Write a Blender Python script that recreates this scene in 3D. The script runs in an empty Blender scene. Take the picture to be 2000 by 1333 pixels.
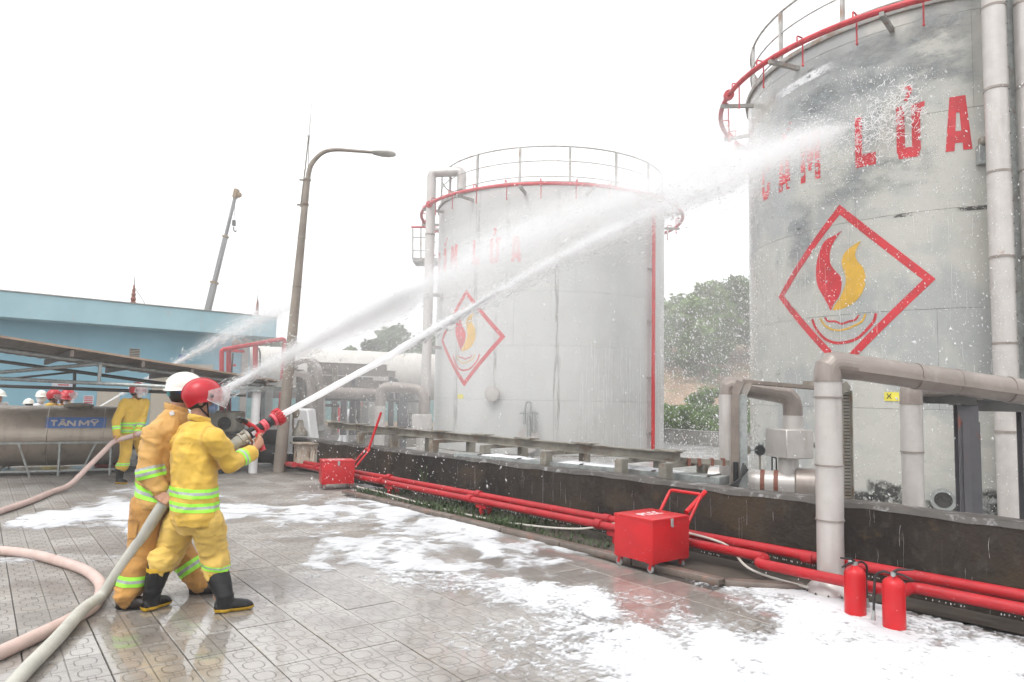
import bpy, bmesh, math, random
import numpy as np
from mathutils import Vector, Matrix
from mathutils.geometry import tessellate_polygon
random.seed(7); RNG = np.random.default_rng(11)
SC = bpy.context.scene
COL = SC.collection
R_ = math.radians

# ------------------------------------------------------------------ camera
FPX, CAM_Z = 1380.0, 1.63
PITCH, ROLL = math.atan(105.5 / 1380.0), R_(1.1)
cam_d = bpy.data.cameras.new('camera')
cam_d.sensor_width = 36.0
cam_d.lens = 36.0 * FPX / 2000.0
cam_d.clip_start, cam_d.clip_end = 0.05, 2000
cam = bpy.data.objects.new('camera', cam_d)
COL.objects.link(cam)
_f = np.array([0, math.cos(PITCH), math.sin(PITCH)])
_r0 = np.array([1.0, 0, 0]); _u0 = np.cross(_r0, _f)
_rt = math.cos(ROLL) * _r0 + math.sin(ROLL) * _u0
_up = -math.sin(ROLL) * _r0 + math.cos(ROLL) * _u0
m = Matrix(((_rt[0], _up[0], -_f[0], 0), (_rt[1], _up[1], -_f[1], 0), (_rt[2], _up[2], -_f[2], CAM_Z), (0, 0, 0, 1)))
cam.matrix_world = m
SC.camera = cam

# ------------------------------------------------------------------ sky and sun (bright overcast)
SUN_EL, SUN_AZ = R_(58), R_(215)
world = bpy.data.worlds.new('World'); SC.world = world; world.use_nodes = True
wt = world.node_tree; wt.nodes.clear()
w_out = wt.nodes.new('ShaderNodeOutputWorld'); w_bg = wt.nodes.new('ShaderNodeBackground')
w_sky = wt.nodes.new('ShaderNodeTexSky'); w_sky.sky_type = 'NISHITA'; w_sky.sun_disc = False
w_sky.sun_elevation, w_sky.sun_rotation = SUN_EL, SUN_AZ
w_sky.air_density, w_sky.dust_density, w_sky.ozone_density = 1.0, 6.0, 1.0
w_hs = wt.nodes.new('ShaderNodeHueSaturation'); w_hs.inputs['Saturation'].default_value = 0.06
w_mix = wt.nodes.new('ShaderNodeMix'); w_mix.data_type = 'RGBA'
w_mix.inputs[0].default_value = 0.62
w_mix.inputs[7].default_value = (10.6, 10.75, 11.0, 1)       # even cloud layer
wt.links.new(w_sky.outputs[0], w_hs.inputs['Color']); wt.links.new(w_hs.outputs[0], w_mix.inputs[6])
wt.links.new(w_mix.outputs[2], w_bg.inputs['Color']); w_bg.inputs['Strength'].default_value = 0.10
wt.links.new(w_bg.outputs[0], w_out.inputs['Surface'])
sun_d = bpy.data.lights.new('sun', 'SUN'); sun_d.energy = 0.8; sun_d.angle = R_(25); sun_d.color = (1, 0.97, 0.93)
sun = bpy.data.objects.new('sun', sun_d); COL.objects.link(sun)
_sd = Vector((math.sin(SUN_AZ) * math.cos(SUN_EL), math.cos(SUN_AZ) * math.cos(SUN_EL), math.sin(SUN_EL)))
sun.rotation_euler = _sd.to_track_quat('Z', 'Y').to_euler()
SC.view_settings.view_transform = 'Standard'; SC.view_settings.look = 'None'
SC.view_settings.exposure = 0.82; SC.view_settings.gamma = 1.0; SC.view_settings.use_curve_mapping = False
SC.render.engine = 'CYCLES'
SC.cycles.max_bounces = 6; SC.cycles.diffuse_bounces = 3; SC.cycles.glossy_bounces = 3
SC.cycles.transparent_max_bounces = 24; SC.cycles.volume_bounces = 3; SC.cycles.transmission_bounces = 4
SC.cycles.use_adaptive_sampling = True; SC.cycles.adaptive_threshold = 0.05; SC.cycles.use_denoising = True; SC.cycles.caustics_reflective = False; SC.cycles.caustics_refractive = False

# ------------------------------------------------------------------ survey helpers (real distances)
def ray(px, py):
    return _f + _rt * (px - 1000.0) / FPX - _up * (py - 666.5) / FPX
def S(px, py, Y):
    d = ray(px, py); return np.array([0, 0, CAM_Z]) + d * (Y / d[1])
def G(px, py, z=0.0):
    d = ray(px, py); return np.array([0, 0, CAM_Z]) + d * ((z - CAM_Z) / d[2])
def A3(*v): return np.array(v, float)
def nrm(v):
    v = np.asarray(v, float); return v / (np.linalg.norm(v) + 1e-12)
W0 = A3(-3.20, 13.49, 0); WA = nrm(A3(0.657, -0.754, 0)); WN = A3(-WA[1], WA[0], 0)
def wl(s, off, z): return W0 + WA * s + WN * off + A3(0, 0, z)

# ------------------------------------------------------------------ noise
def _hash(ix, iy, iz, seed):
    h = (ix * 374761393 + iy * 668265263 + iz * 2147483647 + seed * 1274126177) & 0xFFFFFFFF
    h = ((h ^ (h >> 13)) * 1274126177) & 0xFFFFFFFF
    h = ((h ^ (h >> 16)) * 2246822519) & 0xFFFFFFFF
    return ((h ^ (h >> 15)) & 0xFFFF) / 32767.5 - 1.0
def vnoise(p, seed=0):
    p = np.asarray(p, float); i = np.floor(p).astype(np.int64); f = p - i
    u = f * f * f * (f * (f * 6 - 15) + 10); r = 0
    for dx in (0, 1):
        wx = u[:, 0] if dx else 1 - u[:, 0]
        for dy in (0, 1):
            wy = u[:, 1] if dy else 1 - u[:, 1]
            for dz in (0, 1):
                wz = u[:, 2] if dz else 1 - u[:, 2]
                r = r + wx * wy * wz * _hash(i[:, 0] + dx, i[:, 1] + dy, i[:, 2] + dz, seed)
    return r
def fbm(p, octv=4, seed=0, gain=0.5):
    r = 0; a = 1.0; t = 0
    for o in range(octv):
        r = r + a * vnoise(np.asarray(p) * (2 ** o) + 17.3 * o, seed + o); t += a; a *= gain
    return r / t

# ------------------------------------------------------------------ mesh builder
class MB:
    def __init__(s): s.v = []; s.f = []
    def add(s, vs, fs):
        o = len(s.v); s.v.extend([tuple(map(float, q)) for q in vs]); s.f.extend([tuple(o + i for i in q) for q in fs]); return s
    def box(s, c, size, ax=None):
        c = np.asarray(c, float); h = np.asarray(size, float) / 2
        if ax is None: ax = np.eye(3)
        ax = np.asarray(ax, float)
        vs = [c + sx * h[0] * ax[0] + sy * h[1] * ax[1] + sz * h[2] * ax[2] for sz in (-1, 1) for sy in (-1, 1) for sx in (-1, 1)]
        return s.add(vs, [(0, 2, 3, 1), (4, 5, 7, 6), (0, 1, 5, 4), (2, 6, 7, 3), (0, 4, 6, 2), (1, 3, 7, 5)])
    def beam(s, p0, p1, w, h, up=(0, 0, 1)):
        p0 = np.asarray(p0, float); p1 = np.asarray(p1, float); d = p1 - p0; L = np.linalg.norm(d); x = d / L
        y = np.cross(up, x)
        if np.linalg.norm(y) < 1e-5: y = np.cross((1, 0, 0), x)
        y = nrm(y); z = np.cross(x, y)
        return s.box((p0 + p1) / 2, (L, w, h), (x, y, z))
    def ibeam(s, p0, p1, w, h, t, up=(0, 0, 1)):
        p0 = np.asarray(p0, float); p1 = np.asarray(p1, float); x = nrm(p1 - p0); y = np.cross(up, x)
        if np.linalg.norm(y) < 1e-5: y = np.cross((1, 0, 0), x)
        y = nrm(y); z = np.cross(x, y)
        for k in (-1, 1): s.beam(p0 + z * k * (h - t) / 2, p1 + z * k * (h - t) / 2, w, t, up)
        s.beam(p0, p1, t, h - 2 * t, up); return s
    def tube(s, pts, r, n=12, caps=True, up=None, ecc=None, closed=False):
        pts = [np.asarray(p, float) for p in pts]; N = len(pts)
        rs = [r] * N if np.isscalar(r) else list(r)
        vs = []; prev = None
        for i in range(N):
            if closed: t = nrm(pts[(i + 1) % N] - pts[i - 1])
            else: t = nrm(pts[min(i + 1, N - 1)] - pts[max(i - 1, 0)])
            if up is not None: u = np.asarray(up, float)
            elif prev is None: u = A3(0, 0, 1) if abs(t[2]) < 0.9 else A3(1, 0, 0)
            else: u = prev
            u = nrm(u - t * (u @ t)); prev = u; w = np.cross(t, u)
            for k in range(n):
                a = 2 * math.pi * k / n
                rr = rs[i]; ru, rw = (rr, rr) if np.isscalar(rr) else rr
                vs.append(pts[i] + u * math.cos(a) * ru + w * math.sin(a) * rw)
        fs = []
        for i in range(N if closed else N - 1):
            j = (i + 1) % N
            for k in range(n):
                k2 = (k + 1) % n
                fs.append((i * n + k, i * n + k2, j * n + k2, j * n + k))
        if caps and not closed:
            fs.append(tuple(range(n - 1, -1, -1))); fs.append(tuple((N - 1) * n + k for k in range(n)))
        return s.add(vs, fs)
    def cyl(s, p0, p1, r, n=16): return s.tube([p0, p1], r, n)
    def lathe(s, prof, c=(0, 0, 0), axis=(0, 0, 1), n=24, a0=0, a1=2 * math.pi):
        c = np.asarray(c, float); z = nrm(axis); x = nrm(np.cross(z, (0, 1, 0)) if abs(z[1]) < 0.9 else np.cross(z, (1, 0, 0))); y = np.cross(z, x)
        full = abs(a1 - a0 - 2 * math.pi) < 1e-6; m = n if full else n + 1; vs = []
        for (r, h) in prof:
            for k in range(m):
                a = a0 + (a1 - a0) * k / n
                vs.append(c + z * h + (x * math.cos(a) + y * math.sin(a)) * max(r, 1e-5))
        fs = []
        for i in range(len(prof) - 1):
            for k in range(n):
                k2 = (k + 1) % m if full else k + 1
                fs.append((i * m + k, i * m + k2, (i + 1) * m + k2, (i + 1) * m + k))
        return s.add(vs, fs)
    def sphere(s, c, r, n=16, ax=None):
        c = np.asarray(c, float); r = A3(r, r, r) if np.isscalar(r) else np.asarray(r, float)
        ax = np.eye(3) if ax is None else np.asarray(ax, float); vs = []; fs = []; mrow = n // 2
        for i in range(mrow + 1):
            ph = math.pi * i / mrow
            for k in range(n):
                a = 2 * math.pi * k / n
                q = A3(math.sin(ph) * math.cos(a), math.sin(ph) * math.sin(a), math.cos(ph)) * r
                vs.append(c + q @ ax)
        for i in range(mrow):
            for k in range(n):
                k2 = (k + 1) % n
                fs.append((i * n + k, (i + 1) * n + k, (i + 1) * n + k2, i * n + k2))
        return s.add(vs, fs)
    def caps(s, pts, rs, n=12):
        """chain of tapered capsules, closed and overlapping (for remeshing)"""
        pts = [np.asarray(p, float) for p in pts]
        s.tube(pts, rs, n)
        for p, r in zip(pts, rs):
            s.sphere(p, r if np.isscalar(r) else min(r), n)
        return s

def mesh_of(name, mb, smooth=True, bevel=0.0, angle=38, seg=1):
    me = bpy.data.meshes.new(name); me.from_pydata(mb.v, [], mb.f); me.update()
    if bevel or True:
        bm = bmesh.new(); bm.from_mesh(me)
        if bevel:
            bmesh.ops.remove_doubles(bm, verts=bm.verts, dist=1e-5)
            es = [e for e in bm.edges if len(e.link_faces) == 2 and e.calc_face_angle(0) > 0.5]
            bmesh.ops.bevel(bm, geom=es, offset=bevel, segments=seg, affect='EDGES', profile=0.6)
        bmesh.ops.recalc_face_normals(bm, faces=bm.faces)
        bm.to_mesh(me); bm.free()
    if smooth:
        me.polygons.foreach_set('use_smooth', [True] * len(me.polygons)); me.set_sharp_from_angle(angle=R_(angle))
    return me
def link(o, parent=None):
    COL.objects.link(o)
    if parent is not None:
        o.parent = parent
        if parent.get('_abs', 0): pass
    return o
def base_of(o):
    p = np.zeros(3)
    while o is not None:
        p = p + np.array(o.location); o = o.parent
    return p
def obj(name, mb, mat, parent=None, smooth=True, bevel=0.0, angle=38, seg=1):
    """mesh given in site coordinates; made local to its parent's base point"""
    if parent is not None:
        b = base_of(parent); t = MB(); t.v = [tuple(np.array(q) - b) for q in mb.v]; t.f = mb.f; mb = t
    me = mesh_of(name, mb, smooth, bevel, angle, seg)
    for mm in (mat if isinstance(mat, (list, tuple)) else [mat]): me.materials.append(mm)
    o = bpy.data.objects.new(name, me); return link(o, parent)
def wrap(name, me, mat, parent=None):
    """an existing mesh in site coordinates"""
    if parent is not None:
        me.transform(Matrix.Translation(Vector(-base_of(parent))))
    me.materials.clear(); me.materials.append(mat)
    o = bpy.data.objects.new(name, me); return link(o, parent)
def tag(o, label=None, cat=None, group=None, kind=None):
    if label: o['label'] = label
    if cat: o['category'] = cat
    if group: o['group'] = group
    if kind: o['kind'] = kind
    return o
def thing(name, loc, label, cat, group=None):
    e = bpy.data.objects.new(name, None); e.location = Vector(loc); e.empty_display_size = 0.2
    COL.objects.link(e); return tag(e, label, cat, group)
def copy_tree(o, parent=None):
    c = o.copy(); COL.objects.link(c)
    if parent is not None: c.parent = parent
    for ch in list(o.children): copy_tree(ch, c)
    return c
def arc(c, r, a0, a1, n, z=None, axis='z'):
    return [np.asarray(c, float) + A3(r * math.cos(a0 + (a1 - a0) * i / n), r * math.sin(a0 + (a1 - a0) * i / n), 0) for i in range(n + 1)]
def bend(p, r=0.12, n=6):
    """polyline with rounded corners"""
    p = [np.asarray(q, float) for q in p]; out = [p[0]]
    for i in range(1, len(p) - 1):
        a = nrm(p[i - 1] - p[i]); b = nrm(p[i + 1] - p[i]); ang = math.acos(max(-1, min(1, a @ b)))
        d = min(r / math.tan(ang / 2), 0.49 * np.linalg.norm(p[i - 1] - p[i]), 0.49 * np.linalg.norm(p[i + 1] - p[i]))
        s0 = p[i] + a * d; s1 = p[i] + b * d
        for k in range(n + 1):
            t = k / n; out.append((1 - t) ** 2 * s0 + 2 * t * (1 - t) * p[i] + t * t * s1)
    out.append(p[-1]); return out
def spline(p, n=8):
    p = [np.asarray(q, float) for q in p]; P = [2 * p[0] - p[1]] + p + [2 * p[-1] - p[-2]]; out = []
    for i in range(1, len(P) - 2):
        for k in range(n):
            t = k / n
            out.append(0.5 * ((2 * P[i]) + (-P[i - 1] + P[i + 1]) * t + (2 * P[i - 1] - 5 * P[i] + 4 * P[i + 1] - P[i + 2]) * t * t + (-P[i - 1] + 3 * P[i] - 3 * P[i + 1] + P[i + 2]) * t ** 3))
    out.append(p[-1]); return out
# ------------------------------------------------------------------ materials
MT = {}
def pm(name, col, rough=0.5, metal=0.0, var=0.12, vscale=3.0, bump=0.0, bscale=40.0, layers=(), coat=0.0, coat_r=0.1, spec=0.5, rvar=0.0, sss=0.0, bdist=0.01, sheen=0.0, ridged=False):
    """procedural principled material: base colour + noise variation + shaped layers ((sx,sy,sz), lo, hi, colour, strength)"""
    mt = bpy.data.materials.new(name); mt.use_nodes = True; nt = mt.node_tree; N = nt.nodes; L = nt.links
    b = N['Principled BSDF']; tc = N.new('ShaderNodeTexCoord')
    def noise(sc, detail=5, rough_=0.6, off=0.0):
        mp = N.new('ShaderNodeMapping'); L.new(tc.outputs['Object'], mp.inputs['Vector'])
        sc = (sc, sc, sc) if np.isscalar(sc) else sc
        mp.inputs['Scale'].default_value = sc; mp.inputs['Location'].default_value = (off, off * 0.7, off * 1.3)
        nz = N.new('ShaderNodeTexNoise'); nz.inputs['Scale'].default_value = 1.0; nz.inputs['Detail'].default_value = detail; nz.inputs['Roughness'].default_value = rough_
        L.new(mp.outputs[0], nz.inputs['Vector']); return nz.outputs['Fac']
    def ramp(src, lo, hi):
        r = N.new('ShaderNodeMapRange'); r.inputs['From Min'].default_value = lo; r.inputs['From Max'].default_value = hi; r.interpolation_type = 'SMOOTHSTEP'
        L.new(src, r.inputs['Value']); return r.outputs[0]
    def mixc(fac, a, bcol):
        mx = N.new('ShaderNodeMix'); mx.data_type = 'RGBA'
        if np.isscalar(fac): mx.inputs[0].default_value = fac
        else: L.new(fac, mx.inputs[0])
        for sl, q in ((6, a), (7, bcol)):
            if isinstance(q, (tuple, list)): mx.inputs[sl].default_value = (*q[:3], 1)
            else: L.new(q, mx.inputs[sl])
        return mx.outputs[2]
    c = tuple(col)
    n0 = noise(vscale)
    cur = mixc(ramp(n0, 0.3, 0.7), tuple(x * (1 - var) for x in c), tuple(min(1, x * (1 + var)) for x in c))
    for i, (sc, lo, hi, lc, st) in enumerate(layers):
        fac = ramp(noise(sc, off=3.1 * (i + 1)), lo, hi)
        ml = N.new('ShaderNodeMath'); ml.operation = 'MULTIPLY'; L.new(fac, ml.inputs[0]); ml.inputs[1].default_value = st
        cur = mixc(ml.outputs[0], cur, lc)
    L.new(cur, b.inputs['Base Color'])
    b.inputs['Metallic'].default_value = metal; b.inputs['Specular IOR Level'].default_value = spec
    if rvar:
        rr = N.new('ShaderNodeMapRange'); L.new(noise(vscale * 2.3, off=9), rr.inputs['Value'])
        rr.inputs['From Min'].default_value = 0.3; rr.inputs['From Max'].default_value = 0.7
        rr.inputs['To Min'].default_value = max(0.02, rough - rvar); rr.inputs['To Max'].default_value = min(1, rough + rvar); L.new(rr.outputs[0], b.inputs['Roughness'])
    else: b.inputs['Roughness'].default_value = rough
    if coat: b.inputs['Coat Weight'].default_value = coat; b.inputs['Coat Roughness'].default_value = coat_r
    if sss: b.inputs['Subsurface Weight'].default_value = sss; b.inputs['Subsurface Radius'].default_value = (0.02, 0.01, 0.006); b.inputs['Subsurface Scale'].default_value = 0.4
    if sheen: b.inputs['Sheen Weight'].default_value = sheen
    if bump:
        bp = N.new('ShaderNodeBump'); bp.inputs['Strength'].default_value = bump; bp.inputs['Distance'].default_value = bdist
        hsrc = noise(bscale, detail=6)
        if ridged:
            hn = hsrc.node; hn.noise_type = 'RIDGED_MULTIFRACTAL'; hn.inputs['Detail'].default_value = 2.5; hn.inputs['Distortion'].default_value = 0.6
        L.new(hsrc, bp.inputs['Height']); L.new(bp.outputs[0], b.inputs['Normal'])
    MT[name] = mt; return mt

red = (0.52, 0.007, 0.012)
pm('red_paint', red, 0.34, var=0.08, vscale=5, coat=0.12, coat_r=0.15, spec=0.35, bump=0.05, bscale=18, layers=[((30, 30, 30), 0.66, 0.72, (0.75, 0.5, 0.5), 0.5), ((2, 2, 4), 0.55, 0.8, (0.42, 0.01, 0.015), 0.4)])
pm('red_pipe', (0.38, 0.008, 0.014), 0.36, var=0.14, vscale=4, coat=0.12, spec=0.35, bump=0.08, bscale=25, layers=[((22, 22, 22), 0.64, 0.72, (0.7, 0.45, 0.45), 0.5), ((5, 5, 9), 0.62, 0.72, (0.22, 0.03, 0.02), 0.6)])
pm('red_faded', (0.50, 0.035, 0.045), 0.5, var=0.2, vscale=6, layers=[((9, 9, 9), 0.6, 0.7, (0.55, 0.5, 0.48), 0.35)])
pm('tank_paint', (0.52, 0.52, 0.505), 0.42, var=0.05, vscale=0.6, bump=0.06, bscale=3, rvar=0.1,
   layers=[((0.5, 0.5, 0.22), 0.45, 0.75, (0.38, 0.39, 0.39), 0.55), ((5.5, 5.5, 0.22), 0.6, 0.82, (0.36, 0.35, 0.32), 0.55), ((16, 16, 0.5), 0.66, 0.8, (0.28, 0.26, 0.23), 0.45), ((9, 9, 9), 0.72, 0.78, (0.25, 0.2, 0.15), 0.5)])
pm('tank_wet', (0.45, 0.445, 0.405), 0.3, var=0.06, vscale=0.7, bump=0.05, bscale=3, rvar=0.12, coat=0.25, coat_r=0.2,
   layers=[((0.55, 0.55, 0.42), 0.47, 0.56, (0.28, 0.30, 0.31), 0.62), ((1.3, 1.3, 2.2), 0.5, 0.7, (0.30, 0.32, 0.32), 0.5), ((7, 7, 0.25), 0.6, 0.8, (0.38, 0.37, 0.33), 0.5), ((1.3, 1.3, 4.5), 0.70, 0.74, (0.07, 0.06, 0.05), 0.75), ((24, 24, 24), 0.7, 0.75, (0.6, 0.6, 0.58), 0.4)])
pm('tank_steel', (0.30, 0.29, 0.27), 0.6, var=0.2, vscale=5, layers=[((6, 6, 6), 0.5, 0.68, (0.20, 0.11, 0.06), 0.7)])
pm('rail_steel', (0.45, 0.44, 0.42), 0.5, var=0.15, vscale=6, layers=[((9, 9, 3), 0.5, 0.66, (0.26, 0.15, 0.09), 0.8)])
pm('letter_red', (0.52, 0.02, 0.03), 0.5, var=0.15, vscale=5)
pm('letter_yellow', (0.62, 0.36, 0.03), 0.5, var=0.12, vscale=5)
pm('insulation', (0.51, 0.48, 0.455), 0.38, metal=0.25, var=0.08, vscale=4, bump=0.12, bscale=7, rvar=0.1, coat=0.2,
   layers=[((4, 4, 0.7), 0.52, 0.75, (0.33, 0.29, 0.26), 0.7), ((9, 9, 9), 0.68, 0.76, (0.28, 0.14, 0.07), 0.55)])
pm('insulation_brown', (0.25, 0.21, 0.185), 0.38, metal=0.2, var=0.15, vscale=3, bump=0.12, bscale=8, coat=0.3, layers=[((6, 6, 2), 0.5, 0.72, (0.38, 0.35, 0.32), 0.5), ((9, 9, 9), 0.68, 0.75, (0.2, 0.1, 0.05), 0.5)])
pm('rusty_steel', (0.23, 0.215, 0.18), 0.5, var=0.25, vscale=4, bump=0.2, bscale=60, bdist=0.002, layers=[((5, 5, 5), 0.5, 0.66, (0.15, 0.085, 0.05), 0.75), ((2, 2, 6), 0.6, 0.75, (0.40, 0.39, 0.34), 0.5)])
pm('dark_steel', (0.045, 0.043, 0.04), 0.35, var=0.3, vscale=6, bump=0.1, bscale=50, bdist=0.002, coat=0.3)
pm('post_steel', (0.075, 0.072, 0.08), 0.4, var=0.15, vscale=4, coat=0.2, layers=[((4, 4, 1.6), 0.62, 0.70, (0.20, 0.05, 0.03), 0.8)])
pm('galvanised', (0.33, 0.35, 0.34), 0.45, metal=0.4, var=0.2, vscale=14, layers=[((6, 6, 2), 0.55, 0.7, (0.22, 0.18, 0.15), 0.7)])
pm('tray_brown', (0.19, 0.155, 0.13), 0.4, var=0.2, vscale=5, coat=0.3, layers=[((8, 8, 2), 0.55, 0.7, (0.3, 0.29, 0.27), 0.6)])
pm('bund_concrete', (0.026, 0.020, 0.0155), 0.7, var=0.35, vscale=1.5, bump=0.8, bscale=22, rvar=0.2, spec=0.2, bdist=0.012,
   layers=[((1.1, 1.1, 1.6), 0.5, 0.68, (0.062, 0.042, 0.025), 0.85), ((14, 14, 9), 0.52, 0.68, (0.055, 0.045, 0.037), 0.7), ((0.8, 0.8, 0.9), 0.54, 0.66, (0.008, 0.007, 0.006), 0.8), ((26, 26, 0.9), 0.62, 0.74, (0.13, 0.125, 0.12), 0.35), ((60, 60, 14), 0.69, 0.74, (0.35, 0.35, 0.35), 0.35), ((4, 4, 7), 0.62, 0.72, (0.09, 0.058, 0.03), 0.5)])
pm('bund_top', (0.055, 0.047, 0.04), 0.5, var=0.25, vscale=5, bump=0.4, bscale=22, coat=0.2, layers=[((9, 9, 9), 0.54, 0.66, (0.36, 0.36, 0.36), 0.6)])
pm('kerb_concrete', (0.15, 0.12, 0.10), 0.4, var=0.2, vscale=6, bump=0.3, bscale=30, coat=0.3, layers=[((5, 5, 5), 0.55, 0.7, (0.30, 0.15, 0.10), 0.5)])
pm('concrete', (0.34, 0.33, 0.31), 0.6, var=0.15, vscale=3, bump=0.3, bscale=20, layers=[((2, 2, 1), 0.55, 0.7, (0.2, 0.19, 0.18), 0.6)])
pm('earth', (0.075, 0.06, 0.047), 0.8, var=0.3, vscale=2, bump=0.5, bscale=10)
pm('bund_floor', (0.36, 0.35, 0.34), 0.35, var=0.25, vscale=1.5, bump=0.3, bscale=12, coat=0.3, layers=[((0.7, 0.7, 1), 0.5, 0.62, (0.7, 0.7, 0.7), 0.7), ((1.5, 1.5, 1), 0.55, 0.65, (0.20, 0.15, 0.12), 0.7)])
pm('blue_wall', (0.26, 0.49, 0.60), 0.75, var=0.05, vscale=0.8, bump=0.08, bscale=12, layers=[((0.9, 0.9, 0.5), 0.5, 0.8, (0.30, 0.50, 0.58), 0.5)])
pm('blue_fascia', (0.37, 0.57, 0.63), 0.75, var=0.06, vscale=1, bump=0.08, bscale=12, layers=[((0.8, 0.8, 0.8), 0.5, 0.8, (0.42, 0.56, 0.60), 0.6), ((3, 3, 1.2), 0.62, 0.7, (0.45, 0.50, 0.50), 0.4), ((7, 7, 7), 0.74, 0.78, (0.10, 0.12, 0.12), 0.8)])
pm('cream_wall', (0.56, 0.50, 0.41), 0.75, var=0.06, vscale=1.5)
pm('canopy_sheet', (0.20, 0.165, 0.14), 0.6, var=0.15, vscale=2, layers=[((1.5, 1.5, 1.5), 0.5, 0.7, (0.13, 0.11, 0.1), 0.6)])
pm('canopy_edge', (0.42, 0.30, 0.22), 0.6, var=0.15, vscale=3)
pm('stainless', (0.44, 0.375, 0.31), 0.38, metal=0.5, var=0.1, vscale=2, bump=0.04, bscale=5, rvar=0.08, layers=[((9, 9, 0.35), 0.5, 0.75, (0.27, 0.22, 0.18), 0.75), ((1.2, 1.2, 1.2), 0.5, 0.75, (0.36, 0.31, 0.27), 0.5)])
pm('label_blue', (0.09, 0.19, 0.48), 0.5, var=0.1, vscale=5, layers=[((14, 14, 3), 0.6, 0.75, (0.30, 0.33, 0.42), 0.6)])
pm('label_beige', (0.58, 0.53, 0.47), 0.5, var=0.08, vscale=5)
pm('lamp_pole', (0.25, 0.215, 0.18), 0.6, var=0.15, vscale=3, bump=0.2, bscale=30, layers=[((4, 4, 1), 0.55, 0.7, (0.33, 0.28, 0.23), 0.6)])
pm('lamp_head', (0.46, 0.45, 0.42), 0.5, var=0.1, vscale=6)
pm('white_paint', (0.74, 0.74, 0.74), 0.4, var=0.05, vscale=4, layers=[((8, 8, 2), 0.62, 0.75, (0.5, 0.48, 0.45), 0.5)])
pm('cabinet', (0.55, 0.50, 0.42), 0.5, var=0.1, vscale=5, layers=[((8, 8, 3), 0.56, 0.66, (0.30, 0.16, 0.08), 0.8)])
pm('far_tank', (0.60, 0.57, 0.53), 0.5, var=0.06, vscale=1, layers=[((0.4, 0.4, 1), 0.5, 0.7, (0.66, 0.58, 0.46), 0.4)])
pm('black', (0.009, 0.009, 0.010), 0.4, var=0.2, vscale=20)
pm('rubber', (0.008, 0.008, 0.009), 0.42, var=0.25, vscale=12, coat=0.0, spec=0.35, bump=0.1, bscale=40, bdist=0.003, layers=[((12, 12, 12), 0.62, 0.72, (0.04, 0.038, 0.035), 0.4)])
pm('boot_yellow', (0.58, 0.35, 0.02), 0.45, var=0.12, vscale=14, layers=[((25, 25, 25), 0.6, 0.7, (0.25, 0.16, 0.04), 0.6)])
pm('shoe_leather', (0.028, 0.02, 0.017), 0.5, var=0.25, vscale=18, bump=0.3, bscale=60, bdist=0.003, layers=[((14, 14, 14), 0.56, 0.68, (0.16, 0.13, 0.11), 0.6)])
cl = dict(rough=0.82, bump=0.75, bscale=(7.5, 7.5, 10.5), bdist=0.022, sheen=0.15, ridged=True)
pm('suit_yellow', (0.68, 0.43, 0.06), var=0.08, vscale=6, layers=[((2.2, 2.2, 2.6), 0.52, 0.68, (0.58, 0.34, 0.04), 0.5), ((30, 30, 9), 0.62, 0.72, (0.52, 0.31, 0.05), 0.3), ((5, 5, 3), 0.55, 0.75, (0.54, 0.31, 0.035), 0.5), ((300, 300, 300), 0.5, 0.6, (0.70, 0.48, 0.12), 0.25)], **cl)
pm('trouser_yellow', (0.67, 0.45, 0.10), var=0.08, vscale=6, layers=[((5, 5, 3), 0.55, 0.75, (0.58, 0.36, 0.06), 0.5), ((300, 300, 300), 0.5, 0.6, (0.74, 0.53, 0.16), 0.25)], **cl)
pm('suit_orange', (0.57, 0.325, 0.10), var=0.1, vscale=6, layers=[((2.6, 2.6, 2.2), 0.5, 0.66, (0.44, 0.20, 0.04), 0.6), ((14, 14, 14), 0.6, 0.72, (0.62, 0.40, 0.16), 0.4), ((4, 4, 2.5), 0.52, 0.72, (0.46, 0.22, 0.05), 0.6), ((300, 300, 300), 0.5, 0.6, (0.76, 0.44, 0.1), 0.25)], **cl)
pm('trouser_orange', (0.47, 0.24, 0.06), var=0.12, vscale=5, layers=[((4, 4, 2.5), 0.52, 0.72, (0.36, 0.16, 0.035), 0.7), ((9, 9, 5), 0.6, 0.75, (0.68, 0.36, 0.09), 0.5)], **cl)
pm('lime', (0.36, 0.88, 0.06), 0.5, var=0.06, vscale=30)
pm('silver', (0.40, 0.42, 0.42), 0.45, var=0.1, vscale=30)
pm('skin', (0.46, 0.24, 0.155), 0.5, var=0.1, vscale=14, bump=0.15, bscale=80, bdist=0.003, sss=0.15, layers=[((9, 9, 9), 0.55, 0.7, (0.44, 0.20, 0.13), 0.5)])
pm('hair', (0.012, 0.010, 0.009), 0.5, var=0.3, vscale=60, bump=0.5, bscale=200, bdist=0.003)
pm('helmet_red', (0.46, 0.008, 0.018), 0.36, var=0.1, vscale=9, coat=0.15, spec=0.4, coat_r=0.2, bump=0.06, bscale=20, layers=[((45, 45, 45), 0.70, 0.73, (0.75, 0.6, 0.6), 0.75), ((11, 11, 11), 0.62, 0.72, (0.64, 0.15, 0.15), 0.5)])
pm('helmet_white', (0.76, 0.75, 0.68), 0.35, var=0.04, vscale=9, coat=0.3, coat_r=0.2)
pm('helmet_orange', (0.72, 0.16, 0.05), 0.4, var=0.06, vscale=9)
pm('mask_white', (0.8, 0.8, 0.8), 0.8, var=0.04, vscale=20)
pm('mask_blue', (0.18, 0.26, 0.42), 0.85, var=0.2, vscale=40, layers=[((60, 60, 60), 0.55, 0.65, (0.45, 0.5, 0.6), 0.6)])
pm('cloth_white', (0.72, 0.73, 0.75), 0.85, var=0.06, vscale=8)
pm('cloth_grey', (0.45, 0.42, 0.40), 0.85, var=0.1, vscale=8)
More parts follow.
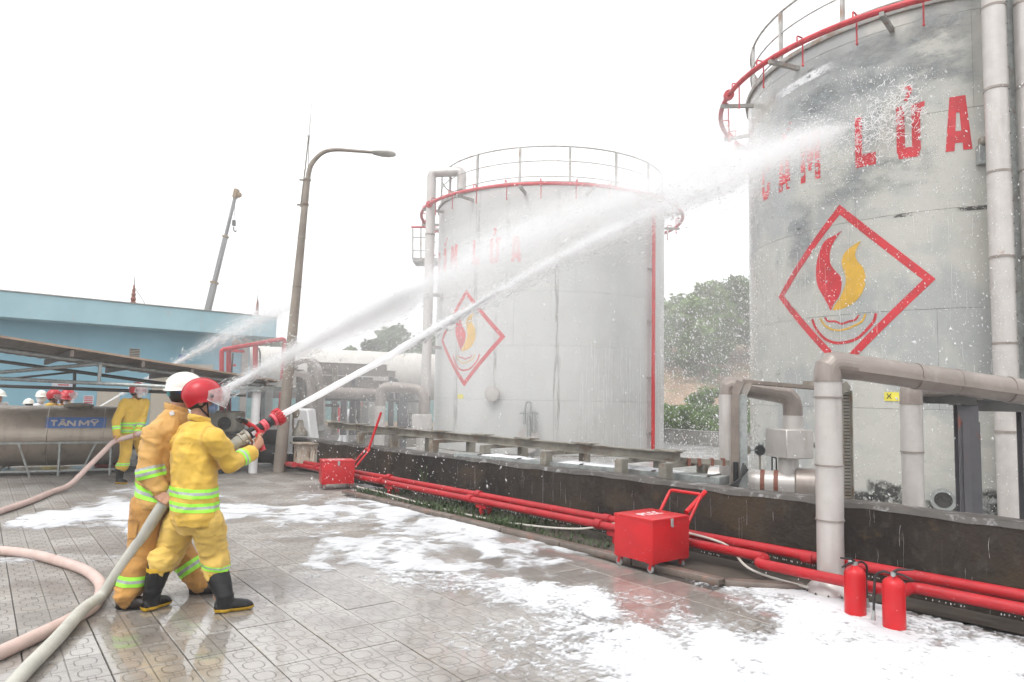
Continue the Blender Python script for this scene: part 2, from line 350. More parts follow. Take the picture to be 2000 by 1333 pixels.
pm('strap_blue', (0.03, 0.10, 0.30), 0.6, var=0.2, vscale=30)
pm('strap_teal', (0.12, 0.42, 0.46), 0.6, var=0.1, vscale=30)
pm('hose_grey', (0.46, 0.45, 0.40), 0.7, var=0.1, vscale=5, bump=0.15, bscale=120, bdist=0.002, layers=[((3, 3, 3), 0.52, 0.72, (0.34, 0.315, 0.28), 0.6), ((20, 20, 20), 0.66, 0.74, (0.24, 0.22, 0.2), 0.6)])
pm('hose_pink', (0.56, 0.42, 0.375), 0.7, var=0.08, vscale=5, bump=0.15, bscale=120, bdist=0.002, layers=[((3, 3, 3), 0.52, 0.72, (0.47, 0.33, 0.29), 0.6), ((20, 20, 20), 0.66, 0.74, (0.33, 0.25, 0.22), 0.5)])
pm('aluminium', (0.45, 0.42, 0.36), 0.4, metal=0.6, var=0.2, vscale=20, bump=0.3, bscale=40, bdist=0.003)
pm('nozzle_red', (0.55, 0.02, 0.03), 0.35, var=0.12, vscale=25, coat=0.3, layers=[((40, 40, 40), 0.6, 0.68, (0.2, 0.02, 0.02), 0.6)])
pm('nozzle_pink', (0.72, 0.10, 0.13), 0.4, var=0.1, vscale=25)
pm('water', (0.93, 0.94, 0.95), 0.35, var=0.02, vscale=8, spec=0.3)
pm('foam', (0.70, 0.71, 0.73), 0.7, var=0.03, vscale=6, bump=0.35, bscale=14, bdist=0.02, layers=[((2.2, 3.5, 2), 0.55, 0.75, (0.62, 0.635, 0.66), 0.6)])
pm('bark', (0.10, 0.08, 0.06), 0.85, var=0.3, vscale=6)
pm('netting', (0.16, 0.30, 0.30), 0.8, var=0.2, vscale=2)
pm('wire', (0.5, 0.47, 0.42), 0.6, var=0.1, vscale=5)
pm('sign_yellow', (0.68, 0.60, 0.06), 0.55, var=0.06, vscale=6, layers=[((10, 10, 10), 0.6, 0.68, (0.7, 0.68, 0.5), 0.4)])
pm('paper', (0.66, 0.66, 0.70), 0.7, var=0.04, vscale=6)
pm('terracotta', (0.20, 0.07, 0.045), 0.6, var=0.15, vscale=9)
pm('crane_grey', (0.20, 0.205, 0.21), 0.45, var=0.1, vscale=2)
pm('crane_ochre', (0.22, 0.15, 0.07), 0.5, var=0.1, vscale=2)
pm('slate_brown', (0.30, 0.25, 0.20), 0.7, var=0.2, vscale=8)

_m = MT['foam'].copy(); _m.name = 'foam_film'; _N = _m.node_tree.nodes; _L = _m.node_tree.links
_at = _N.new('ShaderNodeAttribute'); _at.attribute_name = 'cover'; _tp = _N.new('ShaderNodeBsdfTransparent'); _ms = _N.new('ShaderNodeMixShader')
_L.new(_at.outputs['Fac'], _ms.inputs[0]); _L.new(_tp.outputs[0], _ms.inputs[1]); _L.new(_N['Principled BSDF'].outputs[0], _ms.inputs[2]); _L.new(_ms.outputs[0], _N['Material Output'].inputs['Surface']); MT['foam_film'] = _m
def leafmat(name, c0, c1):
    mt = bpy.data.materials.new(name); mt.use_nodes = True; nt = mt.node_tree; N = nt.nodes; L = nt.links; b = N['Principled BSDF']
    tc = N.new('ShaderNodeTexCoord'); nz = N.new('ShaderNodeTexNoise'); nz.inputs['Scale'].default_value = 1.4; nz.inputs['Detail'].default_value = 6
    L.new(tc.outputs['Object'], nz.inputs['Vector']); mx = N.new('ShaderNodeMix'); mx.data_type = 'RGBA'
    mr = N.new('ShaderNodeMapRange'); mr.inputs['From Min'].default_value = 0.35; mr.inputs['From Max'].default_value = 0.65
    L.new(nz.outputs['Fac'], mr.inputs['Value']); L.new(mr.outputs[0], mx.inputs[0])
    mx.inputs[6].default_value = (*c0, 1); mx.inputs[7].default_value = (*c1, 1); L.new(mx.outputs[2], b.inputs['Base Color']); b.inputs['Roughness'].default_value = 0.55
    tr = N.new('ShaderNodeBsdfTranslucent'); L.new(mx.outputs[2], tr.inputs['Color']); ms = N.new('ShaderNodeMixShader'); ms.inputs[0].default_value = 0.3
    L.new(b.outputs[0], ms.inputs[1]); L.new(tr.outputs[0], ms.inputs[2]); L.new(ms.outputs[0], N['Material Output'].inputs['Surface'])
    MT[name] = mt
leafmat('leaf', (0.055, 0.105, 0.025), (0.115, 0.19, 0.05)); leafmat('leaf_light', (0.10, 0.19, 0.03), (0.19, 0.30, 0.065)); leafmat('leaf_dark', (0.045, 0.07, 0.03), (0.09, 0.12, 0.05))
leafmat('weed', (0.025, 0.05, 0.014), (0.065, 0.105, 0.03))

def visor_mat():
    mt = bpy.data.materials.new('visor'); mt.use_nodes = True; nt = mt.node_tree; N = nt.nodes; L = nt.links
    b = N['Principled BSDF']; b.inputs['Base Color'].default_value = (0.85, 0.85, 0.86, 1); b.inputs['Roughness'].default_value = 0.12
    tr = N.new('ShaderNodeBsdfTransparent'); tr.inputs['Color'].default_value = (0.95, 0.95, 0.95, 1)
    nz = N.new('ShaderNodeTexNoise'); nz.inputs['Scale'].default_value = 18; mr = N.new('ShaderNodeMapRange'); mr.inputs['From Min'].default_value = 0.35; mr.inputs['From Max'].default_value = 0.7
    mr.inputs['To Min'].default_value = 0.28; mr.inputs['To Max'].default_value = 0.6
    tc = N.new('ShaderNodeTexCoord'); L.new(tc.outputs['Object'], nz.inputs['Vector']); L.new(nz.outputs['Fac'], mr.inputs['Value'])
    ms = N.new('ShaderNodeMixShader'); L.new(mr.outputs[0], ms.inputs[0]); L.new(tr.outputs[0], ms.inputs[1]); L.new(b.outputs[0], ms.inputs[2]); L.new(ms.outputs[0], N['Material Output'].inputs['Surface'])
    MT['visor'] = mt
visor_mat()
def water_drop_mat(name, a, holes=None):
    """white broken water: bright diffuse with light passing through, optionally torn open by noise"""
    mt = bpy.data.materials.new(name); mt.use_nodes = True; nt = mt.node_tree; N = nt.nodes; L = nt.links; N.clear()
    out = N.new('ShaderNodeOutputMaterial'); d = N.new('ShaderNodeBsdfDiffuse'); d.inputs['Color'].default_value = (a, a, a, 1)
    t = N.new('ShaderNodeBsdfTranslucent'); t.inputs['Color'].default_value = (a, a, a, 1); ms = N.new('ShaderNodeMixShader'); ms.inputs[0].default_value = 0.6
    L.new(d.outputs[0], ms.inputs[1]); L.new(t.outputs[0], ms.inputs[2]); last = ms.outputs[0]
    if holes:
        tc = N.new('ShaderNodeTexCoord'); mp = N.new('ShaderNodeMapping'); mp.inputs['Scale'].default_value = holes[0]; L.new(tc.outputs['Object'], mp.inputs['Vector'])
        nz = N.new('ShaderNodeTexNoise'); nz.inputs['Scale'].default_value = 1; nz.inputs['Detail'].default_value = 7; nz.inputs['Roughness'].default_value = 0.7; L.new(mp.outputs[0], nz.inputs['Vector'])
        mr = N.new('ShaderNodeMapRange'); mr.inputs['From Min'].default_value = holes[1]; mr.inputs['From Max'].default_value = holes[2]; L.new(nz.outputs['Fac'], mr.inputs['Value'])
        tp = N.new('ShaderNodeBsdfTransparent'); m2 = N.new('ShaderNodeMixShader'); L.new(mr.outputs[0], m2.inputs[0]); L.new(tp.outputs[0], m2.inputs[1]); L.new(last, m2.inputs[2]); last = m2.outputs[0]
    L.new(last, out.inputs['Surface']); MT[name] = mt
water_drop_mat('drop', 0.98); water_drop_mat('rivulet', 0.9)
def vol_mat(name, dens, col=(1, 1, 1), aniso=0.2):
    mt = bpy.data.materials.new(name); mt.use_nodes = True; nt = mt.node_tree; N = nt.nodes; N.clear()
    o = N.new('ShaderNodeOutputMaterial'); v = N.new('ShaderNodeVolumePrincipled'); v.inputs['Color'].default_value = (*col, 1); v.inputs['Density'].default_value = dens; v.inputs['Anisotropy'].default_value = aniso
    nt.links.new(v.outputs[0], o.inputs['Volume']); MT[name] = mt; return mt
# ------------------------------------------------------------------ ground, paving, foam
g = MB(); g.add([(-95, -25, -0.09), (95, -25, -0.09), (95, 145, -0.09), (-95, 145, -0.09)], [(0, 1, 2, 3)])
tag(obj('ground', g, MT['earth'], smooth=False), kind='structure')
TS = 0.40; TA = R_(-53.0)
tA = A3(math.cos(TA), math.sin(TA), 0); tB = A3(-tA[1], tA[0], 0)
T_ORG = G(500 + 775 / 6.667, 1133 + 715 / 6.667) + (tA + tB) * TS / 2

def tile_material():
    mt = bpy.data.materials.new('paving_tile'); mt.use_nodes = True; nt = mt.node_tree; N = nt.nodes; L = nt.links; b = N['Principled BSDF']
    tc = N.new('ShaderNodeTexCoord'); geo = N.new('ShaderNodeNewGeometry'); oi = N.new('ShaderNodeObjectInfo')
    def M(op, a, c=None, cl=False):
        n = N.new('ShaderNodeMath'); n.operation = op; n.use_clamp = cl
        for i, q in ((0, a), (1, c)):
            if q is None: continue
            if isinstance(q, (int, float)): n.inputs[i].default_value = q
            else: L.new(q, n.inputs[i])
        return n.outputs[0]
    sep = N.new('ShaderNodeSeparateXYZ'); L.new(tc.outputs['Object'], sep.inputs[0])
    ux = M('ADD', M('DIVIDE', sep.outputs[0], TS), 0.5); vx = M('ADD', M('DIVIDE', sep.outputs[1], TS), 0.5)
    u = M('FRACT', ux); v = M('FRACT', vx)
    def line(x, c, w): return M('LESS_THAN', M('ABSOLUTE', M('SUBTRACT', x, c)), w)
    a = M('SUBTRACT', M('FRACT', M('MULTIPLY', u, 2)), 0.5); c = M('SUBTRACT', M('FRACT', M('MULTIPLY', v, 2)), 0.5)
    sa = M('POWER', M('DIVIDE', M('ABSOLUTE', a), 0.30), 3.2); sb = M('POWER', M('DIVIDE', M('ABSOLUTE', c), 0.29), 3.2)
    s = M('POWER', M('ADD', sa, sb), 1 / 3.2)
    ring = M('LESS_THAN', M('ABSOLUTE', M('SUBTRACT', s, 1.0)), 0.062)
    tie1 = M('MULTIPLY', line(M('ABSOLUTE', c), 0.10, 0.012), M('GREATER_THAN', M('ABSOLUTE', a), 0.30))
    tie2 = M('MULTIPLY', line(M('ABSOLUTE', a), 0.0, 0.012), M('GREATER_THAN', M('ABSOLUTE', c), 0.29))
    gr = M('MAXIMUM', M('MAXIMUM', ring, M('MAXIMUM', tie1, M('MULTIPLY', tie2, 0.6))), M('MAXIMUM', line(u, 0.5, 0.0095), line(v, 0.5, 0.0095)))
    def noise(vec, sc, det=5, ro=0.6):
        n = N.new('ShaderNodeTexNoise'); n.inputs['Scale'].default_value = sc; n.inputs['Detail'].default_value = det; n.inputs['Roughness'].default_value = ro; L.new(vec, n.inputs['Vector']); return n.outputs['Fac']
    def mr(x, a0, a1, b0=0.0, b1=1.0):
        n = N.new('ShaderNodeMapRange'); n.interpolation_type = 'SMOOTHSTEP'; L.new(x, n.inputs['Value'])
        for k, q in zip(('From Min', 'From Max', 'To Min', 'To Max'), (a0, a1, b0, b1)): n.inputs[k].default_value = q
        return n.outputs[0]
    def mix(f, x, y):
        n = N.new('ShaderNodeMix'); n.data_type = 'RGBA'
        for i, q in ((0, f), (6, x), (7, y)):
            if isinstance(q, (int, float)): n.inputs[i].default_value = q
            elif isinstance(q, tuple): n.inputs[i].default_value = (*q, 1)
            else: L.new(q, n.inputs[i])
        return n.outputs[2]
    pos = geo.outputs['Position']
    cmb = N.new('ShaderNodeCombineXYZ'); L.new(M('FLOOR', ux), cmb.inputs[0]); L.new(M('FLOOR', vx), cmb.inputs[1]); L.new(M('MULTIPLY', oi.outputs['Random'], 91.7), cmb.inputs[2])
    wn = N.new('ShaderNodeTexWhiteNoise'); L.new(cmb.outputs[0], wn.inputs['Vector'])
    colr = mix(wn.outputs['Value'], (0.25, 0.228, 0.205), (0.385, 0.362, 0.335))
    colr = mix(mr(noise(pos, 1.1), 0.42, 0.66), colr, (0.19, 0.165, 0.145))
    colr = mix(M('MULTIPLY', mr(noise(pos, 2.7), 0.5, 0.7), 0.5), colr, (0.29, 0.255, 0.215))
    colr = mix(M('MULTIPLY', mr(noise(pos, 6.5, 6, 0.7), 0.56, 0.66), 0.5), colr, (0.13, 0.11, 0.09))
    colr = mix(M('MULTIPLY', mr(noise(pos, 55, 3), 0.5, 0.68), 0.35), colr, (0.33, 0.31, 0.28))
    colr = mix(M('MULTIPLY', gr, 0.68), colr, (0.06, 0.05, 0.043))
    L.new(colr, b.inputs['Base Color'])
    sp = N.new('ShaderNodeSeparateXYZ'); L.new(pos, sp.inputs[0])
    wetg = M('ADD', M('MULTIPLY', M('ADD', sp.outputs[0], 3.1), 0.42), M('MULTIPLY', M('SUBTRACT', 5.9, sp.outputs[1]), 0.42))
    wet = mr(M('ADD', wetg, M('MULTIPLY', M('SUBTRACT', noise(pos, 0.9, 4), 0.5), 1.6)), -0.05, 0.5)
    puddle = M('MULTIPLY', mr(noise(pos, 0.75, 3), 0.44, 0.54), wet)
    L.new(mr(wet, 0, 1, 0.62, 0.30), b.inputs['Roughness'])
    L.new(M('MULTIPLY', M('MAXIMUM', M('MULTIPLY', wet, 0.95), puddle), M('SUBTRACT', 1.0, M('MULTIPLY', gr, 0.75))), b.inputs['Coat Weight'])
    L.new(mr(puddle, 0, 1, 0.13, 0.03), b.inputs['Coat Roughness']); b.inputs['Coat IOR'].default_value = 1.45
    bp = N.new('ShaderNodeBump'); bp.inputs['Strength'].default_value = 1.0; bp.inputs['Distance'].default_value = 0.009
    hh = M('ADD', M('MULTIPLY', gr, -1.0), M('MULTIPLY', noise(pos, 26, 5), 0.28)); L.new(hh, bp.inputs['Height']); L.new(bp.outputs[0], b.inputs['Normal'])
    bc = N.new('ShaderNodeBump'); bc.inputs['Distance'].default_value = 0.004; L.new(M('ADD', M('MULTIPLY', gr, -0.5), M('MULTIPLY', noise(pos, 9, 4), 0.5)), bc.inputs['Height'])
    L.new(mr(puddle, 0, 1, 0.5, 0.10), bc.inputs['Strength']); L.new(bc.outputs[0], b.inputs['Coat Normal'])
    MT['paving_tile'] = mt
tile_material()
MT['grout'] = pm('grout', (0.05, 0.043, 0.037), 0.5, var=0.2, vscale=5)

paving = bpy.data.objects.new('paving', mesh_of('paving', MB().add([(-24, 1.2, -0.012), (8, 1.2, -0.012), tuple(wl(16, -0.01, -0.012)), tuple(wl(8, -0.01, -0.012)), tuple(wl(-3.1, -0.01, -0.012)), (-5.2, 30, -0.012), (-24, 30, -0.012)], [(0, 1, 2, 3, 4, 5, 6)]), smooth=False))
paving.data.materials.append(MT['grout']); COL.objects.link(paving); tag(paving, kind='structure')
cells = []
for i in range(-60, 30):
    for j in range(-45, 50):
        p = T_ORG + tA * i * TS + tB * j * TS
        if p[1] < 3.2 or p[1] > 24 or p[0] < -16 or p[0] > 5: continue
        o = (p - W0) @ WN; s = (p - W0) @ WA
        if 1.9 < s < 8.8 and o > -0.95: continue
        if 8.8 <= s < 9.4 and o > -0.95 + (s - 8.8) * 0.8: continue
        if (s <= 1.9 or s >= 9.4) and o > ((-0.12 if s < 5 else -0.3) if s > -3.2 else 2.5): continue
        d = p - A3(0, 0, CAM_Z); dep = d @ _f
        if dep < 0.5: continue
        px = 1000 + FPX * (d @ _rt) / dep
        py = 666.5 - FPX * (d @ _up) / dep
        if px < -160 or px > 2160 or py > 1500: continue
        cells.append((dep, i, j, px, py))
cells.sort()
tb = MB(); tb.box((0, 0, -0.011), (TS - 0.007, TS - 0.007, 0.022)); tile_me = mesh_of('tile', tb, smooth=False, bevel=0.003); tile_me.materials.append(MT['paving_tile'])
vis = [c for c in cells if -60 < c[3] < 2060 and c[4] < 1400][:295]; vset = {(c[1], c[2]) for c in vis}
rr = random.Random(5)
for (_, i, j, _, _) in vis:
    o = bpy.data.objects.new('tile', tile_me); p = T_ORG + tA * i * TS + tB * j * TS
    o.location = (p[0], p[1], rr.uniform(-0.0016, 0.0016)); o.rotation_euler = (rr.gauss(0, 0.0034), rr.gauss(0, 0.0034), TA + rr.gauss(0, 0.003)); link(o, paving)
rest = MB()
for (_, i, j, _, _) in cells:
    if (i, j) in vset: continue
    z = rr.uniform(-0.0018, 0.0012); h = TS / 2 - 0.0025; x, y = i * TS, j * TS; e = 0.004
    rest.add([(x - h, y - h, z - e), (x + h, y - h, z - e), (x + h, y + h, z - e), (x - h, y + h, z - e), (x - h + e, y - h + e, z + rr.gauss(0, 0.0006)), (x + h - e, y - h + e, z + rr.gauss(0, 0.0006)), (x + h - e, y + h - e, z + rr.gauss(0, 0.0006)), (x - h + e, y + h - e, z + rr.gauss(0, 0.0006))],
             [(4, 5, 6, 7), (0, 1, 5, 4), (1, 2, 6, 5), (2, 3, 7, 6), (3, 0, 4, 7)])
me = mesh_of('tile_field', rest, smooth=False); me.materials.append(MT['paving_tile'])
o = bpy.data.objects.new('tile_field', me); o.location = (T_ORG[0], T_ORG[1], 0); o.rotation_euler = (0, 0, TA); link(o, paving); tag(o, kind='stuff')

# foam: a height field of suds; pixel survey -> (x, y) on the ground, share of ground covered
FP = [(1250, 1250, 1.0), (1400, 1260, 1.05), (1550, 1290, 1.1), (1700, 1300, 1.1), (1900, 1320, 1.1), (1300, 1310, 1.05), (1950, 1270, 0.95), (1850, 1245, 0.72), (1980, 1240, 0.6), (1900, 1205, 0.5), (1780, 1185, 0.62), (1970, 1215, 0.4), (1830, 1195, 0.55), (1700, 1165, 0.6), (1720, 1200, 0.9), (1560, 1225, 0.95),
      (1420, 1200, 0.30), (1500, 1165, 0.72), (1600, 1190, 0.95), (1440, 1150, 0.55), (1360, 1140, 0.25), (1380, 1175, 0.18), (1290, 1160, 0.22), (1260, 1190, 0.35), (1240, 1140, 0.12), (1220, 1120, 0.2), (1330, 1210, 0.5), (1480, 1215, 0.4), (1620, 1215, 0.9), (1360, 1125, 0.25), (1440, 1125, 0.6),
      (1130, 1320, 0.55), (1180, 1280, 0.8), (1080, 1290, 0.55), (1000, 1300, 0.42), (950, 1260, 0.38), (900, 1310, 0.22), (860, 1260, 0.14), (820, 1220, 0.08), (1050, 1230, 0.5), (1120, 1240, 0.66), (980, 1200, 0.42), (900, 1190, 0.2),
      (1000, 1145, 0.85), (1060, 1160, 0.95), (1130, 1165, 0.95), (1170, 1185, 0.9), (940, 1140, 0.72), (1120, 1130, 0.12), (1040, 1120, 0.3), (960, 1105, 0.35), (1180, 1100, 0.35), (1130, 1095, 0.3), (1060, 1090, 0.45), (950, 1075, 0.95), (920, 1085, 0.3), (1000, 1060, 0.4), (870, 1095, 0.2), (860, 1100, 0.6), (800, 1100, 0.92), (720, 1100, 0.7), (640, 1095, 0.5), (700, 1120, 0.25), (820, 1115, 0.6),
      (1100, 1048, 0.97), (1180, 1066, 0.95), (1030, 1030, 1.0), (960, 1015, 1.0), (880, 995, 1.0), (800, 975, 0.9), (740, 960, 0.75), (1120, 1065, 0.5), (1000, 1042, 0.55), (900, 1030, 0.8), (820, 1020, 0.75), (810, 1018, 0.35), (760, 1000, 0.85), (700, 1010, 0.7), (640, 1000, 0.8), (580, 1002, 0.8), (500, 1000, 0.72), (450, 998, 0.75), (620, 1030, 0.45), (700, 1030, 0.25), (580, 1032, 0.2), (760, 1050, 0.5), (680, 1055, 0.55), (860, 1055, 0.55), (600, 1060, 0.3), (560, 1075, 0.15), (900, 1050, 0.5),
      (620, 975, 0.35), (700, 975, 0.45), (560, 980, 0.3), (650, 955, 0.15), (740, 980, 0.65), (520, 965, 0.12), (460, 960, 0.08), (480, 1030, 0.12), (540, 1120, 0.02), (640, 1150, 0.02), (760, 1180, 0.03), (700, 1280, 0.0), (500, 1250, 0.0), (440, 1080, 0.02), (550, 930, 0.08), (460, 935, 0.05),
      (40, 1020, 0.75), (70, 1018, 0.95), (110, 1010, 0.95), (160, 1004, 0.9), (200, 1002, 0.85), (240, 1005, 0.95), (255, 1020, 0.9), (200, 1012, 0.5), (170, 985, 0.3), (220, 980, 0.6), (250, 975, 0.5), (120, 985, 0.05), (60, 990, 0.0), (10, 1010, 0.0), (30, 1045, 0.0), (120, 1045, 0.0), (200, 1050, 0.0), (60, 955, 0.1), (160, 955, 0.2), (20, 950, 0.12), (190, 950, 0.2), (100, 965, 0.05),
      (400, 1290, 0.0), (300, 1310, 0.0), (600, 1320, 0.0), (450, 1210, 0.0), (560, 1200, 0.0), (780, 1310, 0.04), (640, 1240, 0.0), (760, 1240, 0.02), (350, 1240, 0.0), (560, 1280, 0.0), (100, 1150, 0.0), (50, 1250, 0.0), (200, 1250, 0.0), (330, 1010, 0.7), (390, 1005, 0.7), (370, 1050, 0.02), (300, 1100, 0.0)]
fp = np.array([[*G(a, b)[:2], c] for a, b, c in FP])
def coverage(P):
    num = np.zeros(len(P)); den = np.full(len(P), 1e-9)
    for x, y, c in fp:
        dpt = math.hypot(x, y); sx = 0.030 * dpt; sy = 0.10 * dpt * dpt / 12 + 0.10
        ux, uy = x / dpt, y / dpt
        dx = P[:, 0] - x; dy = P[:, 1] - y; dr = dx * ux + dy * uy; dt = -dx * uy + dy * ux
        w = 1.0 / (1e-3 + (dt / sx) ** 2 + (dr / sy) ** 2) ** 1.7
        num += w * c; den += w
    return num / den
def foam_patch(x0, x1, y0, y1, st, far):
    nx = int((x1 - x0) / st); ny = int((y1 - y0) / st)
    gx, gy = np.meshgrid(x0 + np.arange(nx) * st, y0 + np.arange(ny) * st); P = np.stack([gx.ravel(), gy.ravel()], 1)
    cv = coverage(P); q = np.column_stack([P, np.zeros(len(P))])
    wv = np.column_stack([vnoise(q * 3.1, 3), vnoise(q * 3.1, 4), np.zeros(len(P))]) * 0.09
    qa = q @ np.array([[tA[0], tB[0], 0], [tA[1], tB[1], 0], [0, 0, 1]])
    n1 = fbm((q + wv) * 2.2, 3, 20); nm = fbm((q + wv) * np.array([5.5, 5.5, 1]), 3, 33)
    tf = np.clip((P[:, 1] - 5.9) / 1.6, 0, 1); tf = tf * tf * (3 - 2 * tf)
    n_far = 0.55 * n1 + 0.50 * nm + 0.26 * fbm((q + wv * 0.6) * 11.0, 3, 40) + 0.10 * vnoise((q + wv * 0.4) * 26, 60)
    n_near = 0.36 * n1 + 0.34 * nm + 0.42 * fbm((q + wv * 0.6) * 25.0, 3, 40) + 0.22 * vnoise((q + wv * 0.4) * 60, 60) if not far or y0 < 8 else n_far
    n = 0.5 + 0.5 * (n_near * (1 - tf) + n_far * tf) / 0.56
    off = (P - W0[:2]) @ WN[:2]
    h = (cv * (1.24 + 0.16 * tf) - 0.07 - n)
    h = np.where(cv < 0.012, -1, h)
    al = (P - W0[:2]) @ WA[:2]; h = np.where((off > -0.93 + np.clip((al - 8.75) * 0.85, 0, 0.55)) & (al > 1.7), -1, h); h = np.where(off > -0.06, -1, h)
    z = np.where(h > 0, 0.0035 + 0.022 * (1 - np.exp(-h * 3.0)) * (0.35 + 0.65 * np.clip(cv, 0, 1)), np.maximum(h * 0.05, -0.008)) + 0.0008
    film = np.clip(h / 0.30, 0, 1) ** 0.75 * (0.72 + 0.28 * np.clip(fbm(q * 30, 2, 90) + 0.5, 0, 1)); film = np.clip(film + np.clip((h - 0.30) / 0.25, 0, 1), 0, 1) * (0.80 + 0.20 * np.clip((cv - 0.6) / 0.35, 0, 1)) * (0.86 + 0.14 * np.clip(fbm(q * np.array([3.0, 3.0, 1]), 3, 95) * 2 + 0.6, 0, 1))
    Z = z.reshape(ny, nx)
    keep = np.maximum.reduce([Z[:-1, :-1], Z[1:, :-1], Z[:-1, 1:], Z[1:, 1:]]) > 0.002
    iy, ix = np.nonzero(keep); a = iy * nx + ix
    return np.column_stack([P, z, film]), np.stack([a, a + 1, a + nx + 1, a + nx], 1)
fv, ff, fo = [], [], 0
for prm in ((-1.9, 4.2, 3.5, 6.6, 0.0105, 0), (-7.6, 2.2, 6.6, 9.4, 0.020, 1), (-7.6, 0.0, 9.4, 13.4, 0.036, 1)):
    v_, f_ = foam_patch(*prm); used = np.unique(f_); mp = np.zeros(len(v_), int); mp[used] = np.arange(len(used)); fv.append(v_[used]); ff.append(mp[f_] + fo); fo += len(used)
fv = np.concatenate(fv); ff = np.concatenate(ff)
me = bpy.data.meshes.new('foam'); me.vertices.add(len(fv)); me.vertices.foreach_set('co', fv[:, :3].astype(np.float32).ravel())
me.loops.add(ff.size); me.loops.foreach_set('vertex_index', ff.astype(np.int32).ravel()); me.polygons.add(len(ff)); me.polygons.foreach_set('loop_start', np.arange(0, ff.size, 4, dtype=np.int32))
me.polygons.foreach_set('use_smooth', np.ones(len(ff), bool)); me.update(calc_edges=True); me.materials.append(MT['foam_film']); _a = me.attributes.new('cover', 'FLOAT', 'POINT'); _a.data.foreach_set('value', fv[:, 3].astype(np.float32))
o = bpy.data.objects.new('foam', me); COL.objects.link(o); tag(o, 'white fire fighting foam spread in patches over the wet paving', 'foam', kind='stuff')

# strip of soil, kerb and bund wall
strip = MB(); strip.add([wl(1.8, -0.9, 0.02), wl(8.75, -0.9, 0.02), wl(9.3, -0.36, 0.02), wl(14, -0.34, 0.02), wl(14, 0.3, 0.02), wl(1.8, 0.3, 0.02)], [(0, 1, 2, 3, 4, 5)])
tag(obj('soil_strip', strip, MT['earth'], smooth=False), kind='structure')
kerb = bpy.data.objects.new('kerb', None); kerb.location = Vector(wl(5, -0.72, 0)); COL.objects.link(kerb); tag(kerb, kind='structure')
s = 1.8
while s < 8.6:
    L_ = 0.98; k = MB(); k.beam(wl(s, -0.85, 0.022), wl(s + L_, -0.85, 0.022), 0.12, 0.07); obj('kerb_stone', k, MT['kerb_concrete'], kerb, bevel=0.02, seg=2); s += L_ + 0.012
k = MB(); k.beam(wl(s, -0.85, 0.022), wl(9.25, -0.42, 0.022), 0.12, 0.07); obj('kerb_stone', k, MT['kerb_concrete'], kerb, bevel=0.02, seg=2)
bw = thing('bund_wall', wl(5, 0.1, 0), 'long low dark stained concrete bund wall behind the red pipes', 'wall')
mb = MB(); n = 90
def wz(s): return 0.665 + 0.0072 * s + 0.006 * math.sin(s * 2.1) + 0.004 * math.sin(s * 7.3)
for i in range(n):
    s0, s1 = -3.2 + 17.2 * i / n, -3.2 + 17.2 * (i + 1) / n
    mb.add([wl(s0, 0, -0.05), wl(s1, 0, -0.05), wl(s1, 0, wz(s1) - 0.03), wl(s0, 0, wz(s0) - 0.03), wl(s0, 0.24, -0.05), wl(s1, 0.24, -0.05), wl(s1, 0.24, wz(s1) - 0.03), wl(s0, 0.24, wz(s0) - 0.03)], [(0, 1, 2, 3), (5, 4, 7, 6)])
obj('wall_face', mb, MT['bund_concrete'], bw)
mb = MB()
for i in range(n):
    s0, s1 = -3.2 + 17.2 * i / n, -3.2 + 17.2 * (i + 1) / n
    j0 = 0.010 * math.sin(i * 1.7) * math.sin(i * 0.6); j1 = 0.010 * math.sin((i + 1) * 1.7) * math.sin((i + 1) * 0.6)
    a0, a1 = wz(s0), wz(s1)
    mb.add([wl(s0, -0.008 + j0 * 0.4, a0 - 0.045 + j0), wl(s1, -0.008 + j1 * 0.4, a1 - 0.045 + j1), wl(s1, 0.012, a1 - 0.004), wl(s0, 0.012, a0 - 0.004), wl(s1, 0.03, a1), wl(s0, 0.03, a0), wl(s1, 0.25, a1), wl(s0, 0.25, a0), wl(s1, 0.25, a1 - 0.045), wl(s0, 0.25, a0 - 0.045)],
           [(0, 1, 2, 3), (3, 2, 4, 5), (5, 4, 6, 7), (7, 6, 8, 9)])
obj('coping', mb, MT['bund_top'], bw)
fl = MB(); fl.add([wl(-6, 0.25, 0.0), wl(16, 0.25, 0.0), wl(16, 26, 0.0), wl(-6, 26, 0.0)], [(0, 1, 2, 3)])
tag(obj('bund_floor', fl, MT['bund_floor'], smooth=False), kind='structure')
# ------------------------------------------------------------------ storage tanks
def on_cyl(pts2, faces, R, th0, z0):
    """flat (u along girth, v up) coordinates wrapped on the shell, u to the viewer's right when seen from outside"""
    out = []
    for u, v in pts2:
        a = th0 + u / R; out.append((R * math.cos(a), R * math.sin(a), z0 + v))
    return out, faces
def wrapped_poly(polys, R, th0, z0, cuts=3):
    bm = bmesh.new()
    for poly in polys:
        vs = [bm.verts.new((x, y, 0)) for x, y in poly]
        tri = tessellate_polygon([[Vector((x, y, 0)) for x, y in poly]])
        for t in tri:
            try: bm.faces.new([vs[i] for i in t])
            except ValueError: pass
    for _ in range(2): bmesh.ops.subdivide_edges(bm, edges=bm.edges[:], cuts=1, use_grid_fill=True)
    mb = MB(); bm.verts.ensure_lookup_table(); bm.verts.index_update()
    v, f = on_cyl([(q.co.x, q.co.y) for q in bm.verts], None, R, th0, z0)
    mb.add(v, [tuple(q.index for q in fc.verts) for fc in bm.faces]); bm.free(); return mb
